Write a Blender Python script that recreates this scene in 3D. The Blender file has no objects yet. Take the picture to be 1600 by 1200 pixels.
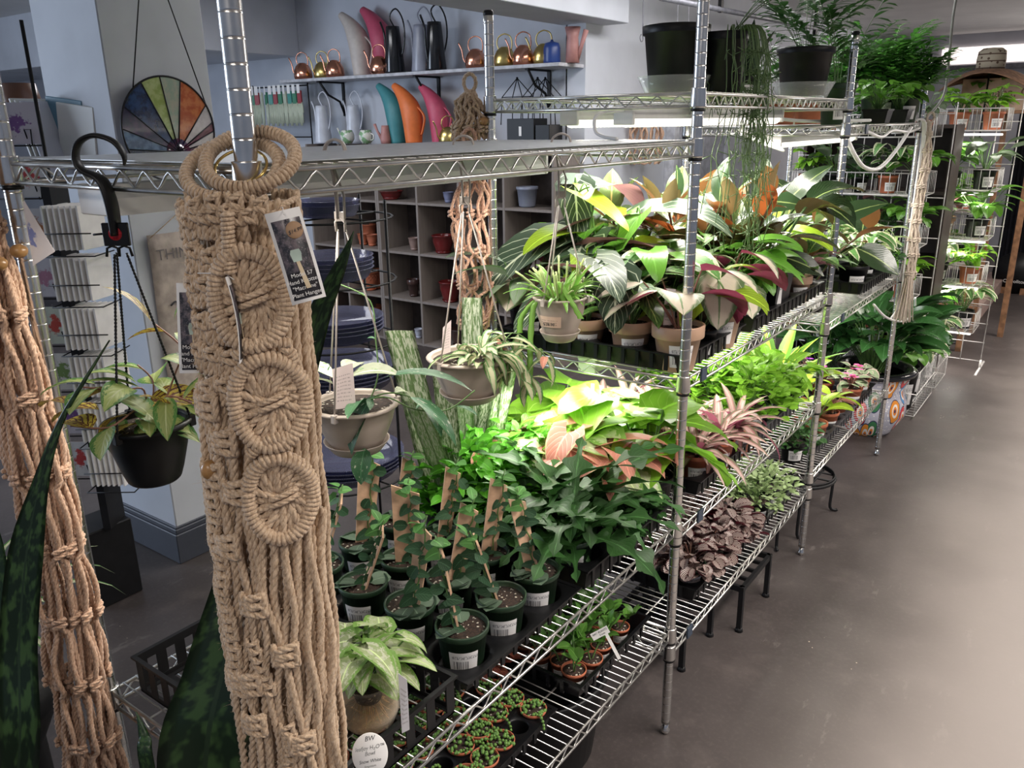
import bpy, math, random
from mathutils import Vector, Matrix
PI = math.pi
sc = bpy.context.scene
COL = sc.collection
sin, cos = math.sin, math.cos

# ------------------------------------------------------------ camera, world, lights, exposure
CAM = Vector((.7798, -.5763, 1.6361)); YAW, PITCH, ROLL, FPX = .6332, .3085, -.0144, 1272.68
_f = Vector((-sin(YAW)*cos(PITCH), cos(YAW)*cos(PITCH), -sin(PITCH)))
_r0 = Vector((cos(YAW), sin(YAW), 0)); _u0 = _r0.cross(_f)
_r = cos(ROLL)*_r0 + sin(ROLL)*_u0; _u = -sin(ROLL)*_r0 + cos(ROLL)*_u0
cd = bpy.data.cameras.new('camera'); cam = bpy.data.objects.new('camera', cd); COL.objects.link(cam)
cd.sensor_fit = 'HORIZONTAL'; cd.sensor_width = 36; cd.lens = FPX/1600*36; cd.clip_start = .02; cd.clip_end = 60
cam.matrix_world = Matrix(((_r.x, _u.x, -_f.x, CAM.x), (_r.y, _u.y, -_f.y, CAM.y), (_r.z, _u.z, -_f.z, CAM.z), (0, 0, 0, 1)))
sc.camera = cam
sc.view_settings.view_transform = 'Standard'; sc.view_settings.look = 'None'
sc.view_settings.gamma = 1; sc.view_settings.exposure = 0.35
sc.view_settings.use_curve_mapping = False
w = bpy.data.worlds.new('room_air'); sc.world = w; w.use_nodes = True
w.node_tree.nodes['Background'].inputs[0].default_value = (.62, .72, .95, 1)
w.node_tree.nodes['Background'].inputs[1].default_value = .22
def area(name, loc, size, power, color, rot=(0, 0, 0), spread=PI):
    l = bpy.data.lights.new(name, 'AREA'); l.shape = 'RECTANGLE'; l.size, l.size_y = size
    l.energy = power; l.color = color; l.spread = spread
    o = bpy.data.objects.new(name, l); COL.objects.link(o); o.location = loc; o.rotation_euler = rot
    return o
# ceiling fixtures out of the frame over the aisle, window light from behind the card rack
area('aisle_light', (1.7, 1.6, 2.6), (.5, 2.4), 100, (1, .93, .86), spread=2.4)
area('aisle_light', (1.6, 5.6, 2.6), (.5, 2.0), 80, (1, .92, .84), spread=2.4)
area('added_wall_fill', (-1.0, 3.6, 2.62), (.6, 2.6), 48, (.97, .95, .97))  # unseen fill lamp, added to brighten the left wall and palms
area('niche_light', (-3.6, 2.2, 2.6), (1.4, .8), 30, (.95, .96, 1))
area('window_light', (-6.5, -2.2, 1.7), (2.6, 2.0), 135, (.70, .82, 1), (math.radians(90), 0, math.radians(-55)))
area('front_ceiling_light', (.9, -1.6, 2.6), (1.2, .5), 20, (1, .91, .82))
area('far_window_light', (1.7, 11.5, 2.2), (1.6, .5), 90, (1, .92, .87), (math.radians(-100), 0, 0))
GROW = []
def grow_light(loc, size, power, rotz=0, color=(1, .95, .86)):
    GROW.append(area('grow_light', loc, size, power*.72, color, (0, 0, rotz)))
grow_light((-.39, .56, 1.531), (.035, 1.02), 8)
grow_light((-.22, 1.8, 1.612), (.035, 1.05), 18)
grow_light((-.42, 1.85, 1.612), (.035, .95), 12)
grow_light((-.26, 3.0, 1.528), (.035, 1.0), 14)
grow_light((-.30, 1.80, 1.005), (.035, 1.05), 11)
grow_light((-.30, 3.0, .911), (.035, 1.0), 12)
grow_light((-.33, 1.05, 1.000), (.035, .3), 3)

# ------------------------------------------------------------ small helpers
def ray(u, v):
    return _r*((u-800)/FPX) - _u*((v-600)/FPX) + _f
def at(u, v, x=None, y=None, z=None):
    """the point of the place seen at photo pixel (u, v) that lies on the given plane"""
    d = ray(u, v)
    t = (x-CAM.x)/d.x if x is not None else ((y-CAM.y)/d.y if y is not None else (z-CAM.z)/d.z)
    return CAM + d*t
def tag(o, label=None, cat=None, group=None, kind=None):
    if label: o['label'] = label
    if cat: o['category'] = cat
    if group: o['group'] = group
    if kind: o['kind'] = kind
    return o
def thing(name, label, cat, loc=(0, 0, 0), rz=0, group=None, rot=None, s=1):
    o = bpy.data.objects.new(name, None); COL.objects.link(o); o.empty_display_size = .05
    o.location = loc; o.rotation_euler = rot or (0, 0, rz); o.scale = (s, s, s)
    return tag(o, label, cat, group)
def obj(name, me, parent=None, loc=None, rot=None, mats=None, s=None):
    o = bpy.data.objects.new(name, me); COL.objects.link(o)
    if parent: o.parent = parent
    if loc is not None: o.location = loc
    if rot is not None: o.rotation_euler = rot
    if s is not None: o.scale = s if hasattr(s, '__len__') else (s, s, s)
    return o
def struct(name, me, **k):
    return tag(obj(name, me, **k), kind='structure')

class MB:
    def __init__(s): s.v = []; s.f = []; s.uv = []; s.m = []; s.mi = 0; s.flat = []
    def add(s, vs, fs, uvs=None, flat=False):
        b = len(s.v); s.v.extend(vs)
        for k, f in enumerate(fs):
            s.f.append([b+i for i in f]); s.m.append(s.mi); s.flat.append(flat)
            s.uv.append([uvs[i] for i in f] if uvs else [(0, 0)]*len(f))
    def box(s, x0, x1, y0, y1, z0, z1, M=None, c=0):
        if c and min(abs(x1-x0), abs(y1-y0), abs(z1-z0)) > 2.2*c:   # chamfered box
            P = []; 
            for iz, (z, e) in enumerate(((z0, c), (z0+c, 0), (z1-c, 0), (z1, c))):
                a, b_, d, g = x0+e, x1-e, y0+e, y1-e
                k = c if e == 0 else c*.0
                if e == 0: P += [(a+c, d, z), (b_-c, d, z), (b_, d+c, z), (b_, g-c, z), (b_-c, g, z), (a+c, g, z), (a, g-c, z), (a, d+c, z)]
                else: P += [(a+c*.3, d, z), (b_-c*.3, d, z), (b_, d+c*.3, z), (b_, g-c*.3, z), (b_-c*.3, g, z), (a+c*.3, g, z), (a, g-c*.3, z), (a, d+c*.3, z)]
            F = [list(range(7, -1, -1)), list(range(24, 32))]
            for r in range(3):
                for i in range(8):
                    j = (i+1) % 8; F.append([r*8+i, r*8+j, (r+1)*8+j, (r+1)*8+i])
            if M: P = [tuple(M @ Vector(p)) for p in P]
            s.add(P, F, None, True); return s
        P = [(x, y, z) for z in (z0, z1) for y in (y0, y1) for x in (x0, x1)]
        if M: P = [tuple(M @ Vector(p)) for p in P]
        F = [(0, 2, 3, 1), (4, 5, 7, 6), (0, 1, 5, 4), (2, 6, 7, 3), (0, 4, 6, 2), (1, 3, 7, 5)]
        U = [(0, 0), (1, 0), (1, 1), (0, 1)]
        b = len(s.v); s.v.extend(P)
        for f in F:
            s.f.append([b+i for i in f]); s.m.append(s.mi); s.uv.append(U); s.flat.append(True)
        return s
    def tube(s, pts, r, n=6, closed=False, cap=True, flat=(1, 1)):
        pts = [Vector(p) for p in pts]; N = len(pts)
        if N < 2: return s
        rr = r if hasattr(r, '__len__') else [r]*N
        T = []
        for i in range(N):
            a = pts[(i-1) % N] if (closed or i) else pts[0]; b = pts[(i+1) % N] if (closed or i < N-1) else pts[-1]
            t = b-a; T.append(t.normalized() if t.length > 1e-9 else Vector((0, 0, 1)))
        up = Vector((0, 0, 1)) if abs(T[0].z) < .9 else Vector((1, 0, 0))
        nx = T[0].cross(up).normalized(); V = []; U = []; L = 0
        for i in range(N):
            if i:
                nx = nx - T[i]*nx.dot(T[i]); L += (pts[i]-pts[i-1]).length
                nx = nx.normalized() if nx.length > 1e-9 else T[i].orthogonal().normalized()
            ny = T[i].cross(nx)
            for k in range(n):
                a = 2*PI*k/n; V.append(tuple(pts[i] + nx*cos(a)*rr[i]*flat[0] + ny*sin(a)*rr[i]*flat[1])); U.append((k/n, L))
        F = []
        for i in range(N if closed else N-1):
            for k in range(n):
                a = i*n+k; b = i*n+(k+1) % n; j = (i+1) % N
                F.append((a, b, j*n+(k+1) % n, j*n+k))
        if cap and not closed: F.append(tuple(range(n-1, -1, -1))); F.append(tuple((N-1)*n+k for k in range(n)))
        s.add(V, F, U); return s
    def lathe(s, prof, n=24, c=(0, 0, 0), M=None, a0=0, a1=2*PI):
        full = abs(a1-a0-2*PI) < 1e-6; cols = n if full else n+1; V = []; U = []; F = []
        for i, (r, z) in enumerate(prof):
            for k in range(cols):
                a = a0+(a1-a0)*k/n; p = Vector((c[0]+r*cos(a), c[1]+r*sin(a), c[2]+z))
                V.append(tuple(M @ p) if M else tuple(p)); U.append((k/n, i/max(1, len(prof)-1)))
        for i in range(len(prof)-1):
            for k in range(n):
                k2 = (k+1) % cols
                F.append((i*cols+k, i*cols+k2, (i+1)*cols+k2, (i+1)*cols+k))
        if full and prof[0][0] > 1e-6: F.append(tuple(range(n-1, -1, -1)))
        if full and prof[-1][0] > 1e-6: F.append(tuple((len(prof)-1)*n+k for k in range(n)))
        s.add(V, F, U); return s
    def ball(s, c, r, n=8, m=6, sq=(1, 1, 1)):
        prof = [(max(1e-5, r*sin(PI*i/m)), -r*cos(PI*i/m)) for i in range(m+1)]
        V = []; F = []
        for (a, z) in prof:
            for k in range(n):
                V.append((c[0]+a*cos(2*PI*k/n)*sq[0], c[1]+a*sin(2*PI*k/n)*sq[1], c[2]+z*sq[2]))
        for i in range(m):
            for k in range(n): F.append((i*n+k, i*n+(k+1) % n, (i+1)*n+(k+1) % n, (i+1)*n+k))
        s.add(V, F); return s
    def sheet(s, P, uvs=((0, 0), (1, 0), (1, 1), (0, 1)), th=.0006):
        a, b, c, d = [Vector(p) for p in P]; n = (b-a).cross(d-a).normalized()*th
        s.add([tuple(x) for x in (a, b, c, d)], [(0, 1, 2, 3)], list(uvs), True)
        s.add([tuple(x-n) for x in (a, b, c, d)], [(3, 2, 1, 0)], None, True)
        q = [a, b, c, d]
        for i in range(4):
            j = (i+1) % 4; s.add([tuple(x) for x in (q[i]-n, q[j]-n, q[j], q[i])], [(0, 1, 2, 3)], None, True)
        return s
    def mesh(s, name, mats):
        me = bpy.data.meshes.new(name); me.from_pydata(s.v, [], s.f)
        for m in (mats if isinstance(mats, (list, tuple)) else [mats]): me.materials.append(m)
        uvl = me.uv_layers.new(name='UVMap'); flat = []
        for u in s.uv:
            for a in u: flat.extend(a)
        uvl.data.foreach_set('uv', flat)
        me.polygons.foreach_set('material_index', s.m)
        me.polygons.foreach_set('use_smooth', [not x for x in s.flat])
        me.update(); return me

# ------------------------------------------------------------ materials
class NT:
    def __init__(s, name):
        s.mat = bpy.data.materials.new(name); s.mat.use_nodes = True; s.t = s.mat.node_tree; s.t.nodes.clear()
        s.out = s.t.nodes.new('ShaderNodeOutputMaterial'); s.p = s.t.nodes.new('ShaderNodeBsdfPrincipled')
        s.link(s.p.outputs[0], s.out.inputs[0])
    def link(s, a, b): s.t.links.new(a, b)
    def n(s, k): return s.t.nodes.new(k)
    def put(s, sock, v):
        if hasattr(v, 'is_linked') or isinstance(v, bpy.types.NodeSocket): s.link(v, sock)
        elif hasattr(v, '__len__') and len(v) == 3 and sock.type == 'RGBA': sock.default_value = (*v, 1)
        else: sock.default_value = v
    def m(s, op, a, b=None, c=None, clamp=False):
        x = s.n('ShaderNodeMath'); x.operation = op; x.use_clamp = clamp; s.put(x.inputs[0], a)
        if b is not None: s.put(x.inputs[1], b)
        if c is not None: s.put(x.inputs[2], c)
        return x.outputs[0]
    def mix(s, f, a, b, blend='MIX'):
        x = s.n('ShaderNodeMix'); x.data_type = 'RGBA'; x.blend_type = blend; s.put(x.inputs[0], f); s.put(x.inputs[6], a); s.put(x.inputs[7], b)
        return x.outputs[2]
    def step(s, v, lo, hi):
        x = s.n('ShaderNodeMapRange'); x.interpolation_type = 'SMOOTHSTEP'; s.put(x.inputs[0], v); x.inputs[1].default_value = lo; x.inputs[2].default_value = hi
        return x.outputs[0]
    def noise(s, scale, detail=2, vec=None, rough=.5, out=0):
        x = s.n('ShaderNodeTexNoise'); x.inputs['Scale'].default_value = scale; x.inputs['Detail'].default_value = detail; x.inputs['Roughness'].default_value = rough
        if vec is not None: s.link(vec, x.inputs['Vector'])
        return x.outputs[out]
    def coord(s, k='Object'):
        return s.n('ShaderNodeTexCoord').outputs[k]
    def sep(s, v):
        x = s.n('ShaderNodeSeparateXYZ'); s.link(v, x.inputs[0]); return x.outputs
    def comb(s, x, y, z=0):
        q = s.n('ShaderNodeCombineXYZ'); s.put(q.inputs[0], x); s.put(q.inputs[1], y); s.put(q.inputs[2], z); return q.outputs[0]
    def mapv(s, v, sx, sy, sz):
        q = s.n('ShaderNodeVectorMath'); q.operation = 'MULTIPLY'; s.link(v, q.inputs[0]); q.inputs[1].default_value = (sx, sy, sz); return q.outputs[0]
    def bump(s, h, strength=.3, dist=.002):
        b = s.n('ShaderNodeBump'); b.inputs['Strength'].default_value = strength; b.inputs['Distance'].default_value = dist
        s.link(h, b.inputs['Height']); s.link(b.outputs[0], s.p.inputs['Normal'])
    def set(s, **k):
        names = dict(base='Base Color', rough='Roughness', metal='Metallic', trans='Transmission Weight', ior='IOR', alpha='Alpha', spec='Specular IOR Level', emit='Emission Color', es='Emission Strength', coat='Coat Weight', sheen='Sheen Weight', sub='Subsurface Weight')
        for a, v in k.items(): s.put(s.p.inputs[names[a]], v)
        return s
MC = {}
def mat(name, base, rough=.5, metal=0, var=.12, scale=20, bump=0, bscale=80, **k):
    if name in MC: return MC[name]
    t = NT(name); c = t.coord(); nz = t.noise(scale, 3, c)
    dark = tuple(x*(1-var*2) for x in base); lite = tuple(min(1, x*(1+var)) for x in base)
    t.set(base=t.mix(t.step(nz, .3, .7), dark, lite), rough=rough, metal=metal, **k)
    if bump: t.bump(t.noise(bscale, 3, c), bump)
    MC[name] = t.mat; return t.mat
def glass(name, color, rough=.03, alpha=.35):
    if name in MC: return MC[name]
    t = NT(name); tr = t.n('ShaderNodeBsdfTransparent'); tr.inputs[0].default_value = (*color, 1)
    t.set(base=color, rough=rough, spec=.8); mx = t.n('ShaderNodeMixShader'); fr = t.n('ShaderNodeLayerWeight'); fr.inputs[0].default_value = .4
    t.link(t.m('ADD', t.m('MULTIPLY', fr.outputs[1], .35), alpha*.7, clamp=True), mx.inputs[0])
    t.link(tr.outputs[0], mx.inputs[1]); t.link(t.p.outputs[0], mx.inputs[2]); t.link(mx.outputs[0], t.out.inputs[0])
    MC[name] = t.mat; return t.mat
def emis(name, color, strength):
    if name in MC: return MC[name]
    t = NT(name); t.set(base=(.8, .8, .8), emit=color, es=strength); MC[name] = t.mat; return t.mat
chrome = mat('zinc_chrome', (.66, .65, .63), .24, 1, .06, 30)
wire_m = mat('shelf_wire', (.62, .61, .58), .3, 1, .06, 40)
blackp = mat('black_plastic', (.006, .006, .007), .42, 0, .1, 30, spec=.28)
blackm = mat('black_metal', (.008, .008, .009), .5, 0, .1, 30, spec=.3)
whitep = mat('white_plastic', (.78, .77, .75), .4, 0, .03)
paper = mat('white_paper', (.80, .78, .76), .7, 0, .03)
greige = mat('taupe_plastic', (.40, .33, .275), .42, 0, .05, 12)
greigel = mat('pale_taupe_plastic', (.45, .39, .345), .4, 0, .04, 12)
beigep = mat('clay_beige_plastic', (.47, .30, .20), .48, 0, .06, 10)
terra = mat('terracotta', (.46, .135, .065), .6, 0, .12, 14)
greenp = mat('dark_green_plastic', (.016, .038, .018), .42, 0, .1, 20, spec=.35)
woodm = mat('cedar_wood', (.66, .42, .27), .7, 0, .15, 30)
gold = mat('polished_brass', (.80, .56, .20), .18, 1, .03)
def soil_mat():
    t = NT('potting_soil'); c = t.coord(); a = t.noise(140, 4, c, .7); v = t.n('ShaderNodeTexVoronoi'); v.inputs['Scale'].default_value = 240; t.link(c, v.inputs[0])
    b = t.mix(t.step(a, .35, .7), (.012, .007, .005), (.060, .032, .020)); b = t.mix(t.m('LESS_THAN', t.sep(v.outputs['Color'])[0], .06), b, (.55, .5, .42))
    t.set(base=b, rough=.9); t.bump(a, .9, .006); return t.mat
soil_m = soil_mat()
def label_mat():
    t = NT('printed_barcode_label'); u, v, _ = t.sep(t.coord('UV'))
    bars = t.m('LESS_THAN', t.noise(1, 0, t.comb(t.m('MULTIPLY', u, 60), 0, 0)), .5)
    inb = t.m('MULTIPLY', t.m('MULTIPLY', t.m('GREATER_THAN', u, .12), t.m('LESS_THAN', u, .66)), t.m('MULTIPLY', t.m('GREATER_THAN', v, .14), t.m('LESS_THAN', v, .55)))
    txt = t.m('MULTIPLY', t.m('MULTIPLY', t.m('GREATER_THAN', v, .66), t.m('LESS_THAN', v, .82)), t.m('MULTIPLY', t.m('GREATER_THAN', u, .1), t.m('LESS_THAN', t.noise(30, 1, t.comb(u, t.m('MULTIPLY', v, .3), 0)), .5)))
    t.set(base=t.mix(t.m('MAXIMUM', t.m('MULTIPLY', bars, inb), t.m('MULTIPLY', txt, .6)), (.80, .78, .77), (.06, .06, .07)), rough=.5); return t.mat
label_m = label_mat()
def lines_mat(name, base=(.80, .76, .73), ink=(.12, .1, .1), n=12):
    t = NT(name); u, v, _ = t.sep(t.coord('UV'))
    row = t.m('LESS_THAN', t.m('FRACT', t.m('MULTIPLY', v, n)), .35); g = t.m('LESS_THAN', t.noise(22, 2, t.comb(u, t.m('FLOOR', t.m('MULTIPLY', v, n)), 0)), .5)
    inn = t.m('MULTIPLY', t.m('MULTIPLY', t.m('GREATER_THAN', u, .15), t.m('LESS_THAN', u, .85)), t.m('MULTIPLY', t.m('GREATER_THAN', v, .12), t.m('LESS_THAN', v, .78)))
    t.set(base=t.mix(t.m('MULTIPLY', t.m('MULTIPLY', row, g), t.m('MULTIPLY', inn, .65)), base, ink), rough=.5); return t.mat
care_m = lines_mat('printed_care_card', (.58, .48, .46)); tagtxt_m = lines_mat('printed_tag')

def text_mesh(name, s, size, m, font_shear=0, align='CENTER', extrude=.0001):
    cu = bpy.data.curves.new(name, 'FONT'); cu.body = s; cu.size = size; cu.align_x = align; cu.align_y = 'CENTER'; cu.shear = font_shear; cu.extrude = extrude
    o = bpy.data.objects.new(name, cu); COL.objects.link(o); dg = bpy.context.evaluated_depsgraph_get()
    me = bpy.data.meshes.new_from_object(o.evaluated_get(dg)); bpy.data.objects.remove(o); me.materials.clear(); me.materials.append(m); return me
ink_m = mat('dark_ink', (.03, .03, .035), .6)
def frame_M(o, xd, yd):
    x = Vector(xd).normalized(); y = (Vector(yd) - x*Vector(yd).dot(x)).normalized(); z = x.cross(y)
    return Matrix(((x.x, y.x, z.x, o[0]), (x.y, y.y, z.y, o[1]), (x.z, y.z, z.z, o[2]), (0, 0, 0, 1)))
# ------------------------------------------------------------ the room
def floor_mat():
    t = NT('stained_concrete'); c = t.coord(); big = t.noise(1.1, 4, c, .6); mid = t.noise(5, 5, c, .65); fine = t.noise(70, 4, c, .7)
    b = t.mix(t.step(big, .35, .65), (.038, .030, .029), (.064, .053, .051)); b = t.mix(t.m('MULTIPLY', t.step(mid, .5, .75), .6), b, (.105, .086, .080))
    b = t.mix(t.m('MULTIPLY', t.step(fine, .45, .8), .25), b, (.14, .12, .105))
    sx, sy, sz = t.sep(c)
    sw = t.noise(9, 6, t.mapv(c, 1.0, .35, 1), .75); b = t.mix(t.m('MULTIPLY', t.step(sw, .6, .66), .35), b, (.17, .15, .14))
    # lit aisle and the rack's soft shadow edge, painted into the floor colour
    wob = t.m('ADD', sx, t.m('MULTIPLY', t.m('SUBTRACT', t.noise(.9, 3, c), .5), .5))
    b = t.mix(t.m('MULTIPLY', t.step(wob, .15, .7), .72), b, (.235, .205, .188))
    v = t.n('ShaderNodeTexVoronoi'); v.inputs['Scale'].default_value = 7; t.link(c, v.inputs[0])
    chips = t.m('MULTIPLY', t.m('LESS_THAN', v.outputs['Distance'], t.m('MULTIPLY', t.step(t.noise(2.3, 2, c), .58, .8), .10)), 1)
    v2 = t.n('ShaderNodeTexVoronoi'); v2.inputs['Scale'].default_value = 30; t.link(c, v2.inputs[0])
    chip2 = t.m('LESS_THAN', v2.outputs['Distance'], t.m('MULTIPLY', t.step(t.noise(3.1, 2, c), .55, .75), .10))
    b = t.mix(t.m('MAXIMUM', chips, chip2), b, (.55, .45, .36))
    t.set(base=b, rough=t.m('ADD', .36, t.m('MULTIPLY', mid, .28)), spec=.5); t.bump(fine, .15, .001); return t.mat
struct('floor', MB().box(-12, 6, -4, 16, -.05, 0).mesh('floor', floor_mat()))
wall_m = mat('painted_wall', (.62, .64, .69), .75, 0, .04, 3, .1, 60)
niche_m = mat('niche_wall_paint', (.50, .52, .57), .75, 0, .04, 3)
ceil_m = mat('ceiling_paint', (.72, .71, .70), .8, 0, .04, 2)
pil_m = mat('pillar_paint', (.50, .52, .56), .7, 0, .03, 5)
base_m = mat('baseboard_paint', (.045, .050, .066), .5, 0, .04)
struct('wall_back', MB().box(-12, -2.31, 4.3, 4.45, 0, 2.66).mesh('wall_back', niche_m))
struct('wall_left', MB().box(-2.32, -2.17, 4.3, 12.0, 0, 2.66).mesh('wall_left', wall_m))
far_wall = mat('far_wall_paint', (.52, .52, .56), .75, 0, .04, 3)
struct('wall_far', MB().box(-2.32, 6, 12.0, 12.15, 0, 2.66).mesh('wall_far', far_wall))
struct('ceiling', MB().box(-12, 6, -4, 12.15, 2.66, 2.75).mesh('ceiling', ceil_m))
struct('trim_1', MB().box(-2.36, -1.98, 1.9, 4.52, 2.25, 2.66, c=.004).mesh('beam', wall_m))
struct('trim_2', MB().box(-12, -4.95, 3.35, 4.3, 2.2, 2.66, c=.004).mesh('soffit', wall_m))
struct('trim_3', MB().box(-12, -7.2, 4.22, 4.3, 2.52, 2.60, c=.01).box(-12, -7.2, 4.24, 4.3, 2.34, 2.42).mesh('ledge', whitep))
# square pillar with its baseboard
pb = MB().box(-2.42, -1.984, .957, 1.345, .15, 2.66, c=.004); struct('wall_pillar', pb.mesh('pillar', pil_m))
bb = MB().box(-2.435, -1.969, .942, 1.36, 0, .125, c=.003).box(-2.43, -1.974, .947, 1.355, .125, .145, c=.003).box(-2.426, -1.978, .951, 1.351, .145, .155, c=.002)
struct('baseboard_pillar', bb.mesh('baseboard', base_m))
struct('baseboard_left', MB().box(-2.17, -2.15, 4.3, 12, 0, .14).mesh('bb', base_m))
# metal door frame on the left wall
dm = mat('door_grey_paint', (.42, .44, .50), .5)
d = struct('door_1', MB().box(-2.17, -2.12, 5.6, 6.6, 0, 2.05).mesh('door', dm))
fr = MB()
for y in (5.52, 6.6): fr.box(-2.17, -2.09, y, y+.08, 0, 2.13, c=.004)
fr.box(-2.17, -2.09, 5.52, 6.68, 2.05, 2.13, c=.004)
obj('door_frame', fr.mesh('door_frame', mat('door_frame_paint', (.60, .61, .66), .5)), d)
# far end: dark opening with curtains on the right
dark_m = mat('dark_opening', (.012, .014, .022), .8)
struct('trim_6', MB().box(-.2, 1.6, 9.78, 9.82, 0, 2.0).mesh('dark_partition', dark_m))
struct('trim_4', MB().box(-2.17, 6, 11.9, 12, 2.22, 2.28).mesh('rail', mat('far_rail', (.16, .16, .18), .5)))
cm = [mat('black_curtain', (.012, .012, .018), .9), mat('navy_curtain', (.015, .05, .11), .8), mat('brown_curtain', (.09, .04, .03), .9)]
for i in range(9):
    b = MB(); x0 = -.14+.13*i; y0 = 9.7; P = []
    for k in range(19):
        t = k/18; P.append((x0+.125*t, y0+.025*sin(t*PI*6)))
    V = []; F = []
    for z in (.03, 2.0):
        for (x, y) in P: V.append((x, y, z))
        for (x, y) in reversed(P): V.append((x, y+.012, z))
    n = 2*len(P)
    for k in range(n): F.append((k, (k+1) % n, n+(k+1) % n, n+k))
    b.add(V, F)
    tag(obj('curtain', b.mesh('curtain', cm[(0, 0, 1, 0, 2, 0, 1, 0, 0)[i]])), ('black', 'second black', 'navy blue', 'third black', 'dark brown', 'fourth black', 'second navy blue', 'fifth black', 'nearest black')[i] + ' curtain hanging along the dark right end of the aisle', 'curtain', 'curtains at the far right')
# pale wood kerb along the far aisle
struct('trim_5', MB().box(-.16, .0, 7.1, 9.0, 0, .13, c=.004).mesh('kerb', mat('pale_kerb_wood', (.42, .30, .26), .6)))

# ------------------------------------------------------------ wire shelving units
IN = .0254
def post_mesh(h):
    p = [(.0127, .035)]; z = .05
    while z < h-.01:
        p += [(.0127, z-.0022), (.0127, z-.0007), (.0124, z-.0003), (.0124, z+.0003), (.0127, z+.0007), (.0127, z+.0022)]; z += IN
    p += [(.0127, h)]
    return MB().lathe(p, 20).mesh('post', chrome)
POSTM = post_mesh(1.90)
FOOTM = MB().lathe([(.001, 0), (.010, .001), (.0135, .008), (.0135, .014), (.009, .02), (.0085, .036)], 18).mesh('foot', chrome)
CAPM = MB().lathe([(.0129, 1.897), (.0132, 1.899), (.0132, 1.905), (.010, 1.909), (.001, 1.910)], 18).mesh('cap', blackp)
COLLM = MB().lathe([(.0128, .012), (.0165, .0115), (.0162, .010), (.0180, -.026), (.0178, -.030), (.0128, -.030)], 24).mesh('collar', chrome)
RINGM = MB().lathe([(.0128, -.0305), (.0158, -.031), (.0158, -.037), (.0128, -.0375)], 20).mesh('sleeve_ring', blackp)
def shelf_mesh(x0, x1, y0, y1):
    b = MB(); z1, z0 = 0, -.027; i = .018
    X0, X1, Y0, Y1 = x0, x1, y0, y1
    for z in (z1, z0):
        b.tube([(X1, Y0+i, z), (X1, Y1-i, z)], .0033, 8); b.tube([(X0, Y0+i, z), (X0, Y1-i, z)], .0033, 8)
        b.tube([(X0+i, Y0, z), (X1-i, Y0, z)], .0033, 8); b.tube([(X0+i, Y1, z), (X1-i, Y1, z)], .0033, 8)
    def zig(a, c):
        a = Vector(a); c = Vector(c); L = (c-a).length; n = int(round(L/.052)); P = []
        for k in range(n*8+1):
            t = k/(n*8); ph = (k % 8)/8; tri = 1-abs(2*ph-1)
            tri = tri*tri*(3-2*tri) if 0 else min(1, max(0, (tri-.08)/.84))
            P.append(a.lerp(c, t) + Vector((0, 0, z0+.003+(z1-z0-.006)*tri)))
        b.tube(P, .0019, 5)
    zig((X1, Y0+i, 0), (X1, Y1-i, 0)); zig((X0, Y0+i, 0), (X0, Y1-i, 0)); zig((X0+i, Y0, 0), (X1-i, Y0, 0)); zig((X0+i, Y1, 0), (X1-i, Y1, 0))
    n = int((Y1-Y0-.03)/.0246)
    for k in range(1, n+1):
        y = Y0+.0+(Y1-Y0)*k/(n+1); b.tube([(X0, y, .0042), (X1, y, .0042)], .0016, 5)
    for fx in (.22, .5, .78):
        x = X0+(X1-X0)*fx; b.tube([(x, Y0, -.0005), (x, Y1, -.0005)], .0024, 5)
        P = [(x, Y0+(Y1-Y0)*k/60, -.012-.008*(k % 2)) for k in range(61)]; 
    return b.mesh('wire_shelf', wire_m)
SHM = {}
def shelf(parent, y0, y1, z, name='wire_shelf', posts=()):
    key = (y0, y1)
    if key not in SHM: SHM[key] = shelf_mesh(-.574, 0, y0, y1)
    s = obj(name, SHM[key], parent, (0, 0, z-.005))
    for (x, y) in posts:
        obj('corner_collar', COLLM, s, (x, y, .0)); obj('sleeve_ring', RINGM, s, (x, y, .0))
    return s
def post(parent, x, y):
    p = obj('post', POSTM, parent, (x, y, 0)); obj('levelling_foot', FOOTM, p); obj('post_cap', CAPM, p)
Y1, Y2, Y3, WX = 1.19, 2.40, 3.627, -.574
u1 = thing('wire_shelving_unit', 'chrome wire shelving unit nearest the camera, jute macrame hung on its front post', 'shelving')
for x, y in ((0, 0), (WX, 0), (0, Y1), (WX, Y1)): post(u1, x, y)
c4 = [(0, 0), (WX, 0), (0, Y1), (WX, Y1)]
for z in (1.595, .652, .336): shelf(u1, .0, Y1, z, posts=c4)
lin = mat('shelf_liner', (.50, .53, .56), .30, 0, .1, 50)
sl = MB().box(WX+.01, -.012, .012, Y1-.012, 0, .0012); obj('shelf_liner', sl.mesh('shelf_liner', lin), u1, (0, 0, 1.5975))
u2 = thing('wire_shelving_unit', 'middle chrome wire shelving unit, brightly lit shelf of beige pots at its near end', 'shelving')
post(u2, 0, Y2); post(u2, WX, Y2)
for z, p in ((1.70, 1), (1.043, 1), (.632, 1), (.281, 1)): shelf(u2, Y1, Y2, z, posts=[(0, Y1), (WX, Y1), (0, Y2), (WX, Y2)])
u3 = thing('wire_shelving_unit', 'farthest chrome wire shelving unit with palms on top and white cords', 'shelving')
post(u3, 0, Y3); post(u3, WX, Y3)
for z in (1.618, .932, .345): shelf(u3, Y2, Y3, z, posts=[(0, Y2), (WX, Y2), (0, Y3), (WX, Y3)])
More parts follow.
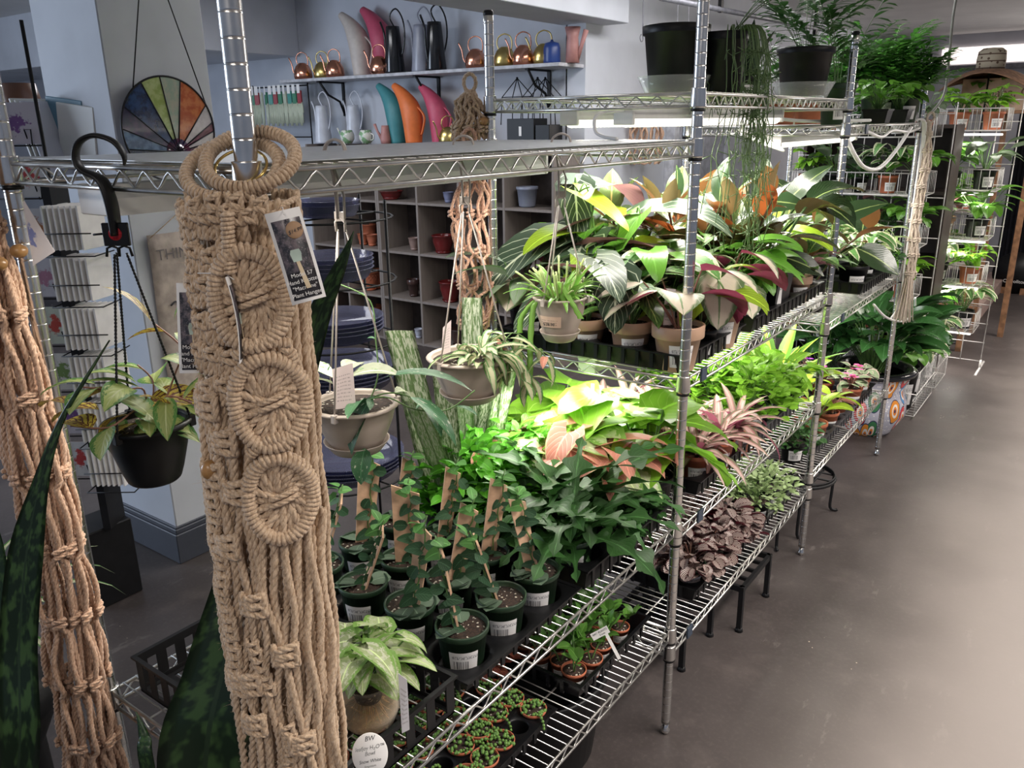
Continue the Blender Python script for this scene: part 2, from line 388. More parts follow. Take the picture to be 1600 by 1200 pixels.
# dark shelf-edge clips
clip = MB().box(-.003, .003, -.016, .016, -.03, .004, c=.001).mesh('clip', mat('dark_blue_clip', (.03, .045, .07), .5))
for par, y, z in ((u2, 1.30, 1.043), (u2, 1.335, .632), (u2, 1.31, .281), (u3, 2.62, .932), (u3, 2.66, 1.618)):
    obj('label_clip', clip, par, (.005, y, z-.003))

# ------------------------------------------------------------ grow light fixtures
def fixture(label, x, y0, y1, z, w=.05, h=.03, group='white strip grow lights', bare=False):
    t = thing('grow_light_fixture', label, 'light', (x, y0, z), group=group)
    b = MB(); prof = [(-w/2, -.014), (-w/2, h*.35), (-w*.3, h), (w*.3, h), (w/2, h*.35), (w/2, -.014), (w/2-.002, -.014), (w/2-.002, h*.3), (w*.29, h-.003), (-w*.29, h-.003), (-w/2+.002, h*.3), (-w/2+.002, -.014)]
    if bare: prof = [(px, max(pz, 0)) for px, pz in prof]
    V = [(px, y, pz) for y in (0, y1-y0) for px, pz in prof]; n = 12
    F = [(k, (k+1) % n, n+(k+1) % n, n+k) for k in range(n)] + [tuple(range(n-1, -1, -1)), tuple(range(n, 2*n))]
    b.add(V, F, None, True); obj('housing', b.mesh('housing', whitep), t)
    d = MB(); zd = -.004 if bare else .006; d.tube([(0, .01+(y1-y0-.02)*k/90, zd) for k in range(91)], [.0165-.0008*(k % 2) if bare else .0105 for k in range(91)], 12, flat=(1.2, 1) if bare else (1.5, .6)); obj('diffuser', d.mesh('diffuser', emis('bare_diffuser', (1, .93, .84), 1.1) if bare else emis('lamp_diffuser', (1, .93, .84), 5.0)), t)
    for y in (0, y1-y0): obj('end_cap', MB().box(-w/2-.002, w/2+.002, y-.006, y+.006, -.014, h+.001, c=.002).mesh('end_cap', whitep), t)
    return t
fixture('white strip grow light under the top shelf nearest the camera', -.39, .03, 1.12, 1.535, .075, .028)
fixture('long white strip grow light under the upper shelf behind the second post', -.22, 1.26, 2.34, 1.645, bare=True)
fixture('white strip light behind another under the middle upper shelf', -.42, 1.33, 2.34, 1.645, bare=True)
fixture('white tube light under the farthest top shelf among white cords', -.26, 2.46, 3.5, 1.56, bare=True)
fixture('white strip grow light above the pink striped plants under the middle shelf', -.30, 1.24, 2.34, 1.012)
fixture('strip grow light above the african violets', -.30, 2.46, 3.5, .916)
# ------------------------------------------------------------ leaves
def leafmat(name, base, mid=None, vein=None, nv=9, vslope=.5, vw=.14, stripe=None, sn=8, sw=.5, edge=None, ew=.8, ewob=.25, center=None, cw=.4, mottle=None, ms=30, mth=.55, under=None, rough=.46, trans=.28, coat=.0, var=.35, band=None):
    t = NT(name); U, v, _ = t.sep(t.coord('UV')); u = t.m('FRACT', U); fl = t.m('FLOOR', U)
    wn = t.n('ShaderNodeTexWhiteNoise'); wn.noise_dimensions = '1D'; t.link(fl, wn.inputs['W']); rnd = wn.outputs['Value']
    a = t.m('MULTIPLY', t.m('ABSOLUTE', t.m('SUBTRACT', u, .5)), 2)
    lv = t.comb(u, v, fl)
    b = t.mix(rnd, tuple(x*(1-var) for x in base), tuple(min(1, x*(1+var)) for x in base))
    if mottle: b = t.mix(t.step(t.noise(ms, 3, lv, .6), mth, mth+.06), b, mottle)
    if center: b = t.mix(t.m('SUBTRACT', 1, t.step(t.m('ADD', a, t.m('MULTIPLY', t.noise(9, 3, lv), ewob)), cw, cw+.25)), b, center)
    s = t.m('FRACT', t.m('SUBTRACT', t.m('MULTIPLY', v, nv), t.m('MULTIPLY', a, vslope*nv)))
    if stripe:
        q = t.m('FRACT', t.m('SUBTRACT', t.m('MULTIPLY', v, sn), t.m('MULTIPLY', a, vslope*sn)))
        q = t.m('ABSOLUTE', t.m('SUBTRACT', q, .5))
        b = t.mix(t.m('MULTIPLY', t.step(q, .5-sw*.5-.05, .5-sw*.5+.05), t.m('LESS_THAN', a, .86)), b, stripe)
    if band: b = t.mix(t.step(t.noise(1, 2, t.comb(t.m('MULTIPLY', u, 4.5), t.m('MULTIPLY', v, band[1]), fl)), .46, .62), b, band[0])
    if edge:
        e = t.m('ADD', a, t.m('MULTIPLY', t.m('SUBTRACT', t.noise(14, 3, lv), .5), ewob*2)); b = t.mix(t.step(e, ew-.05, ew+.05), b, edge)
    if vein: b = t.mix(t.m('MULTIPLY', t.m('LESS_THAN', t.m('ABSOLUTE', t.m('SUBTRACT', s, .5)), vw*.5), t.m('LESS_THAN', a, .93)), b, vein)
    mid = mid or tuple(min(1, x*1.7+.02) for x in base)
    b = t.mix(t.step(a, .035, .075), mid, b)
    if under:
        g = t.n('ShaderNodeNewGeometry'); b = t.mix(g.outputs['Backfacing'], b, under)
    t.set(base=b, rough=rough, spec=.32, coat=coat*.6)
    t.bump(t.m('ABSOLUTE', t.m('SUBTRACT', s, .5)), .25, .002)
    tl = t.n('ShaderNodeBsdfTranslucent'); t.link(t.mix(.75, b, (.75, .95, .12), 'MULTIPLY') if 0 else b, tl.inputs[0])
    mx = t.n('ShaderNodeMixShader'); mx.inputs[0].default_value = trans; t.link(t.p.outputs[0], mx.inputs[1]); t.link(tl.outputs[0], mx.inputs[2]); t.link(mx.outputs[0], t.out.inputs[0])
    return t.mat
def W_ov(t): return sin(PI*min(1, max(0, t))**.8)**.85 if 0 < t < 1 else 0
def W_la(t): return sin(PI*t)**.8 if 0 < t < 1 else 0
def W_he(t): return (min(1, (t/.12))**.5)*max(0, 1-t)**.62*1.12*(1 if t > .12 else .95) if t > 0 else .55
def W_st(t): return min(1, .55+t*4)*min(1, max(0, (1-t)/.4))**.7
def W_sn(t): return min(1, .6+.8*t)*min(1, max(0, (1-t)/.5))**.8
def W_ob(t): return sin(PI*min(1, max(0, t))**1.5)**.7 if 0 < t < 1 else .06
def W_rd(t): return max(0, 1-(2*t-1)**2)**.5
def W_lobe(t): return W_st(t)*(.22+.78*max(0, sin(PI*7*t+.3))**.8)
SHAPES = dict(ov=(W_ov, 7, 0), la=(W_la, 6, 0), he=(W_he, 8, .24), st=(W_st, 7, 0), sn=(W_sn, 12, 0), ob=(W_ob, 7, 0), rd=(W_rd, 6, .05), lo=(W_lobe, 26, 0), ar=(W_he, 8, .42), sm=(W_ov, 4, 0), pl=(W_la, 3, 0))
LID = [0]
def leaf(b, p, az, el, L, Wd, bend=.8, shape='ov', fold=.18, roll=0, wave=0, rng=random, cols=4, twist=0):
    fn, n, lobe = SHAPES[shape]; LID[0] += 1; uid = LID[0] % 97
    if shape in ('sm', 'pl'): cols = 2
    P = Vector(p); pts = []; E = el
    for i in range(n+1):
        d = Vector((cos(az)*cos(E), sin(az)*cos(E), sin(E))); pts.append((P.copy(), d.copy())); P = P + d*(L/n); E -= bend/n
        az += twist/n
    V = []; U = []; F = []
    ph = rng.random()*6
    for i, (q, d) in enumerate(pts):
        t = i/n; side = Vector((-sin(az), cos(az), 0)); 
        if twist: side = Vector((-d.y, d.x, 0)); side = side.normalized() if side.length > 1e-6 else Vector((1, 0, 0))
        nor = d.cross(side)*-1; nor = side.cross(d)*-1 if 0 else d.cross(side)
        nor = nor if nor.z >= 0 or True else -nor
        cr, sr = cos(roll), sin(roll); s2 = side*cr + nor*sr; n2 = -side*sr + nor*cr
        w = fn(t)*Wd*.5
        for c in range(cols+1):
            k = c/cols*2-1
            q2 = q + s2*(w*k) + n2*(abs(k)**1.5*fold*w) - d*(lobe*L*abs(k)**1.4*max(0, 1-t*3.2))
            if wave: q2 = q2 + n2*(wave*abs(k)*sin(t*17+ph+(2 if k > 0 else 0))*Wd)
            V.append(tuple(q2)); U.append((uid+.01+.98*c/cols, t))
    for i in range(n):
        for c in range(cols):
            a = i*(cols+1)+c; F.append((a, a+cols+1, a+cols+2, a+1))
    b.add(V, F, U)
    return pts
# foliage builders: each fills stems (material 0) and leaves (material 1..) around the soil centre
def arc(p, az, el, L, bend, n=6):
    P = [Vector(p)]; E = el
    for i in range(n):
        P.append(P[-1]+Vector((cos(az)*cos(E), sin(az)*cos(E), sin(E)))*(L/n)); E -= bend/n
    return P
def petioled(n=12, h=(.10, .18), L=.12, Wd=.08, shape='he', el=(55, 85), lel=10, bend=1.0, r=.0016, fold=.15, sv=.25, wave=.0, base=.012, roll=.35, mats=1):
    def go(b, rng):
        for i in range(n):
            az = i*2.4+rng.uniform(-.4, .4); e = math.radians(rng.uniform(*el)); hh = rng.uniform(*h)
            P = arc((base*cos(az)*rng.random(), base*sin(az)*rng.random(), 0), az, e, hh, rng.uniform(.1, .5)); b.mi = 0; b.tube(P, r, 5, cap=False)
            b.mi = 1+(i % mats); s = rng.uniform(1-sv, 1+sv)
            leaf(b, P[-1], az+rng.uniform(-.5, .5), math.radians(lel+rng.uniform(-20, 20)), L*s, Wd*s, bend*rng.uniform(.7, 1.3), shape, fold, rng.uniform(-roll, roll), wave, rng)
    return go
def stemmed(n=4, h=.2, k=7, L=.09, Wd=.04, shape='ov', el=(60, 88), lel=25, bend=.7, r=.002, fold=.2, bend_s=.3, wave=0, start=.2, base=.02, phyl=2.4, sv=.2, droop=0, mats=1):
    def go(b, rng):
        for i in range(n):
            az = i*2*PI/n+rng.uniform(-.5, .5); P = arc((base*cos(az), base*sin(az), 0), az, math.radians(rng.uniform(*el)), h*rng.uniform(.75, 1.15), bend_s+rng.uniform(0, .3), 10); b.mi = 0; b.tube(P, r, 5, cap=False)
            for j in range(k):
                t = start+(1-start)*j/max(1, k-1); q = P[0].lerp(P[-1], 0); f = t*10; a = min(9, int(f)); q = P[a].lerp(P[a+1], f-a)
                s = rng.uniform(1-sv, 1+sv)*(1-.25*abs(t-.5)); b.mi = 1+(j % mats)
                la = az+j*phyl+rng.uniform(-.4, .4)
                leaf(b, q, la, math.radians(lel+rng.uniform(-15, 25)+(35 if j == k-1 else 0)), L*s, Wd*s, bend, shape, fold, rng.uniform(-.3, .3), wave, rng)
    return go
def straps(n=20, L=.2, Wd=.025, el=(25, 80), bend=1.2, shape='st', fold=.35, sv=.25, base=.008, wave=0, twist=0, mats=1, roll=.1):
    def go(b, rng):
        for i in range(n):
            t = i/n; az = i*2.4+rng.uniform(-.3, .3); e = math.radians(el[1]+(el[0]-el[1])*t+rng.uniform(-6, 6)); b.mi = 1+(i % mats); s = rng.uniform(1-sv, 1+sv)
            leaf(b, (base*cos(az), base*sin(az), 0), az, e, L*s, Wd*s, bend*rng.uniform(.7, 1.3), shape, fold, rng.uniform(-roll, roll), wave, rng, twist=twist*rng.uniform(-1, 1))
    return go
def dome(n=120, R=.07, H=.09, L=.022, Wd=.014, shape='sm', fold=.15, stems=10, bend=.5, fill=.5, lel=30):
    def go(b, rng):
        b.mi = 0
        for i in range(stems):
            az = i*2.4; rr = R*rng.uniform(.1, .8); b.tube(arc((0, 0, 0), az, math.radians(rng.uniform(45, 85)), H*.8, .3, 4), .0009, 4, cap=False)
        b.mi = 1
        for i in range(n):
            ph = rng.random()**.6*PI*.56; az = rng.random()*2*PI; q = rng.uniform(fill, 1)
            p = (R*sin(ph)*cos(az)*q, R*sin(ph)*sin(az)*q, H*(cos(ph)*.9+.1)*q + .0)
            s = rng.uniform(.7, 1.25); leaf(b, p, az+rng.uniform(-.8, .8), math.radians(lel+rng.uniform(-35, 35)), L*s, Wd*s, bend, shape, fold, rng.uniform(-.5, .5), 0, rng)
    return go
def palm(n=14, h=.34, k=11, L=.085, Wd=.014, el=(50, 85), bend=1.0):
    def go(b, rng):
        for i in range(n):
            az = i*2.4+rng.uniform(-.3, .3); hh = h*rng.uniform(.6, 1.15); P = arc((.02*cos(az), .02*sin(az), 0), az, math.radians(rng.uniform(*el)), hh, bend*rng.uniform(.5, 1.2), 12); b.mi = 0; b.tube(P, .0012, 4, cap=False); b.mi = 1
            for j in range(k):
                t = .35+.65*j/(k-1); f = t*12; a = min(11, int(f)); q = P[a].lerp(P[a+1], f-a); d = (P[a+1]-P[a]); daz = math.atan2(d.y, d.x)
                for sgn in (-1, 1):
                    s = (1-.55*(t-.35)/.65)*rng.uniform(.85, 1.1)
                    leaf(b, q, daz+sgn*math.radians(58-25*t), math.radians(rng.uniform(0, 30)), L*s, Wd, .5, 'pl', .1, 0, 0, rng)
    return go
def shrub(n=260, R=.1, H=.2, L=.03, Wd=.02, **k): return dome(n=n, R=R, H=H, L=L, Wd=Wd, **k)
def thin_stems(n=60, L=.3, el=(-20, 80), bend=2.2, r=.0011):
    def go(b, rng):
        for i in range(n):
            az = rng.random()*2*PI; e = math.radians(rng.uniform(*el)); LL = L*rng.uniform(.4, 1.1); b.mi = 1
            P = arc((.03*cos(az), .03*sin(az), 0), az, e, LL*.5, bend*.6, 6); b.tube(P, r, 4, cap=False)
            for j in range(3):
                q = P[rng.randint(3, 6)]; b.tube(arc(q, az+rng.uniform(-1, 1), rng.uniform(-1.3, -.2), LL*.3, .4, 3), r*.8, 4, cap=False)
    return go
G = lambda r, g, b: (r, g, b)
LM = dict(
 alo=leafmat('dark_alocasia_leaf', (.045, .075, .045), vein=(.42, .48, .36), mid=(.6, .65, .5), nv=6, vw=.10, under=(.20, .10, .10), rough=.4),
 pinkb=leafmat('rose_painted_leaf', (.09, .14, .06), center=(.60, .52, .42), cw=.70, vein=(.55, .5, .4), nv=7, vw=.05, under=(.26, .045, .09)),
 phil=leafmat('heart_leaf_green', (.10, .26, .03), vein=(.16, .34, .06), nv=7, vw=.08, rough=.3, trans=.35),
 neon=leafmat('neon_yellow_leaf', (.30, .46, .03), vein=(.5, .65, .1), nv=7, vw=.06, rough=.35, trans=.45),
 var=leafmat('cream_edged_leaf', (.08, .20, .05), edge=(.62, .62, .42), ew=.62, ewob=.5, vein=(.2, .32, .12), nv=8, vw=.06),
 cal=leafmat('striped_calathea_leaf', (.12, .26, .06), stripe=(.035, .085, .025), sn=7, sw=.55, vslope=.35, mid=(.4, .5, .2), under=(.24, .10, .12)),
 fic=leafmat('rubber_leaf_green', (.019, .040, .015), mid=(.20, .26, .09), vein=(.035, .062, .022), nv=14, vw=.1, under=(.20, .14, .06), rough=.2, coat=.25, trans=.05),
 rust=leafmat('rust_backed_leaf', (.07, .11, .03), mid=(.4, .3, .1), under=(.22, .10, .035), nv=12, vein=(.09, .14, .05), rough=.25, coat=.2, trans=.2),
 orange=leafmat('orange_young_leaf', (.40, .14, .05), mid=(.5, .25, .1), under=(.42, .11, .03), rough=.4, trans=.22),
 silv=leafmat('silvery_green_leaf', (.17, .22, .15), edge=(.08, .16, .05), ew=.75, vein=(.1, .16, .08), nv=9, vw=.12, mid=(.12, .2, .08)),
 pinks=leafmat('pink_syngonium_leaf', (.52, .21, .15), vein=(.66, .38, .32), nv=6, vw=.08, edge=(.40, .36, .18), ew=.9, trans=.3, rough=.45),
 wsyn=leafmat('white_syngonium_leaf', (.42, .50, .25), edge=(.20, .36, .08), ew=.7, ewob=.5, mottle=(.58, .60, .44), ms=6, mth=.5, trans=.35, rough=.4),
 lime=leafmat('fresh_lime_leaf', (.19, .40, .035), vein=(.3, .5, .1), nv=7, vw=.06, trans=.4, rough=.35),
 fern=leafmat('fern_green_leaf', (.032, .10, .022), vein=(.05, .13, .035), nv=9, vw=.08, trans=.2, rough=.48),
 parsley=leafmat('bright_ruffled_leaf', (.08, .30, .02), trans=.3, rough=.35),
 rhoeo=leafmat('pink_striped_strap_leaf', (.50, .24, .24), center=(.60, .46, .40), cw=.35, edge=(.20, .20, .12), ew=.66, ewob=.15, under=(.42, .13, .20), mid=(.56, .30, .28), nv=1, trans=.3),
 pep=leafmat('burgundy_ribbed_leaf', (.10, .035, .035), vein=(.03, .015, .015), nv=5, vslope=.9, vw=.3, stripe=(.46, .38, .34), sn=5, sw=.5, mid=(.07, .02, .02), under=(.2, .03, .05), rough=.35, trans=.08),
 fitt=leafmat('pale_fittonia_leaf', (.30, .42, .17), vein=(.5, .56, .38), nv=5, vw=.16, trans=.25),
 shing=leafmat('shingle_leaf', (.03, .078, .035), vein=(.055, .115, .06), nv=5, vw=.10, rough=.45, trans=.06),
 shingn=leafmat('young_shingle_leaf', (.12, .30, .08), rough=.4, trans=.3),
 shinggrey=leafmat('grey_lower_shingle_leaf', (.075, .115, .075), rough=.5, trans=.06),
 hoya=leafmat('variegated_hoya_leaf', (.30, .36, .12), edge=(.08, .20, .05), ew=.66, ewob=.5, mid=(.45, .5, .25), nv=6, vein=(.22, .30, .10), vw=.08, trans=.3),
 hoyad=leafmat('veined_hoya_leaf', (.42, .33, .05), vein=(.09, .025, .02), nv=5, vw=.3, mid=(.12, .04, .02), mottle=(.12, .04, .02), ms=9, mth=.52, trans=.3),
 hoyac=leafmat('cream_hoya_leaf', (.50, .48, .30), edge=(.10, .22, .06), ew=.62, ewob=.3, mid=(.5, .5, .3), trans=.25, nv=4),
 spid=leafmat('cream_spider_leaf', (.50, .52, .36), edge=(.07, .17, .05), ew=.55, ewob=.12, mid=(.5, .48, .34), nv=1, trans=.25),
 snake=leafmat('dark_snake_leaf', (.012, .03, .014), band=((.040, .085, .028), 34), mid=(.02, .04, .02), nv=1, rough=.35, trans=.02),
 speck=leafmat('whale_fin_speckled_leaf', (.19, .30, .12), mottle=(.56, .60, .45), ms=17, mth=.47, mid=(.14, .22, .08), nv=1, rough=.45, trans=.08),
 spath=leafmat('peace_lily_leaf', (.022, .075, .018), vein=(.04, .11, .03), nv=12, vw=.12, rough=.2, coat=.25, trans=.15),
 lstr=leafmat('yellow_striped_leaf', (.10, .24, .03), center=(.48, .52, .06), cw=.3, nv=1, trans=.3),
 ant=leafmat('ant_plant_leaf', (.10, .25, .04), mid=(.2, .36, .1), nv=5, trans=.3, rough=.3),
 viol=leafmat('african_violet_leaf', (.15, .20, .11), edge=(.40, .30, .26), ew=.8, vein=(.2, .25, .15), nv=6, vw=.1, rough=.7, trans=.1),
 brownl=leafmat('bronze_leaf', (.12, .05, .03), mid=(.3, .1, .06), nv=6, vein=(.2, .08, .05), trans=.15),
 palm=leafmat('palm_leaflet', (.12, .34, .06), nv=1, trans=.25, rough=.4),
 dpalm=leafmat('dark_palm_leaflet', (.045, .15, .03), nv=1, trans=.15, rough=.4),
 rhip=leafmat('thin_cactus_stem', (.07, .12, .04), nv=1, trans=.0, rough=.5),
 cact=leafmat('flat_cactus_stem', (.20, .40, .07), nv=1, mid=(.3, .5, .15), trans=.2, rough=.35),
 red=leafmat('red_tinged_leaf', (.16, .035, .03), vein=(.35, .15, .06), nv=4, vw=.2, trans=.15),
 petal_p=leafmat('pink_petal', (.75, .13, .38), mid=(.7, .2, .4), nv=1, trans=.3), petal_v=leafmat('purple_petal', (.28, .03, .42), mid=(.4, .1, .5), nv=1, trans=.3))
stem_g = mat('green_stem', (.10, .20, .05), .5); stem_r = mat('reddish_stem', (.22, .10, .07), .5); stem_b = mat('brown_stem', (.12, .07, .04), .7)

# ------------------------------------------------------------ pots
def pot_profile(kind, r, h):
    if kind == 'classic': return [(r*.66, 0), (r*.68, .002), (r*.90, h*.72), (r, h*.725), (r*1.02, h*.74), (r*1.03, h*.985), (r*1.0, h), (r*.94, h), (r*.92, h*.97), (r*.85, h*.72), (r*.8, h*.6)]
    if kind == 'nursery': return [(r*.74, 0), (r*.76, .002), (r*.93, h*.86), (r*.99, h*.865), (r*1.0, h*.88), (r*1.015, h*.99), (r*.99, h), (r*.94, h), (r*.93, h*.97), (r*.88, h*.8)]
    if kind == 'bowl': return [(r*.58, 0), (r*.63, .003), (r*.72, h*.2), (r*.88, h*.58), (r*.96, h*.9), (r*1.05, h*.93), (r*1.07, h*.97), (r*1.03, h), (r*.95, h), (r*.93, h*.95), (r*.88, h*.8)]
    if kind == 'bell': return [(r*.55, 0), (r*.60, .004), (r*.66, h*.1), (r*.90, h*.6), (r*.96, h*.93), (r*1.03, h*.95), (r*1.04, h*.985), (r*1.01, h), (r*.95, h), (r*.93, h*.95), (r*.88, h*.8)]
POTC = {}
def pot_meshes(kind, r, h, m):
    k = (kind, r, h, m.name)
    if k not in POTC:
        if kind == 'square':
            b = MB(); P = []
            for z, q in ((0, .78), (h*.86, .95), (h*.87, 1.0), (h, 1.02), (h, .96), (h*.8, .9)): P.append([(x*q*r, y*q*r, z) for x, y in ((-1, -1), (1, -1), (1, 1), (-1, 1))])
            V = [p for q in P for p in q]; F = [(3, 2, 1, 0)]
            for i in range(5):
                for j in range(4): F.append((i*4+j, i*4+(j+1) % 4, i*4+4+(j+1) % 4, i*4+4+j))
            b.add(V, F, None, True)
            sb = MB(); sb.box(-r*.9, r*.9, -r*.9, r*.9, h*.82, h*.88)
        else:
            b = MB().lathe(pot_profile(kind, r, h), 28); sb = MB().lathe([(.0005, h*.90), (r*.45, h*.895), (r*.915, h*.88), (r*.9, h*.85)], 20)
        lb = MB(); a = .42; lr = r*1.012 if kind in ('nursery', 'square') else r*1.0
        if kind == 'square': lb.sheet([(-r*.55, -r*.985, h*.3), (r*.5, -r*.985, h*.3), (r*.5, -r*1.0, h*.78), (-r*.55, -r*1.0, h*.78)])
        else:
            z0, z1 = (h*.12, h*.62) if kind != 'bell' else (h*.5, h*.85)
            def rr(z):
                pr = pot_profile(kind, r, h)
                for (a1, b1), (a2, b2) in zip(pr, pr[1:]):
                    if b1 <= z <= b2: return a1+(a2-a1)*(z-b1)/max(1e-6, b2-b1)
                return r
            V = []; U = []; F = []; n = 8; wd = min(.9, .028/r*1.15)
            for i in range(n+1):
                th = -PI/2-wd/1+2*wd*i/n
                for z, v in ((z0, 0), (z1, 1)): V.append((cos(th)*(rr(z)+.0009), sin(th)*(rr(z)+.0009), z)); U.append((i/n, v))
            for i in range(n): F.append((i*2, i*2+2, i*2+3, i*2+1))
            lb.add(V, F, U)
        POTC[k] = (b.mesh('pot', m), sb.mesh('soil', soil_m), lb.mesh('price_label', label_m))
    return POTC[k]
FOLC = {}
def foliage_mesh(kind, seed, fn, mats):
    k = (kind, seed)
    if k not in FOLC:
        b = MB(); fn(b, random.Random(hash_s(kind)+seed*77)); FOLC[k] = b.mesh('foliage', mats)
    return FOLC[k]
def hash_s(s): return sum(ord(c)*(i+3) for i, c in enumerate(s))
K = {}
def kind(key, name, cat, fn, leafm, stem=stem_g, pot=('nursery', .05, .09, None), variants=2): K[key] = (name, cat, fn, leafm, stem, pot, variants)
bg = lambda r, h: ('classic', r, h, beigep); bk = lambda r, h: ('nursery', r, h, blackp); tc = lambda r, h: ('nursery', r, h, terra); gn = lambda r, h: ('nursery', r, h, greenp)
kind('alocasia', 'potted_alocasia', 'plant', petioled(7, (.10, .22), .17, .12, 'ar', lel=-5, bend=.9, r=.003, sv=.2), [LM['alo']], pot=bg(.054, .10))
kind('rosy', 'potted_calathea', 'plant', petioled(9, (.06, .14), .13, .105, 'ov', lel=0, bend=1.0, r=.002), [LM['pinkb']], stem_r, bg(.058, .105))
kind('heart', 'potted_philodendron', 'plant', petioled(22, (.08, .2), .10, .075, 'he', lel=5), [LM['phil']], pot=bk(.055, .095))
kind('neon', 'potted_philodendron', 'plant', petioled(10, (.10, .22), .13, .08, 'he', lel=5, r=.0025), [LM['neon']], pot=bk(.055, .095))
kind('variegated', 'potted_philodendron', 'plant', petioled(20, (.07, .18), .10, .06, 'he', lel=10), [LM['var']], pot=bk(.055, .095))
kind('calathea', 'potted_calathea', 'plant', petioled(22, (.05, .15), .105, .05, 'ov', lel=20, el=(45, 88)), [LM['cal']], pot=bg(.052, .10))
kind('rubber', 'rubber_plant', 'plant', stemmed(3, .25, 8, .17, .09, 'ov', lel=40, bend=.5, r=.004, fold=.25), [LM['fic'], LM['rust']], stem_b, bk(.065, .13))
K['rubber'] = K['rubber'][:2]+(stemmed(3, .24, 8, .14, .075, 'ov', lel=35, bend=.6, r=.004, fold=.25, mats=2),)+K['rubber'][3:]
kind('darkrubber', 'bird_of_paradise', 'plant', petioled(11, (.06, .22), .17, .085, 'ov', lel=24, bend=.9, r=.004, fold=.3, el=(55, 88)), [LM['fic']], pot=('square', .065, .13, blackp))
kind('rusty', 'rubber_plant', 'plant', stemmed(4, .24, 9, .12, .055, 'ov', lel=42, bend=.5, r=.003, fold=.3, mats=6), [LM['fic'], LM['rust'], LM['fic'], LM['fic'], LM['rust'], LM['orange']], stem_b, bk(.06, .12))
kind('silver', 'potted_aglaonema', 'plant', petioled(16, (.05, .15), .14, .06, 'ov', lel=22), [LM['silv']], pot=bk(.055, .1))
kind('lime', 'potted_pothos', 'plant', petioled(30, (.05, .13), .07, .045, 'he', lel=10), [LM['lime']], pot=tc(.05, .085))
kind('pinksyn', 'potted_syngonium', 'plant', petioled(16, (.07, .15), .10, .075, 'ar', lel=0), [LM['pinks'], LM['pinks'], LM['wsyn']], pot=bk(.05, .09))
K['pinksyn'] = K['pinksyn'][:2]+(petioled(16, (.07, .15), .10, .075, 'ar', lel=0, mats=3),)+K['pinksyn'][3:]
kind('whitesyn', 'potted_syngonium', 'plant', petioled(18, (.08, .15), .10, .08, 'ar', lel=0), [LM['wsyn']], pot=bk(.05, .09))
kind('bigleaf', 'potted_cissus', 'plant', petioled(12, (.09, .17), .15, .12, 'he', lel=-5, wave=.03, r=.002), [LM['lime']], pot=bk(.055, .09))
kind('kangaroo', 'potted_kangaroo_fern', 'fern', straps(30, .22, .070, (15, 80), 1.4, 'lo', .2, wave=.03, base=.02, roll=.5), [LM['fern']], pot=gn(.055, .09))
kind('crispy', 'potted_ruffled_fern', 'fern', dome(420, .12, .16, .040, .024, 'sm', .35, 14, .8, .5), [LM['parsley']], pot=bk(.055, .09))
kind('rhoeo', 'potted_pink_spiderwort', 'plant', straps(30, .14, .024, (0, 80), 1.4, 'st', .35, base=.006), [LM['rhoeo']], pot=tc(.045, .08))
kind('pilea', 'potted_pilea', 'plant', dome(240, .12, .13, .034, .027, 'rd', .1, 14, .6, .55), [LM['lime']], pot=gn(.05, .085))
kind('fittonia', 'potted_fittonia', 'plant', dome(240, .10, .09, .024, .015, 'sm', .1, 10, .5, .5), [LM['fitt']], pot=bk(.045, .075))
kind('burgundy', 'potted_peperomia', 'plant', dome(120, .085, .08, .040, .034, 'rd', .35, 14, .9, .5, 15), [LM['pep']], stem_r, gn(.045, .075))
kind('bronze', 'potted_bronze_plant', 'plant', petioled(22, (.02, .07), .06, .032, 'ov', lel=20), [LM['brownl']], stem_r, tc(.045, .08))
kind('lightleaf', 'potted_philodendron', 'plant', petioled(9, (.05, .12), .12, .055, 'ov', lel=35), [LM['neon']], pot=tc(.047, .085))
kind('violet', 'potted_african_violet', 'plant', petioled(18, (.03, .06), .055, .045, 'ov', lel=15), [LM['viol']], stem_r, tc(.045, .08))
kind('ant', 'potted_ant_plant', 'plant', stemmed(2, .085, 6, .045, .022, 'ov', lel=40, r=.002, base=.004, start=.35), [LM['ant']], pot=('nursery', .027, .045, terra), variants=4)
kind('palmy', 'potted_palm', 'palm', palm(46, .235, 12, .085, .020), [LM['palm']], pot=gn(.065, .11))
kind('darkpalm', 'potted_palm', 'palm', palm(12, .34, 11, .10, .022, bend=.7), [LM['dpalm']], pot=('nursery', .10, .17, blackp))
kind('spath', 'potted_peace_lily', 'plant', petioled(34, (.16, .34), .24, .10, 'ov', lel=38, bend=1.1, r=.003, base=.05, fold=.25), [LM['spath']], pot=bk(.1, .14))
kind('sansev', 'potted_snake_plant', 'plant', straps(9, .24, .055, (60, 86), .2, 'sn', .3, base=.02), [LM['snake']], pot=bk(.06, .10))
kind('smallgreen', 'potted_trailing_plant', 'plant', dome(170, .10, .12, .034, .02, 'sm', .2, 12, .8, .4), [LM['fern']], pot=bk(.05, .085), variants=3)
kind('midgreen', 'potted_philodendron', 'plant', petioled(34, (.06, .15), .085, .055, 'ov', lel=10), [LM['phil']], pot=bk(.05, .085))
kind('stripy', 'potted_dracaena', 'plant', straps(16, .22, .035, (35, 82), .8, 'st', .3, base=.01), [LM['lstr']], pot=bk(.05, .085))
kind('redleaf', 'potted_red_leaf_plant', 'plant', dome(60, .045, .05, .04, .022, 'sm', .2, 6, .6, .4), [LM['red']], stem_r, ('nursery', .027, .045, terra))
kind('silverveins', 'potted_aglaonema', 'plant', petioled(14, (.08, .17), .16, .055, 'ov', lel=25), [LM['silv'], LM['fic']], pot=bk(.055, .09))
USED = {}
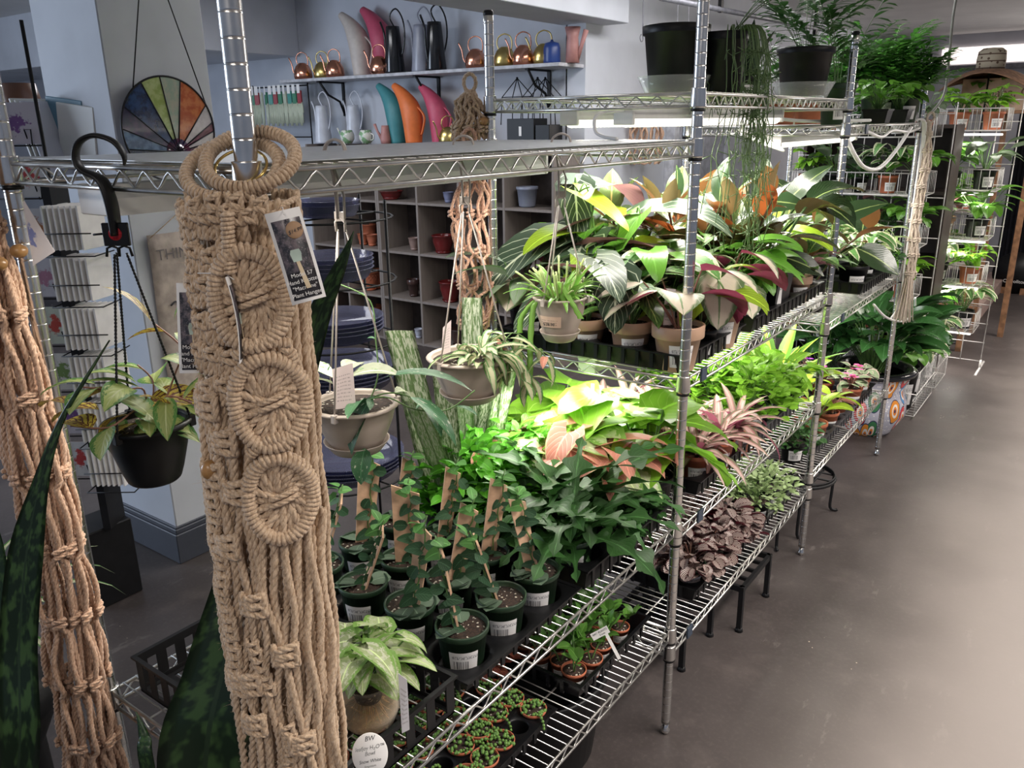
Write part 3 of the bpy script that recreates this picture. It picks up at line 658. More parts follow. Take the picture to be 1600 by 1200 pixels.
def plant(key, x, y, z, label, s=1, rz=None, group=None, tagged=True, seed=None, pot=None, tilt=0):
    name, cat, fn, lm, stem, pk, nv = K[key]; pk = pot or pk; USED[key] = USED.get(key, 0)+1; seed = USED[key] % nv if seed is None else seed
    rz = rz if rz is not None else (USED[key]*2.1) % 6.28
    t = thing(name, label, cat, (x, y, z), 0, group, s=s)
    P, S, Lb = pot_meshes(*pk)
    p = obj('pot', P, t); obj('soil', S, t)
    if tagged: obj('price_label', Lb, p, rot=(0, 0, .62))
    obj('foliage', foliage_mesh(key, seed, fn, [stem]+lm), t, (0, 0, pk[2]*.89), (tilt, 0, rz))
    return t
# ------------------------------------------------------------ trays
def tray(label, x0, x1, y0, y1, z, h=.055, cells=(4, 3), group=None, m=None, name='nursery_tray', cell_r=.9, holes=True):
    t = thing(name, label, 'tray', ((x0+x1)/2, (y0+y1)/2, z), 0, group); W2, D2 = (x1-x0)/2, (y1-y0)/2; b = MB(); th = .0018; fl = .007
    P = []
    for zz, q in ((0, -.012), (h-.004, 0), (h-.004, fl), (h, fl), (h, -.002), (.003, -.014)): P.append([(-W2-q, -D2-q, zz), (W2+q, -D2-q, zz), (W2+q, D2+q, zz), (-W2-q, D2+q, zz)])
    V = [p for q in P for p in q]; F = [(3, 2, 1, 0), (20, 21, 22, 23)]
    for i in range(5):
        for j in range(4): F.append((i*4+j, i*4+(j+1) % 4, i*4+4+(j+1) % 4, i*4+4+j))
    b.add(V, F, None, True)
    nx, ny = cells
    for j in range(int(W2*2/.04)):   # ribs on the side walls
        for sy in (-1, 1): b.box(-W2+.02+j*.04, -W2+.03+j*.04, sy*(D2+.001)-.002, sy*(D2+.001)+.002, .006, h-.006)
    for j in range(int(D2*2/.04)):
        for sx in (-1, 1): b.box(sx*(W2+.001)-.002, sx*(W2+.001)+.002, -D2+.02+j*.04, -D2+.03+j*.04, .006, h-.006)
    obj('tray_body', b.mesh('tray', m or blackp), t)
    if holes and nx:
        g = MB(); cx, cy = 2*W2/nx, 2*D2/ny; R = min(cx, cy)*.5*cell_r
        for i in range(nx):
            for j in range(ny):
                px, py = -W2+cx*(i+.5), -D2+cy*(j+.5); n = 24; V = []; F = []
                for k in range(n):
                    a = 2*PI*k/n; ca, sa = cos(a), sin(a); q = 1/max(abs(ca)/(cx/2), abs(sa)/(cy/2))
                    V += [(px+ca*q, py+sa*q, h-.002), (px+ca*R, py+sa*R, h-.001), (px+ca*R*.93, py+sa*R*.93, h-.006), (px+ca*R*.80, py+sa*R*.80, .008)]
                for k in range(n):
                    k2 = (k+1) % n
                    for w_ in range(3): F.append((k*4+w_, k2*4+w_, k2*4+w_+1, k*4+w_+1))
                g.add(V, F)
        obj('cell_insert', g.mesh('cells', m or blackp), t)
    return t
# ------------------------------------------------------------ ropes and macrame
def rope_mat(name, a, b_):
    t = NT(name); c = t.coord(); U, v, _ = t.sep(t.coord('UV'))
    f = t.noise(320, 3, t.mapv(c, 1, 1, .35), .7); base = t.mix(t.step(f, .3, .7), a, b_); base = t.mix(t.m('MULTIPLY', t.step(t.noise(6, 2, c), .45, .7), .3), base, tuple(x*.7 for x in a))
    t.set(base=base, rough=.9, spec=.15, sheen=.25); t.bump(f, .6, .0012); return t.mat
jute = rope_mat('jute_rope', (.40, .275, .175), (.70, .535, .38)); jute_w = rope_mat('warm_jute_rope', (.40, .235, .15), (.72, .49, .35)); cotton = rope_mat('cotton_rope', (.52, .42, .34), (.72, .62, .52))
pinkj = rope_mat('peach_rope', (.45, .24, .16), (.70, .45, .33))
def resample(P, st):
    P = [Vector(p) for p in P]; out = [P[0]]; acc = 0
    for a, b in zip(P, P[1:]):
        L = (b-a).length; d = st-acc
        while d <= L and L > 0: out.append(a.lerp(b, d/L)); d += st
        acc = L-(d-st)
    if (out[-1]-P[-1]).length > st*.4: out.append(P[-1])
    return out
def frames(P, closed=False):
    N = len(P); T = [((P[(i+1) % N] if closed or i < N-1 else P[i])-(P[i-1] if closed or i else P[i])).normalized() for i in range(N)]
    nx = T[0].orthogonal().normalized(); R = []
    for i in range(N):
        nx = nx-T[i]*nx.dot(T[i]); nx = nx.normalized() if nx.length > 1e-8 else T[i].orthogonal().normalized(); R.append((nx.copy(), T[i].cross(nx)))
    return R
def rope(b, P, r, strands=3, pitch=6.5, n=5, ph=0):
    P = resample(P, r*1.15)
    if len(P) < 3: return
    fr = frames(P)
    for k in range(strands):
        Q = []
        for i, p in enumerate(P):
            a = ph+2*PI*k/strands + i*1.15/pitch*2*PI; Q.append(p+fr[i][0]*cos(a)*r*.5+fr[i][1]*sin(a)*r*.5)
        b.tube(Q, r*.60, n)
def wrapped(b, P, R, r, pitch, n=5, closed=False):
    P = resample(P, pitch/8); fr = frames(P); b.tube(P, R*.9, 8)
    b.tube([p+fr[i][0]*cos(i*2*PI/8)*R+fr[i][1]*sin(i*2*PI/8)*R for i, p in enumerate(P)], r, n)
def fuzz(b, pts, n, L, rng, w=.00016):
    for _ in range(n):
        p = pts[rng.randrange(len(pts))]; d = Vector((rng.gauss(0, 1), rng.gauss(0, 1), rng.gauss(0, 1))).normalized(); e = Vector((rng.gauss(0, 1), rng.gauss(0, 1), rng.gauss(0, 1))).normalized()
        l = L*rng.uniform(.4, 1.2); b.tube([p, p+d*l*.5+e*l*.1, p+d*l+e*l*.35], [w, w, w*.4], 3, cap=False)
RD = Vector((.806, .592, 0)); FD = Vector((.592, -.806, 0)); ZV = Vector((0, 0, 1))
def macrame_front():
    t = thing('macrame_plant_hanger', 'large natural jute macrame hanger with knotted rosettes on the front post', 'plant hanger', (0, 0, 1.6)); rng = random.Random(5)
    def cen(z): return RD*(-.008-.006*max(0, 1.5-z)) + FD*(.012+.03*max(0, 1.5-z))
    def half(z): return .063+.014*max(0, min(1, (1.55-z)/.6))
    def S(s, z, off=0, bq=.045, f=1):
        a = half(z)*f; q = max(0, 1-(s/a)**2)**.5; c = cen(z)
        return Vector((c.x, c.y, 0)) + RD*s + FD*(bq*q*f+off) + ZV*(z-1.6)
    # wrapped rings
    b = MB()
    def ring(cx, cz, R, tilt, rr, rw, pitch, dz=0):
        P = []
        for k in range(65):
            a = 2*PI*k/64; x = R*cos(a); y = R*sin(a); P.append(RD*(cx+x) + FD*(y*cos(tilt)+.004) + ZV*(cz-y*sin(tilt)))
        wrapped(b, P, rr, rw, pitch)
    ring(.006, .004, .048, .62, .0060, .0025, .0052); ring(-.014, -.006, .050, .60, .0060, .0025, .0052)
    obj('wrapped_ring', b.mesh('rings', jute), t)
    g = MB(); P = [RD*(-.006+.028*cos(2*PI*k/40)) + FD*(.028*sin(2*PI*k/40)*.78+.002) + ZV*(-.004-.028*sin(2*PI*k/40)*.63) for k in range(40)]
    g.tube(P, .0016, 8, closed=True); obj('brass_ring', g.mesh('ring', gold), t)
    c_ = MB(); pts = []
    def knot(s, z, w=.0095, r=.0046, off=.003, bb=None):
        bb = c_
        for dz, q in ((.0045, 1), (-.0045, -1)):
            P = [S(s+w*math.cos(PI*i/8), z+dz+q*.003*math.cos(PI*i/8), off+.006*sin(PI*i/8)) for i in range(9)]; rope(bb, P, r*.85, ph=s*99)
        for q in (-1, 1):
            P = [S(s+q*w*.95, z+.009*math.cos(PI*i/6), off+.004*sin(PI*i/6)) for i in range(7)]; rope(bb, P, r*.8)
    def cord(s0, z0, s1, z1, off=0, r=.0047, f=1, bow=0):
        n = 7; P = [S(s0+(s1-s0)*(i/n)+bow*sin(PI*i/n), z0+(z1-z0)*i/n, off+.002*sin(PI*i/n), f=f) for i in range(n+1)]; rope(c_, P, r, ph=rng.random()*6); pts.extend(P)
    # cow-hitch band under the ring
    for i in range(11):
        s = -.058+.0115*i; knot(s, 1.566-.012*abs(s)/.06-.012*(i % 2), .0065, .0040, .004)
    # diamond net on the left
    rows = 6; z0 = 1.552; dz = .037
    def ks(r, i): return -.056+.021*i+(r % 2)*.0105
    for r in range(rows):
        for i in range(4 if r else 5):
            s = ks(r, i)
            if s > (.010 if r < 2 else -.004): continue
            z = z0-dz*r+rng.uniform(-.004, .004); knot(s, z-.004, .0085)
            for q in (-1, 1):
                s2 = ks(r+1, i)+(0 if (r % 2) == (0 if q > 0 else 1) else (-.021 if q < 0 and r % 2 == 0 else .021 if q > 0 else 0))
                for e in (-.0032, .0032): cord(s+q*.004+e, z-.006, s2-q*.003+e, z-dz+.006)
    # bundles and long cords
    kn = [(-.048, 1.345), (-.030, 1.305), (-.050, 1.262), (-.022, 1.245), (-.040, 1.175), (-.046, .985), (-.030, .99), (.018, 1.03), (.028, .90), (-.014, 1.10), (-.030, .93)]
    def flow(s0, z):
        s = s0
        for (a, kz) in kn: s += (a-s0)*.80*math.exp(-((z-kz)/.034)**2)*math.exp(-((s0-a)/.017)**2)
        return s + .0032*sin(z*31+s0*220)
    for j in range(16):
        s0 = -.066+.0087*j; zt = 1.36 if s0 < -.006 else (1.20 if s0 > .002 else 1.50); z1 = .70
        n = 60; P = [S(flow(s0, zt+(z1-zt)*i/n), zt+(z1-zt)*i/n, .001+.004*sin(j*2.3+i*.12)) for i in range(n+1)]
        rope(c_, P, .0048 if j % 3 else .0054, ph=j); pts.extend(P)
    for j in range(15):   # inner layer and the back half
        s0 = -.056+.008*j; P = [S(s0, 1.56+(.70-1.56)*i/50, -.022, f=.9) for i in range(51)]; rope(c_, P, .0062, ph=j)
    for j in range(12):
        s0 = -.060+.011*j; P = []
        for i in range(41):
            z = 1.57+(.70-1.57)*i/40; a = half(z); q = max(0, 1-(s0/a)**2)**.5; c = cen(z); P.append(Vector((c.x, c.y, 0))+RD*(s0+.002*sin(z*40+j))-FD*(.036*q)+ZV*(z-1.6))
        rope(c_, P, .0052, ph=j); pts.extend(P)
    for (s, z) in kn:
        for dz in (0, -.012): knot(s, z+dz, .014, .0056, .008)
    # tight spiral of square knots down the left edge with a bead, others lower down
    for i in range(17): knot(-.060+.004*sin(i*.9)+i*.0004, 1.235-.0115*i, .0095, .0040, .006+.002*sin(i*1.3))
    for i in range(6): knot(-.052+.004*sin(i), 1.035-.012*i, .009, .0040, .006); knot(-.022+.003*i, 1.035-.012*i, .007, .0036, .005)
    for i in range(14): knot(.010+.003*sin(i), .915-.013*i, .008, .0040, .004)
    obj('knotted_ropework', c_.mesh('ropework', jute), t)
    bd = MB().ball(tuple(S(-.052, 1.262, .012)), .0105, 14, 10, (1, 1, 1.15)); obj('wooden_bead', bd.mesh('bead', mat('honey_wood', (.36, .19, .07), .3, 0, .15, 60)), t)
    # rosettes
    for (cs, cz, a, h, ph) in ((.016, 1.462, .036, .052, 2.6), (.026, 1.345, .036, .052, 2.8), (.028, 1.230, .034, .050, 2.9)):
        rb = MB(); OFF = .012
        def E(ang, q, off): 
            s = cs+a*q*cos(ang); return S(min(s, half(cz)*.995), cz+h*q*sin(ang), off)
        P = [E(ph+2*PI*k/60*1.0, 1.0, OFF) for k in range(61)]; wrapped(rb, P, .0070, .0029, .0054)
        for k in range(20):
            an = 2*PI*k/20; inner = .12+.08*sin(k*2); P = [E(an+.20*(1-i/6), inner+(.90-inner)*i/6, OFF-.010+.006*sin(PI*.5*i/6)+.002*(k % 2)) for i in range(7)]; rope(rb, P, .0048, ph=k)
        for q in (-.004, .004):
            P = [S(cs-.010+.030*i/6, cz+q-.004+.010*i/6, OFF+.001+.004*sin(PI*i/6)) for i in range(7)]; rope(rb, P, .0034)
        obj('rosette', rb.mesh('rosette', jute), t); pts.extend([E(2*PI*k/30, 1, OFF+.005) for k in range(30)])
    for (s0, za, s1, zb) in ((.005, 1.555, .000, 1.49), (.045, 1.40, .055, 1.385), (-.004, 1.40, .050, 1.41), (.000, 1.285, .052, 1.30)):
        rb = MB(); wrapped(rb, [S(s0+(s1-s0)*i/8, za+(zb-za)*i/8+.01*sin(PI*i/8), .013) for i in range(9)], .0055, .0023, .0046); obj('wrapped_band', rb.mesh('band', jute), t)
    fz = MB(); fuzz(fz, pts+[S(rng.uniform(-.06, .065), rng.uniform(.75, 1.57), .012) for _ in range(300)], 4800, .012, rng)
    tag(obj('loose_fibres', fz.mesh('fibres', jute), t), kind='stuff')
macrame_front()
def atd(u, v, d): return CAM + ray(u, v)*d
def photo_tag(label, corners, depth, lines, sticker=None, group=None, name='price_tag'):
    """a printed hang tag: white border, dark photo print and white writing"""
    tl, tr, br, bl = [atd(*c, dd) for c, dd in zip(corners, depth)]
    M = frame_M((tl+tr+br+bl)/4, (tr-tl)+(br-bl), (tl-bl)+(tr-br)); W = ((tr-tl).length+(br-bl).length)/2; H = ((tl-bl).length+(tr-br).length)/2
    t = thing(name, label, 'tag', tuple(M.translation), group=group); t.rotation_euler = M.to_euler()
    def bent(x0, x1, y0, y1, z):
        b = MB(); n = 8
        V = []; U = []; F = []
        for i in range(n+1):
            y = y0+(y1-y0)*i/n; zz = z-.004*(2*y/H)**2
            for x, u in ((x0, 0), (x1, 1)): V.append((x, y, zz)); U.append((u, i/n))
            for x, u in ((x0, 0), (x1, 1)): V.append((x, y, zz-.0005)); U.append((u, i/n))
        for i in range(n): a = i*4; F += [(a, a+1, a+5, a+4), (a+3, a+2, a+6, a+7), (a+1, a+3, a+7, a+5), (a+2, a, a+4, a+6)]
        b.add(V, F, U); return b
    obj('card', bent(-W/2, W/2, -H/2, H/2, 0).mesh('card', paper), t)
    nt = MC.get('tag_print')
    if not nt:
        q = NT('tag_print'); u, v, _ = q.sep(q.coord('UV')); uv = q.comb(u, q.m('MULTIPLY', v, 2)); n1 = q.noise(3, 4, uv, .6); n2 = q.noise(14, 5, uv, .7)
        b = q.mix(q.step(n1, .4, .62), (.03, .03, .035), (.16, .13, .14)); b = q.mix(q.m('MULTIPLY', q.step(n2, .55, .7), q.m('GREATER_THAN', v, .38)), b, (.34, .28, .32))
        b = q.mix(q.m('LESS_THAN', v, .34), b, (.025, .02, .02)); q.set(base=b, rough=.25, spec=.6); nt = MC['tag_print'] = q.mat
    obj('photo_print', bent(-W*.41, W*.41, -H*.46, H*.40, .0006).mesh('print', nt), t)
    pz = MB().lathe([(W*.10, -H*.02), (W*.14, 0), (W*.13, H*.10), (W*.09, H*.13)], 16, M=Matrix.Translation((0, -H*.08, .0008)) @ Matrix.Diagonal((1, .05, 1, 1)) @ Matrix.Identity(4)) if 0 else MB()
    P = [(-W*.12, 0), (-W*.16, H*.09), (-W*.12, H*.13), (W*.12, H*.13), (W*.16, H*.09), (W*.12, 0)]
    pz.add([(x, y-H*.06, .0014) for x, y in P], [tuple(range(5, -1, -1))]); pz.mi = 1; pz.add([(-W*.05, -H*.06, .0013), (W*.05, -H*.06, .0013), (W*.16, -H*.36, .0008), (W*.02, -H*.36, .0008)], [(0, 3, 2, 1)])
    obj('printed_hanger', pz.mesh('picture', [mat('tag_pot_green', (.45, .55, .48), .4), mat('tag_rope_cream', (.62, .50, .33), .5)]), t)
    for k, l in enumerate(lines):
        tx = text_mesh('lettering', l, H*.062, paper); obj('lettering', tx, t, (0, -H*.20-k*H*.072, .0010-.004*((.4+.144*k))**2+.0008))
    obj('hanging_string', MB().tube([(0, H*.45, .001), (.002, H*.53, -.008), (0, H*.56, -.035)],    .0006, 5).mesh('string', paper), t)
    if sticker:
        s = obj('price_sticker', MB().lathe([(.0001, .0011), (W*.24, .0011), (W*.245, .0006)], 28).mesh('sticker', mat('kraft_sticker', (.42, .26, .15), .7)), t, (W*.16, H*.27, 0))
        obj('lettering', text_mesh('lettering', sticker, W*.15, ink_m, .3), s, (0, -.001, .0013), (0, 0, .15))
    return t
ML = ['Model 57', 'Hand Knotted', '"Macrame"', 'Plant Hanger']
photo_tag('white bordered photo tag with round kraft price sticker on the big jute hanger', [(416, 333), (471, 322), (508, 463), (455, 479)], [.838, .850, .868, .856], ML, '$14.99')
photo_tag('photo tag half hidden behind the left edge of the big jute hanger', [(274, 443), (322, 443), (330, 584), (281, 584)], [.895, .905, .925, .915], ML, ' ')
e = photo_tag('thin tag seen edge-on tucked between the knots of the big jute hanger', [(358, 433), (368, 428), (388, 560), (381, 568)], [.845, .872, .895, .868], [])

# ------------------------------------------------------------ second macrame on the far left post, third behind the back post, cotton one
def macrame_column(name, label, cat, cx, cy, ztop, zbot, R, m, ncord=12, knots=6, r=.0036, seed=1, spread=1.4, beads=(), group=None, dirv=FD, tail=.1, fz=600, flat=.7):
    t = thing(name, label, cat, (cx, cy, ztop), group=group); rng = random.Random(seed); b = MB(); kb = MB(); pts = []
    side = Vector((-dirv.y, dirv.x, 0)); H = ztop-zbot
    for j in range(ncord):
        a = 2*PI*j/ncord; P = []
        n = int(H/.012)
        for i in range(n+1):
            t_ = i/n; rad = R*(.35+.65*min(1, t_*4))*(1+(spread-1)*t_); ph = t_*knots*PI; pinch = (.84+.16*abs(sin(ph)))*(1 if j % 3 else .62); 
            sh = (.5 if int(t_*knots) % 2 else -.5)*PI*2/ncord*abs(cos(ph))**3
            aa = a+sh*(1 if j % 2 else -1); P.append(side*(rad*pinch*cos(aa)+.005*sin(t_*23+j*1.9)*min(1, t_*5)) + dirv*(rad*pinch*flat*sin(aa)+.004*sin(t_*19+j*2.7)*min(1, t_*5)) + ZV*(-H*t_) + side*.006*sin(t_*9+seed))
        rope(b, P, r, ph=j); pts.extend(P)
        for k in range(1, knots+1):
            i = min(n, int((k-.0)/knots*n)); p = P[i-2] if i > 2 else P[0]
            if (j+k) % 2:
                o = Vector((p.x, p.y, 0)).normalized()*.003; tg = ZV.cross(o).normalized()
                for dz in (.005, -.005): rope(b, [p+o+tg*(.010*cos(PI*q/6))+o*(1.2*sin(PI*q/6))+ZV*(dz+.003*cos(PI*q/6)) for q in range(7)], r*.9)
    lp = [side*(.016*cos(PI*q/12*2))+ZV*(.02+.022*sin(PI*q/12*2)) for q in range(13)]; rope(b, lp, r*1.2)
    obj('knotted_ropework', b.mesh('ropework', m), t)
    for k in range(3): 
        pass
    wr = MB(); wrapped(wr, [ZV*(-.0-.03*i/6) for i in range(7)], R*.42, r*.8, r*1.7); obj('wrapped_knot', wr.mesh('wrap', m), t)
    for (s, f, z) in beads:
        bd = MB().ball((0, 0, 0), .0125, 16, 10, (1, 1, .85)); obj('wooden_bead', bd.mesh('bead', mat('honey_wood', (.36, .19, .07), .3, 0, .15, 60)), t, tuple(side*s+dirv*f+ZV*(z-ztop)))
    if fz:
        q = MB(); fuzz(q, pts, fz, .010, rng); tag(obj('loose_fibres', q.mesh('fibres', m), t), kind='stuff')
    return t
LP = Vector((-.574, 0, 0))
mc = LP - RD*.030 + FD*.035
macrame_column('macrame_plant_hanger', 'peach brown rope macrame hanger with wooden beads on the far left post', 'plant hanger', mc.x, mc.y, 1.61, .42, .040, jute_w, 24, 9, .0048, 3, 1.25,
    beads=[(.028, .034, 1.505), (-.004, .040, 1.495), (.030, .036, 1.452), (.002, .042, 1.455), (.042, .0, 1.465), (.012, .058, 1.50), (.016, .058, 1.455)])
mc = Vector((WX, Y1, 0)) - RD*.045
macrame_column('macrame_plant_hanger', 'peach rope macrame hanger hanging beside the back post below the top shelf', 'plant hanger', mc.x+.01, mc.y-.03, 1.585, 1.10, .05, pinkj, 12, 5, .0042, 7, 1.0, fz=300)
mc2 = at(742, 150, y=Y1)
macrame_column('macrame_tassel', 'tan rope tassel with a wooden bead hooked on top of the back post', 'plant hanger', mc2.x, mc2.y-.02, 1.72, 1.60, .030, jute, 28, 1, .0042, 9, 1.7, beads=[(.035, .03, 1.645)], fz=100)
# cream cotton macrame at the far post with white cable and switch
mc3 = Vector((.02, Y3-.02, 0))
t = macrame_column('macrame_wall_hanging', 'long cream cotton macrame with a tassel hanging on the farthest post', 'plant hanger', .045, Y3-.03, 1.62, .92, .017, cotton, 18, 9, .0045, 12, 1.0, fz=0)
tb = MB()
for j in range(26):
    a = j*2.4; rr = .004*(j**.5); tb.tube([(rr*.6*cos(a), rr*.6*sin(a), -.66), (rr*1.1*cos(a), rr*1.1*sin(a), -.74), (rr*2.2*cos(a), rr*2.2*sin(a), -.90-.006*(j % 3))], .0026, 5)
obj('tassel', tb.mesh('tassel', cotton), t)

# ------------------------------------------------------------ snake plant close to the camera
def blade(b, P, Wd, roll, fold=.22):
    """P: list of centre points, Wd: widths, roll: facing side vector per point"""
    V = []; U = []; F = []; LID[0] += 1; uid = LID[0] % 97; n = len(P)
    for i, (p, w) in enumerate(zip(P, Wd)):
        p = Vector(p); s = Vector(roll[i] if isinstance(roll, list) else roll).normalized(); T = (Vector(P[min(n-1, i+1)])-Vector(P[max(0, i-1)])).normalized(); nn = T.cross(s).normalized()
        for c in range(7): k = c/3-1; V.append(tuple(p+s*(k*w/2)-nn*(abs(k)**1.6*fold*w/2))); U.append((uid+.01+.98*c/6, i/(n-1)))
        for c in range(6, -1, -1): k = c/3-1; V.append(tuple(p+s*(k*w/2)-nn*(abs(k)**1.6*fold*w/2+.003*(1-abs(k)**3)))); U.append((uid+.01+.98*c/6, i/(n-1)))
    for i in range(n-1):
        for c in range(14): F.append((i*14+c, i*14+(c+1) % 14, (i+1)*14+(c+1) % 14, (i+1)*14+c))
    b.add(V, F, U)
def smooth(P, m=6):
    P = [Vector(p) for p in P]; out = []
    for i in range(len(P)-1):
        a, b, c, d = P[max(0, i-1)], P[i], P[i+1], P[min(len(P)-1, i+2)]
        for k in range(m):
            t = k/m; out.append(.5*((2*b)+(c-a)*t+(2*a-5*b+4*c-d)*t*t+(3*b-a-3*c+d)*t**3))
    out.append(P[-1]); return out
def smv(W, m=6):
    q = smooth([(w, 0, 0) for w in W], m); return [max(.0004, x.x) for x in q]
sp = thing('snake_plant', 'tall dark mottled snake plant standing behind the big jute hanger', 'plant', (-.17, -.11, .45))
def local(L, o): return [Vector(p)-Vector(o) for p in L]
b = MB(); o = (-.17, -.11, .45)
C = [(-.17, -.11, .45), atd(322, 1190, 1.07), atd(352, 1040, 1.06), atd(385, 900, 1.07), atd(440, 700, 1.10), atd(492, 515, 1.13), atd(528, 425, 1.15), atd(553, 362, 1.16)]
blade(b, smooth(local(C, o)), smv([.05, .128, .110, .085, .064, .044, .026, .001]), RD+Vector((0, 0, .25)))
blade(b, smooth(local([(-.16, -.13, .45), atd(395, 1190, 1.12), atd(402, 1080, 1.13), atd(398, 990, 1.15)], o)), smv([.04, .05, .04, .002]), RD-FD*.6)
blade(b, smooth(local([(-.25, -.10, .45), atd(232, 1200, 1.14), atd(226, 1150, 1.15), atd(213, 1112, 1.16)], o)), smv([.02, .022, .016, .001]), RD)
obj('foliage', b.mesh('snake_leaves', [LM['snake']]), sp)
pp, so, lb = pot_meshes('nursery', .10, .17, blackp); obj('pot', pp, sp, (0, 0, -.13)); obj('soil', so, sp, (0, 0, -.13))
st_ = MB().lathe([(.085, 0), (.09, .01), (.06, .03), (.055, .25), (.09, .29), (.105, .30), (.105, .319), (.001, .319)], 20)
tag(obj('plant_pedestal', st_.mesh('pedestal', blackm), None, (-.17, -.11, 0)), 'black round pedestal under the snake plant behind the big jute hanger', 'stand')
sp = thing('snake_plant', 'dark snake plant with a thin twisted tip at the far left edge', 'plant', (-.52, -.26, .45)); o = (-.52, -.26, .45); b = MB()
blade(b, smooth(local([(-.52, -.26, .45), atd(30, 1200, 1.10), atd(32, 1010, 1.07), atd(44, 860, 1.05), atd(66, 750, 1.04), atd(95, 660, 1.04), atd(134, 592, 1.04), atd(172, 532, 1.05)], o)), smv([.04, .058, .052, .046, .022, .010, .006, .001]), [RD]*43 if 0 else RD)
blade(b, smooth(local([(-.56, -.24, .45), atd(-25, 1200, 1.16), atd(-12, 1000, 1.14), atd(-5, 870, 1.13), atd(-12, 800, 1.13)], o)), smv([.04, .07, .065, .03, .001]), RD)
obj('foliage', b.mesh('snake_leaves', [LM['snake']]), sp); obj('pot', pp, sp, (0, 0, -.13)); obj('soil', so, sp, (0, 0, -.13))
tag(obj('plant_pedestal', bpy.data.meshes['pedestal'], None, (-.52, -.26, 0)), 'black round pedestal under the leftmost snake plant', 'stand')
# variegated plant peeking in from the left edge
t = thing('spider_plant', 'cream striped spider plant peeking in behind the leftmost snake plant', 'plant', (-.80, -.10, .62))
b = MB(); rng = random.Random(8); straps(34, .30, .018, (5, 80), 1.8, 'st', .3)(b, rng)
spb = MB(); spb.mi = 0; straps(30, .26, .018, (0, 85), 1.9, 'st', .3)(spb, rng)
for i in range(len(spb.m)): spb.m[i] = 0
obj('foliage', spb.mesh('spider_foliage', [LM['spid']]), t, (0, 0, .12)); q = pot_meshes('nursery', .07, .12, blackp); obj('pot', q[0], t); obj('soil', q[1], t)
tag(obj('plant_pedestal', bpy.data.meshes['pedestal'], None, (-.80, -.10, 0), s=(1, 1, .62/.319)), 'black round pedestal under the spider plant at the left edge', 'stand')

# ------------------------------------------------------------ hanging pots
def project(p):
    d = Vector(p)-CAM; z = d.dot(_f); return 800+FPX*d.dot(_r)/z, 600-FPX*d.dot(_u)/z, z
def zat(x, y, v):
    a, b_ = 0, 2.4
    for _ in range(40):
        m = (a+b_)/2
        if project((x, y, m))[1] > v: a = m
        else: b_ = m
    return m
def hanging(name, label, x, y, vbot, R, H, m, hm, ztop=1.6, shape='bowl', saucer=True, fol=None, tag_=None, beaded=False, rz=.4, redclip=False, az0=.5, cat='plant'):
    zb = zat(x, y, vbot); t = thing(name, label, cat, (x, y, zb)); z0 = .014 if saucer else 0
    p, s, _ = pot_meshes(shape, R, H, m); po = obj('pot', p, t, (0, 0, z0)); obj('soil', s, t, (0, 0, z0))
    if saucer:
        sb = MB().lathe([(R*.52, 0), (R*.58, .002), (R*.76, .020), (R*.78, .023), (R*.745, .022), (R*.57, .006), (.001, .005)], 32); obj('saucer', sb.mesh('saucer', m), t)
    zt = ztop-zb; h = obj('hanger', None, t) if 0 else None; hb = MB(); zs = zt-.115 if not beaded else zt-.075
    A = [az0, az0+2*PI/3, az0+4*PI/3]
    if not beaded:
        # flat plastic hook over the wires, fork and rigid cords
        hk = [(-.004, 0, zs+.0), (-.004, 0, zs+.05), (-.009, 0, zs+.085), (-.020, 0, zt-.008), (-.016, 0, zt+.008), (0, 0, zt+.016), (.017, 0, zt+.010), (.022, 0, zt-.004)]
        hb.tube(smooth(hk, 5), .0030, 8, flat=(1.7, .8)); hb.tube([(.010, 0, zs), (.012, 0, zs+.04), (-.004, 0, zs+.085)], .0022, 6)
        for q in (-1, 1): hb.tube([(q*.009, 0, zs-.022), (q*.010, 0, zs-.006), (0, 0, zs+.004)], .0022, 6)
        hb.box(-.010, .010, -.0016, .0016, zs-.004, zs+.012)
    else:
        hk = [(0, 0, zs-.02), (0, 0, zs+.02), (-.008, 0, zs+.05), (-.030, 0, zt-.012), (-.036, 0, zt+.004), (-.028, 0, zt+.022), (-.008, 0, zt+.030), (.016, 0, zt+.022), (.026, 0, zt+.004), (.022, 0, zt-.012)]
        hb.tube(smooth([(-a*1.0, 0, c) if 0 else (a, 0, c) for a, _, c in hk], 5), smv([.014, .016, .014, .011, .0095, .0095, .0095, .009, .007, .001], 5), 8, flat=(1, .35))
        hb.box(-.017, .017, -.003, .003, zs-.034, zs-.004, c=.001); hb.tube([(-.017, 0, zs-.018), (-.030, 0, zs-.019)], .0016, 6)
        for q in (-1, 1): hb.tube([(q*.017, 0, zs-.048), (q*.015, 0, zs-.037), (q*.008, 0, zs-.034), (q*.001, 0, zs-.037), (0, 0, zs-.048)], .0018, 6)
    hk_o = obj('hook', hb.mesh('hook', hm), t, rot=(0, 0, rz))
    if redclip: obj('red_clip', MB().lathe([(.0035, -.005), (.0035, -.0085), (.0088, -.0085), (.0088, .0), (.0035, .0)], 20, M=Matrix.Rotation(PI/2, 4, 'X')).mesh('clip', mat('red_plastic', (.60, .02, .035), .35)), hk_o, (.0, -.003, zs-.018))
    for a in A:
        c = MB(); top = (.009*cos(a), .009*sin(a), zs-(.02 if not beaded else .044)); end = (R*1.02*cos(a), R*1.02*sin(a), z0+H*.93)
        if beaded: rope(c, [top, end], .0019, 2, 5)
        else: c.tube([top, end], .0017, 6)
        c.box(end[0]-.005, end[0]+.005, end[1]-.005, end[1]+.005, end[2]-.008, end[2]+.008, c=.001); obj('cord', c.mesh('cord', hm), t)
    return t, zb, z0+H*.9
rng = random.Random(21)
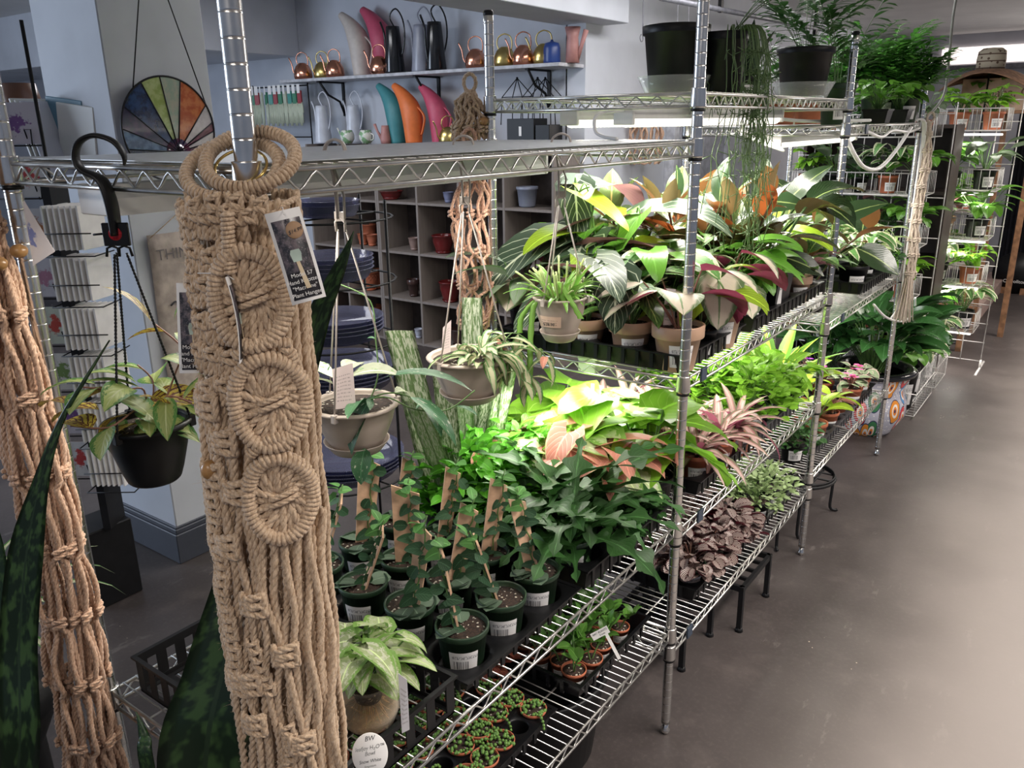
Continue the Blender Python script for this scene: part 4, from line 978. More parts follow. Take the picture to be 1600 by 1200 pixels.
def vines(b, specs):
    """specs: list of (points, leaf size, material index list) ; leaves alternate along the vine"""
    for P, L, Wd, mi, k, sh in specs:
        Q = smooth(P, 5); b.mi = 0; b.tube(Q, .0014, 5)
        for j in range(k):
            i = int((j+.6)/k*(len(Q)-2)); d = Q[i+1]-Q[i]; az = math.atan2(d.y, d.x)+(1 if j % 2 else -1)*rng.uniform(.5, 1.3); b.mi = mi[j % len(mi)]
            leaf(b, Q[i], az, rng.uniform(-.3, .6), L*rng.uniform(.75, 1.2), Wd*rng.uniform(.8, 1.2), rng.uniform(.5, 1.3), sh, .2, rng.uniform(-.5, .5), 0, rng)
# black pot with hoya
hx, hy = -.274, -.012
t, zb, zs = hanging('hanging_pot_plant', 'black hanging pot of yellow veined hoya on a black hook with red clip', hx, hy, 748, .058, .090, blackp, blackp, 1.6, 'bowl', False, beaded=True, rz=math.atan2(RD.y, RD.x), redclip=True, az0=.9)
b = MB(); f0 = Vector((0, 0, zs))
def lp(u, v, d): return atd(u, v, d)-Vector((hx, hy, zb))
dz0 = project((hx, hy, zb+.09))[2]
vines(b, [([f0, lp(215, 640, dz0-.03), lp(170, 668, dz0-.08), lp(110, 665, dz0-.1)], .062, .040, (2, 1), 5, 'ov'),
          ([f0+Vector((.02, 0, 0)), lp(275, 580, dz0), lp(285, 545, dz0), lp(240, 505, dz0)], .065, .030, (1, 1, 2), 6, 'ov'),
          ([f0, lp(225, 610, dz0-.02), lp(190, 610, dz0-.05), lp(130, 605, dz0-.07)], .075, .038, (1, 2, 1), 6, 'ov'),
          ([f0, lp(260, 620, dz0-.03), lp(300, 630, dz0-.02)], .07, .03, (1,), 4, 'ov'), ([f0, lp(240, 600, dz0), lp(215, 570, dz0)], .07, .045, (1,), 4, 'ov')])
for (u, v, az, el, L, Wd, mi) in ((236, 502, PI*1.17, 1.1, .085, .018, 2), (272, 500, .9, 1.2, .06, .02, 1), (190, 655, PI*1.0, -.7, .075, .035, 1), (240, 655, 3.6, .9, .07, .05, 1), (265, 640, 4.6, 1.1, .05, .032, 2), (155, 640, PI*1.2, .2, .075, .042, 2), (110, 632, PI*1.1, .3, .06, .032, 2), (250, 560, .3, .2, .07, .028, 1), (272, 520, .5, -.4, .07, .045, 1), (150, 600, PI*1.25, .3, .08, .03, 1), (215, 600, 4.2, .8, .07, .04, 1)):
    b.mi = mi; leaf(b, lp(u, v, dz0-.03), az, el, L, Wd, 1.1, 'ov', .2, .1, 0, rng)
obj('foliage', b.mesh('foliage', [stem_r, LM['hoya'], LM['hoyad']]), t)
# taupe pot half behind the jute column
x2, y2 = -.30, .40
t, zb, zs = hanging('hanging_pot_plant', 'taupe hanging pot of silvery hoya half hidden behind the big jute hanger', x2, y2, 703, .079, .082, greige, greigel, 1.6, 'bowl', True, rz=.2, az0=.9)
hx, hy = x2, y2; dz0 = project((x2, y2, zb+.09))[2]; b = MB(); f0 = Vector((0, 0, zs))
vines(b, [([f0+Vector((.03, 0, 0)), lp(590, 590, dz0), lp(587, 530, dz0), lp(578, 470, dz0), lp(528, 443, dz0)], .02, .006, (1,), 3, 'la'),
          ([f0, lp(600, 620, dz0-.05), lp(650, 640, dz0-.03), lp(700, 640, dz0), lp(742, 610, dz0)], .05, .016, (1,), 3, 'la'),
          ([f0, lp(600, 615, dz0-.04), lp(640, 620, dz0-.03), lp(680, 650, dz0)], .09, .03, (1, 2), 3, 'la')])
for (u, v, az, el, L, Wd, mi) in ((545, 590, .6, .45, .10, .055, 2), (520, 590, 3.4, .6, .09, .05, 2), (585, 618, 4.6, -.6, .12, .052, 1), (600, 590, .5, .3, .17, .030, 1), (520, 600, 4.4, .6, .08, .045, 2), (505, 585, 2.6, .4, .07, .035, 1), (570, 700, 5.2, -.6, .07, .04, 1), (640, 620, .2, -.3, .13, .032, 1), (540, 580, 2, .3, .08, .04, 2)):
    b.mi = mi; leaf(b, lp(u, v, dz0-.03), az, el, L, Wd, 1.0, 'ov', .2, .1, 0, rng)
obj('foliage', b.mesh('foliage', [stem_g, leafmat('dark_blotched_hoya_leaf', (.05, .14, .06), mottle=(.42, .46, .34), ms=7, mth=.60, trans=.2, rough=.35), leafmat('silvery_hoya_leaf', (.48, .52, .36), mottle=(.14, .28, .09), ms=7, mth=.58, trans=.25)]), t)
def card(label, corners, depth, m, parent=None, name='care_card'):
    P = [atd(*c, d) for c, d in zip(corners, depth)]; M = frame_M(P[3], P[2]-P[3], P[0]-P[3]); q = MB(); Q = [M.inverted() @ p for p in (P[3], P[2], P[1], P[0])]
    q.sheet([tuple(x) for x in Q]); o = obj(name, q.mesh(name, m)); o.matrix_world = M; tag(o, label, 'card'); return o
d = dz0-.05
card('pale pink printed care card in the half hidden taupe hanging pot', [(519, 577), (551, 567), (556, 636), (523, 640)], [d]*4, care_m)
# taupe pot with cream striped hoya
x3, y3 = -.30, .74
t, zb, zs = hanging('hanging_pot_plant', 'taupe hanging pot of cream striped trailing hoya in front of the pot cubbies', x3, y3, 624, .088, .088, greige, greigel, 1.6, 'bowl', True, rz=.5, az0=2.55)
b = MB(); hx, hy = x3, y3; rng = random.Random(4)
for i in range(46):
    a = rng.random()*2*PI; q = rng.random(); b.mi = 1+(rng.random() < .12); 
    leaf(b, (.06*q*cos(a)+.03, .06*q*sin(a), zs+.02*rng.random()), a, rng.uniform(0, .9), rng.uniform(.06, .11), rng.uniform(.014, .024), rng.uniform(1, 2.2), 'la', .35, rng.uniform(-.3, .3), 0, rng)
dz0 = project((x3, y3, zb+.09))[2]
for P in ([f0*0+Vector((.06, .03, zs)), lp(790, 530, dz0), lp(815, 570, dz0), lp(830, 590, dz0)], [Vector((.05, -.02, zs)), lp(780, 545, dz0-.03), lp(800, 575, dz0-.03), lp(822, 600, dz0-.03)], [Vector((.07, 0, zs)), lp(800, 520, dz0), lp(840, 545, dz0), lp(855, 560, dz0)]):
    b.mi = 0; Q = smooth(P, 4); b.tube(Q, .0014, 5)
    for i in range(1, len(Q), 1):
        b.mi = 1+(rng.random() < .1); leaf(b, Q[i], rng.random()*6.3, rng.uniform(-1.0, .4), rng.uniform(.05, .09), .018, 1.2, 'la', .35, 0, 0, rng)
obj('foliage', b.mesh('foliage', [stem_g, LM['hoyac'], LM['pinks']]), t)
card('pink printed plant tag in the hanging pot of cream striped hoya', [(692, 512), (705, 500), (704, 550), (690, 555)], [dz0-.05]*4, care_m, name='plant_tag')
# $28.99 pot
x4, y4 = -.20, .946
t, zb, zs = hanging('hanging_pot_plant', 'taupe hanging pot of spiky green cactus with a $28.99 label', x4, y4, 531, .060, .088, greige, greigel, 1.6, 'bell', True, rz=.4, az0=2.55)
b = MB(); hx, hy = x4, y4; dz0 = project((x4, y4, zb+.09))[2]; rng = random.Random(14)
for i in range(36):
    a = rng.random()*2*PI; q = rng.random(); b.mi = 1; leaf(b, (.04*q*cos(a), .04*q*sin(a), zs), a, rng.uniform(.3, 1.5), rng.uniform(.06, .12), .011, rng.uniform(.4, 1.6), 'st', .5, 0, .08, rng)
for i in range(26):
    a = rng.random()*2*PI; b.mi = 2; b.tube(arc((.03*cos(a), .03*sin(a), zs), a, rng.uniform(.8, 1.5), rng.uniform(.05, .11), rng.uniform(-.2, 1), 5), .0024, 5)
for P in ([Vector((-.04, -.01, zs)), lp(835, 470, dz0), lp(815, 495, dz0), lp(812, 520, dz0)], [Vector((-.03, -.03, zs)), lp(834, 478, dz0-.03), lp(829, 530, dz0-.03), lp(828, 600, dz0-.03)], [Vector((.03, -.03, zs)), lp(872, 440, dz0-.05), lp(892, 470, dz0-.06), lp(908, 498, dz0-.06)]):
    Q = smooth(P, 5); b.mi = 1
    blade(b, Q, [.012+.003*(i % 2) for i in range(len(Q))], RD); 
obj('foliage', b.mesh('foliage', [stem_g, LM['cact'], mat('pale_spiny_stem', (.36, .45, .16), .6)]), t)
P = [atd(842, 475, dz0-.068), atd(868, 478, dz0-.068), atd(869, 495, dz0-.066), atd(842, 492, dz0-.066)]
M = frame_M(P[3], P[2]-P[3], P[0]-P[3]); Mi = M.inverted()
q = MB(); R_ = .060*.905; zc = zb+.014+.088*.60
ang0 = math.atan2(CAM.y-y4, CAM.x-x4)-.45
V = []; U = []; F = []
for i in range(9):
    a = ang0-.55+1.05*i/8
    for z, v, rr in ((.040, 0, .0515), (.066, 1, .0575)): V.append((cos(a)*rr, sin(a)*rr, z)); U.append((i/8, v))
for i in range(8): F.append((i*2, i*2+2, i*2+3, i*2+1))
q.add(V, F, U); lb_ = obj('price_label', q.mesh('price_label', lines_mat('pink_price_label', (.62, .44, .34), n=5)), t)
a = ang0-.02; M = frame_M((cos(a)*.0545, sin(a)*.0545, .0475), (-sin(a), cos(a), 0), (cos(a)*.2, sin(a)*.2, 1)); o = obj('lettering', text_mesh('lettering', '$28.99', .0105, ink_m), lb_); o.matrix_local = M
# ------------------------------------------------------------ middle shelf of the near unit: staked shingle plants
Z3 = .6535; COLW = ['next to the aisle', 'second from the aisle', 'third from the aisle', 'fourth from the aisle']
tray('black nursery tray with round holes holding the staked shingle plants', -.545, -.018, .362, .738, Z3, .034, (4, 3))
stakes = {(0, 0): (688, 850, .30, .020), (0, 1): (742, 838, .25, .020), (0, 2): (806, 775, .9, .026), (1, 0): (664, 818, .9, .026), (1, 1): (735, 785, .95, .030), (1, 2): (781, 746, .9, .032),
          (2, 0): (600, 822, .35, .026), (2, 1): (633, 758, 1, .044), (2, 2): (709, 728, .9, .028), (3, 0): (536, 770, .3, .020), (3, 1): (578, 712, .95, .036), (3, 2): (640, 714, .9, .026)}
AR = math.atan2(RD.y, RD.x); rng = random.Random(77)
for i in range(4):
    for j in range(3):
        x, y = -.082-.1317*i, .428+.1225*j; z = Z3+.004; u, v, fac, wd = stakes[(i, j)]
        t = thing('staked_shingle_plant', 'vine on a %s cedar stake, green pot %s, %s row' % ('thin leaning' if fac < .5 else 'flat wide' if wd > .031 else 'flat', COLW[i], ('front', 'middle', 'back')[j]), 'plant', (x, y, z), 0, 'staked shingle plants in the black tray')
        P, S, Lb = pot_meshes('nursery', .051, .088, greenp); p = obj('pot', P, t); obj('soil', S, t); obj('price_label', Lb, p, rot=(0, 0, rng.uniform(.45, .8)))
        dp = project((x, y, z+.14))[2]; top = atd(u, v, dp-.03)-Vector((x, y, z)); bot = Vector((rng.uniform(-.01, .01), rng.uniform(-.01, .01), .06)); 
        top = bot + (top-bot)*min(1, .27/(top-bot).length); ax = (top-bot).normalized()
        wdir = (RD*fac + FD*(1-fac**2)**.5) if fac < .5 else (RD*fac+FD*(-(1-fac**2)**.5)*(1 if j else -1)); wdir = (wdir-ax*wdir.dot(ax)).normalized(); nd = wdir.cross(ax)
        if nd.dot(FD) < 0: wdir = -wdir; nd = -nd
        M = Matrix(((wdir.x, nd.x, ax.x, bot.x), (wdir.y, nd.y, ax.y, bot.y), (wdir.z, nd.z, ax.z, bot.z), (0, 0, 0, 1))); L = (top-bot).length
        b = MB(); h2 = wd*.68; V = [(-h2*.75, -.002, -.03), (h2*.75, -.002, -.03), (h2, -.002, L*.9), (-h2, -.002, L), (-h2*.75, .002, -.03), (h2*.75, .002, -.03), (h2, .002, L*.9), (-h2, .002, L)]
        b.add([tuple(M @ Vector(q)) for q in V], [(0, 1, 2, 3), (7, 6, 5, 4), (0, 4, 5, 1), (1, 5, 6, 2), (2, 6, 7, 3), (3, 7, 4, 0)], None, True); obj('cedar_stake', b.mesh('stake', woodm), t)
        b = MB(); vine = [M @ Vector((wd*.22+.004*sin(k*1.7), .006, L*k/10)) for k in range(12)]; b.tube(vine, .0016, 5); n = 6
        for k in range(n*2-1):
            f = k/(n*2-1); q = M @ Vector((wd*.22+.004*(1 if k % 2 else -1)+rng.uniform(-.004, .004), .007+.005*rng.random(), L*(.03+1.0*f)+rng.uniform(-.006, .006))); sg = 1 if k % 2 else -1; s = .029*(1-.1*f)*rng.uniform(.75, 1.25)
            b.mi = 1 if f < .86 else 2
            az = AR if sg > 0 else AR+PI; leaf(b, q, az+rng.uniform(-.25, .25), rng.uniform(-.9, .3), s, s*.80, .4, 'he' if k % 3 else 'rd', .15, sg*(PI/2-rng.uniform(.15, .55)), 0, rng)
        for k in range(3): b.mi = 2; leaf(b, M @ Vector((0, .012, L*(1.0+.03*k))), rng.random()*6.3, rng.uniform(0, .9), .032, .024, .6, 'ov', .15, .3, 0, rng)
        for k in range(3): b.mi = 3; a = rng.random()*6.3; leaf(b, (.014*cos(a), .014*sin(a), .082), a, .25, .046, .040, .6, 'rd', .1, .2, 0, rng)
        obj('foliage', b.mesh('foliage', [stem_g, LM['shing'], LM['shingn'], LM['shinggrey']]), t)
# speckled whale fin snake plants
rng = random.Random(5)
def whale(label, x, y, blades, r=.062):
    t = thing('whale_fin_snake_plant', label, 'plant', (x, y, Z3)); P, S, Lb = pot_meshes('nursery', r, .115, blackp); obj('pot', P, t); obj('soil', S, t); b = MB()
    for (u, v, w_, d, bx, by) in blades:
        tip = atd(u, v, d)-Vector((x, y, Z3)); base = Vector((bx, by, .09)); C = [base, base.lerp(tip, .33)+Vector((0, 0, .012)), base.lerp(tip, .66)+Vector((0, 0, .008)), tip]
        blade(b, smooth(C, 5), [w_*q for q in smv([.80, 1.0, 1.0, .92], 5)], RD*.95+FD*rng.uniform(-.25, .25), .15)
    obj('foliage', b.mesh('blades', [LM['speck']]), t); return t
whale('speckled whale fin snake plant with a blunt upright leaf behind the staked tray', -.46, .82, [(624, 516, .072, 1.85, -.015, .0), (648, 625, .050, 1.83, .0, .02), (692, 585, .052, 1.87, .03, .01)])
whale('speckled whale fin snake plant behind the taupe pot of striped hoya', -.50, 1.00, [(738, 465, .060, 2.12, -.01, 0), (722, 600, .046, 2.05, -.03, .0), (772, 588, .055, 2.06, .0, .02), (794, 575, .05, 2.06, .03, .01)])
plant('stripy', -.40, 1.09, Z3, 'small yellow striped upright plant among the speckled snake plants', .8, 1.0)
# ruffled ferns, kangaroo ferns, syngoniums
tray('black nursery tray under the kangaroo ferns near the second post', -.36, -.018, .775, 1.165, Z3, .058, (3, 3))
for i, (x, y, s, w_) in enumerate(((-.40, .86, 1.1, 'bright green ruffled fern beside the speckled snake plants'), (-.37, 1.0, 1.05, 'bright green ruffled fern behind the kangaroo ferns'), (-.31, .86, .85, 'smaller ruffled fern between the stakes and the kangaroo ferns'))): plant('crispy', x, y, Z3+.004, w_, s, group='ruffled ferns')
for i, (x, y, s, w_) in enumerate(((-.10, .84, 1.0, 'kangaroo fern in a green pot at the aisle corner of its tray'), (-.215, .85, 1.05, 'kangaroo fern with pale lobed leaves beside the last cedar stake'), (-.155, .97, 1.1, 'tall kangaroo fern in the middle of its tray'), (-.26, .99, .9, 'kangaroo fern under the pink syngonium leaves'))): plant('kangaroo', x, y, Z3+.004, w_, s, group='kangaroo ferns')
plant('smallgreen', -.052, .985, Z3+.004, 'small plant in a black pot with a white label behind the corner kangaroo fern', .55)
plant('smallgreen', -.060, 1.09, Z3+.004, 'small plant in a black pot with white label next to the second post', .6)
for x, y, s, w_ in ((-.25, 1.08, 1.15, 'pink syngonium with rosy leaves in front of the glowing leaves'), (-.13, 1.08, 1.0, 'pink syngonium with pale leaves next to the kangaroo ferns'), (-.36, 1.06, 1.0, 'pink syngonium beside the ruffled ferns')): plant('pinksyn', x, y, Z3+.004, w_, s, group='pink syngoniums')
for x, y, s, w_ in ((-.44, 1.12, 1.15, 'big bright green serrated leaves beneath the $28.99 pot'), (-.30, 1.13, 1.05, 'bright green broad leaved plant behind the pink syngoniums')): plant('bigleaf', x, y, Z3, w_, s*.85, group='broad bright green leaves')
# crates and glass bowls at the near end
def crate(label, x0, x1, y0, y1, z, h):
    t = thing('plastic_crate', label, 'crate', ((x0+x1)/2, (y0+y1)/2, z)); W2, D2 = (x1-x0)/2, (y1-y0)/2; b = MB(); k = .0022
    for zz, hh in ((0, .012), (h-.016, .016)):
        b.box(-W2, W2, -D2, -D2+k, zz, zz+hh); b.box(-W2, W2, D2-k, D2, zz, zz+hh); b.box(-W2, -W2+k, -D2, D2, zz, zz+hh); b.box(W2-k, W2, -D2, D2, zz, zz+hh)
    b.box(-W2-.006, W2+.006, -D2-.006, -D2, h-.004, h); b.box(-W2-.006, W2+.006, D2, D2+.006, h-.004, h); b.box(-W2-.006, -W2, -D2, D2, h-.004, h); b.box(W2, W2+.006, -D2, D2, h-.004, h)
    for s in (-1, 1):
        for j in range(7): x = -W2+(2*W2-.02)*j/6; b.box(x, x+.02, s*D2-k/2, s*D2+k/2, .01, h-.01)
        for j in range(6): y = -D2+(2*D2-.02)*j/5; b.box(s*W2-k/2, s*W2+k/2, y, y+.02, .01, h-.01)
    for j in range(5): x = -W2+(2*W2-.01)*j/4; b.box(x, x+.01, -D2, D2, .0, .003)
    for j in range(5): y = -D2+(2*D2-.01)*j/4; b.box(-W2, W2, y, y+.01, .001, .0035)
    obj('crate_body', b.mesh('crate', blackp), t); return t
crate('black slotted plastic crate beside the glass bowl of syngonium', -.235, -.012, .045, .318, Z3, .075)
crate('black slotted plastic crate at the corner of the near shelf behind the snake plant', -.52, -.265, .03, .24, Z3, .075)
def glass_bowl(label, x, y, R, m, wm, foliage=None, s=1):
    t = thing('glass_bowl_plant', label, 'plant', (x, y, Z3+.004)); b = MB(); pr = [(R*.55, 0), (R*.85, R*.12), (R, R*.55), (R*.98, R*.8), (R*.78, R*1.22), (R*.66, R*1.38), (R*.68, R*1.5), (R*.75, R*1.56), (R*.73, R*1.57), (R*.64, R*1.5), (R*.62, R*1.38), (R*.74, R*1.2), (R*.95, R*.8), (R*.96, R*.5), (R*.8, R*.16), (R*.4, R*.05)]
    b.lathe(pr, 28); obj('glass_bowl', b.mesh('bowl', m), t); wb = MB().lathe([(R*.4, R*.08), (R*.8, R*.2), (R*.93, R*.5), (R*.93, R*.78), (.001, R*.80)], 24); obj('water', wb.mesh('water', wm), t)
    rb = MB(); rg = random.Random(3)
    for k in range(40): a = rg.random()*6.3; rb.tube(arc((.01*cos(a), .01*sin(a), R*1.2), a, -1.2, R*rg.uniform(.6, 1.1), rg.uniform(-1.2, .5), 5), .0008, 4, cap=False)
    obj('roots', rb.mesh('roots', mat('pale_roots', (.55, .42, .28), .7)), t)
    obj('growing_cup', MB().lathe([(R*.42, R*.9), (R*.60, R*1.48), (.001, R*1.46)], 20).mesh('cup', soil_m), t)
    return t
amber = glass('amber_glass', (.965, .90, .80), .03, .06); water = glass('tea_water', (.96, .88, .76), .02, .05); clearg = glass('clear_glass', (.93, .94, .95), .03, .12)
bx, by = at(592, 1095, z=.70).x, .20
t = glass_bowl('white syngonium growing in an amber glass bowl with a round white tag', -.115, .215, .052, amber, water)
obj('foliage', foliage_mesh('whitesyn', 1, petioled(26, (.05, .10), .062, .050, 'ar', lel=0, el=(50, 88)), [stem_g, LM['wsyn']]), t, (0, 0, .075), (0, 0, 2))
t = glass_bowl('small clear glass bowl with a pale pink leaf in the corner crate', -.35, .15, .045, clearg, glass('clear_water', (.9, .9, .92), .02, .06))
b = MB(); leaf(b, (0, 0, .07), 2.9, .8, .12, .055, .9, 'ar', .2, .1, 0, rng); leaf(b, (0, 0, .07), 1.6, 1.0, .09, .05, .9, 'ar', .2, .1, 0, rng); leaf(b, (0, 0, .07), 4.2, .5, .09, .045, .9, 'ar', .2, .1, 0, rng)
obj('foliage', b.mesh('leaves', [leafmat('pale_pink_leaf', (.62, .46, .38), edge=(.25, .34, .12), ew=.7, ewob=.5, trans=.3)]), t)
# oval tag of the bowl plant
C_ = atd(578, 1178, 1.055); M = frame_M(C_, _r*cos(-.05)+_u*.10-_f*.1, _u+_f*.25); t = thing('round_plant_tag', 'white oval plant tag with grey lettering below the amber bowl', 'tag'); t.matrix_world = M
disc = MB().lathe([(.0001, .0006), (.0235, .0006), (.024, 0), (.0001, 0)], 36); obj('card', disc.mesh('disc', paper), t, s=(1.0, 1.08, 1)); gi = mat('grey_ink', (.20, .20, .19), .6)
obj('stake', MB().box(-.006, .006, -.07, -.02, -.0004, .0004).mesh('stake', paper), t)
for s, y, sz, sh, m_ in (('BW', .0185, .0085, .25, ink_m), ('leafjoy H\u2082O\u2122', .0075, .0068, .25, gi), ('Bowl', .0005, .0068, .25, gi), ('Snow White', -.0085, .0058, .25, ink_m), ('Syngonium', -.0145, .0036, .25, gi)):
    obj('lettering', text_mesh('lettering', s, sz, m_, sh), t, (0, y, .0007), (0, 0, .30 if 0 else .12))
card('thin white plant stake tag leaning in the slotted crate beside the amber bowl', [(622, 1052), (636, 1062), (640, 1140), (628, 1146)], [1.17, 1.17, 1.185, 1.185], lines_mat('stake_print', (.62, .62, .66)), name='plant_tag')

# ------------------------------------------------------------ lowest shelf of the near unit
Z4 = .3385; trb = mat('black_tray_gloss', (.006, .006, .007), .25)
tray('black gloss tray holding the ant plants on the lowest shelf', -.40, -.045, .80, 1.14, Z4, .048, (0, 0), m=trb)
ants = [(-.085, .835), (-.135, .855), (-.19, .845), (-.245, .86), (-.075, .90), (-.13, .915), (-.185, .91), (-.24, .92), (-.085, .965), (-.14, .98), (-.195, .975), (-.085, 1.06), (-.13, 1.045), (-.19, 1.04), (-.30, .90), (-.30, .97), (-.25, .99)]
wd_ = ['corner', 'second', 'third', 'fourth', 'fifth', 'sixth', 'seventh', 'eighth', 'ninth', 'tenth', 'eleventh', 'twelfth', 'thirteenth', 'fourteenth', 'fifteenth', 'sixteenth', 'seventeenth', 'eighteenth', 'nineteenth', 'twentieth', 'twenty first', 'twenty second', 'twenty third', 'twenty fourth']
def where(k, x, y, xs, ys):
    rows = sorted(set(ys)); return ''
for k, (x, y) in enumerate(ants): plant('ant', x, y, Z4+.005, 'ant plant in tiny terracotta pot, %s from its tray corner by the aisle' % wd_[k], rng.uniform(.95, 1.15), group='ant plants in the gloss tray')
P0 = atd(938, 990, 1.93)
t = thing('plant_sign', 'small white plastic sign reading ANT PLANTS among the little pots', 'sign', tuple(P0)); t.matrix_world = frame_M(P0, _r*.85+_u*.45, _u*.85-_r*.45)
obj('sign_plate', MB().box(-.022, .022, -.008, .010, -.0006, 0, c=0).mesh('plate', paper), t); obj('lettering', text_mesh('lettering', 'ANT PLANTS', .0066, ink_m), t, (0, .004, .0003)); obj('lettering', text_mesh('lettering', '2 inch', .006, ink_m), t, (.004, -.003, .0003)); obj('sign_stake', MB().box(.008, .016, -.075, -.008, -.0008, -.0002).mesh('st', paper), t)
tray('black tray of round cells holding the string of pearls pots', -.44, -.055, .28, .70, Z4, .045, (6, 7), cell_r=.8)
pearl_m = leafmat('pearl_bead_green', (.14, .27, .06), nv=1, trans=.1, rough=.35)
PV = []
for sd in range(3):
    b = MB(); rg = random.Random(sd)
    for k in range(44):
        a = rg.random()*6.3; q = .030*rg.random()**.5; b.ball((q*cos(a), q*sin(a), .003+.012*rg.random()*(1-q/.032)), rg.uniform(.003, .0046), 7, 5)
    for k in range(2):
        a = rg.random()*6.3; P = arc((.025*cos(a), .025*sin(a), .006), a, .3, .04, 2.2, 5); b.tube(P, .0007, 4)
        for p_ in P[1:]: b.ball(tuple(p_), .0038, 6, 4)
    PV.append(b.mesh('pearls', pearl_m))
pp_ = [(x, y) for y in (.31, .37, .43, .49, .55, .61, .67) for x in (-.087, -.151, -.215, -.280, -.343)]
miss = {(-.151, .43), (-.087, .61), (-.28, .31), (-.215, .61), (-.087, .37)}; k = 0
rg = random.Random(31)
for (x, y) in pp_:
    if (x, y) in miss: continue
    row = {.31: 'first', .37: 'second', .43: 'third', .49: 'fourth', .55: 'fifth', .61: 'sixth', .67: 'seventh'}[y]; col = {-.087: 'next to the aisle', -.151: 'second from the aisle', -.215: 'third from the aisle', -.280: 'fourth from the aisle', -.343: 'fifth from the aisle'}[x]
    t = thing('string_of_pearls_plant', 'string of pearls in tiny terracotta pot, %s row, %s' % (row, col), 'plant', (x+rg.uniform(-.003, .003), y, Z4+.006), 0, 'string of pearls pots', s=1.0)
    P, S, Lb = pot_meshes('nursery', .030, .046, terra); p = obj('pot', P, t); obj('soil', S, t); obj('foliage', PV[k % 3], t, (0, 0, .041), (0, 0, k*1.3)); k += 1
    if k % 3 == 0: obj('price_label', Lb, p, rot=(0, 0, .6))
tray('black tray holding red leaved seedlings near the glossy ant plant tray', -.42, -.24, .70, .79, Z4, .03, (0, 0))
for k, (x, y) in enumerate(((-.27, .745), (-.33, .745), (-.39, .745))): plant('redleaf', x, y, Z4+.004, 'red orange leaved seedling in a tiny pot, ' + ('nearest the aisle', 'in the middle of three', 'farthest from the aisle')[k], 1.2, group='red leaved seedlings')
for k, (x, y) in enumerate(((-.50, .85), (-.48, .98), (-.50, 1.1), (-.42, 1.06))): plant('fittonia', x, y, Z4, 'pale green bushy plant on the lowest near shelf, ' + ('nearest the pearls', 'behind the ant plants', 'in the back corner', 'beside the back corner one')[k], 1, group='pale bushy plants seen through the wires')

# ------------------------------------------------------------ middle unit: brightly lit shelf
Z2 = 1.045
tray('black nursery tray with taupe and beige pots at the bright shelf end', -.56, -.012, 1.205, 1.60, Z2, .05, (4, 3), cell_r=.95)
tray('black nursery tray at the far end of the bright shelf under square black pots', -.56, -.015, 1.70, 2.36, Z2, .05, (4, 5), cell_r=.95)
for a in (
 ('silver', -.52, 1.28, 'silvery leaved plant in a beige pot beside the back post', 1.05), ('rosy', -.56, 1.36, 'maroon backed calathea leaf above the back corner beige pot', 1.1),
 ('alocasia', -.315, 1.255, 'white veined dark alocasia in a beige pot right of the $28.99 pot', 1.0), ('calathea', -.185, 1.262, 'striped bright calathea in a beige pot in the front row', 1.08),
 ('rosy', -.050, 1.255, 'calathea with a magenta backed leaf in the beige pot behind the second post', 1.1), ('rosy', -.055, 1.52, 'large cream and rose painted calathea leaning over the tray edge', 1.2),
 ('alocasia', -.43, 1.40, 'tall grey veined alocasia behind the $28.99 pot', 1.45), ('neon', -.36, 1.42, 'neon yellow green leaved philodendron glowing under the light', 1.25), ('heart', -.27, 1.40, 'heart leaved green philodendron behind the striped calathea', 1.15),
 ('variegated', -.15, 1.40, 'cream edged philodendron behind the magenta backed calathea', 1.15), ('heart', -.48, 1.52, 'glossy heart leaf plant at the back of the bright tray', 1.2), ('variegated', -.32, 1.54, 'cream edged leaves in the third row of the bright tray', 1.25),
 ('calathea', -.17, 1.53, 'striped calathea in the third row of the bright tray', 1.1), ('neon', -.05, 1.40, 'yellow green leaf plant just left of the second post', .8),
 ('rubber', -.40, 1.66, 'rubber plant with rusty leaf backs behind the heart leaves', 1.0), ('rusty', -.26, 1.72, 'orange tinged rubber plant under the upper grow light', 1.15), ('heart', -.12, 1.68, 'dark heart leaf plant beside the painted calathea', 1.1),
 ('heart', -.06, 1.76, 'trailing green philodendron at the aisle edge of the bright shelf', .9), ('rusty', -.12, 1.86, 'rust backed rubber plant with an orange young leaf', 1.15), ('rubber', -.28, 1.90, 'big leaved rubber plant in the middle of the bright shelf', 1.1),
 ('silverveins', -.42, 1.88, 'silvery long leaf plant at the back of the bright shelf', 1.1), ('lime', -.50, 1.70, 'lime pothos at the back of the bright shelf', 1.2),
 ('darkrubber', -.085, 1.955, 'dark glossy broad leaf plant in a square black pot at the shelf edge', 1.15), ('darkrubber', -.16, 2.12, 'second dark glossy broad leaf plant in a square black pot', 1.15),
 ('rusty', -.30, 2.10, 'rubber plant with orange undersides before the third post', 1.05), ('calathea', -.055, 2.21, 'plant in a beige pot with a white label before the third post', .9), ('neon', -.20, 2.28, 'bright yellow green plant behind the third post', 1.0), ('silverveins', -.35, 2.28, 'silver leaf plant next to the bright yellow one', 1.0), ('smallgreen', -.48, 2.1, 'small dark bushy plant at the far back of the bright shelf', 1.4)): plant(a[0], a[1], a[2], Z2, *a[3:])
card('white arched plant tag with dark lettering standing in the aisle side beige pot', [(1131, 458), (1150, 458), (1147, 510), (1133, 510)], [2.26]*4, tagtxt_m, name='plant_tag')
card('tall white plant tag in front of the magenta backed calathea', [(1040, 450), (1056, 452), (1054, 512), (1036, 510)], [2.06]*4, tagtxt_m, name='plant_tag')
card('white plant tag in the beige pot beside the back post', [(812, 440), (826, 440), (826, 478), (811, 476)], [2.28]*4, care_m, name='plant_tag')
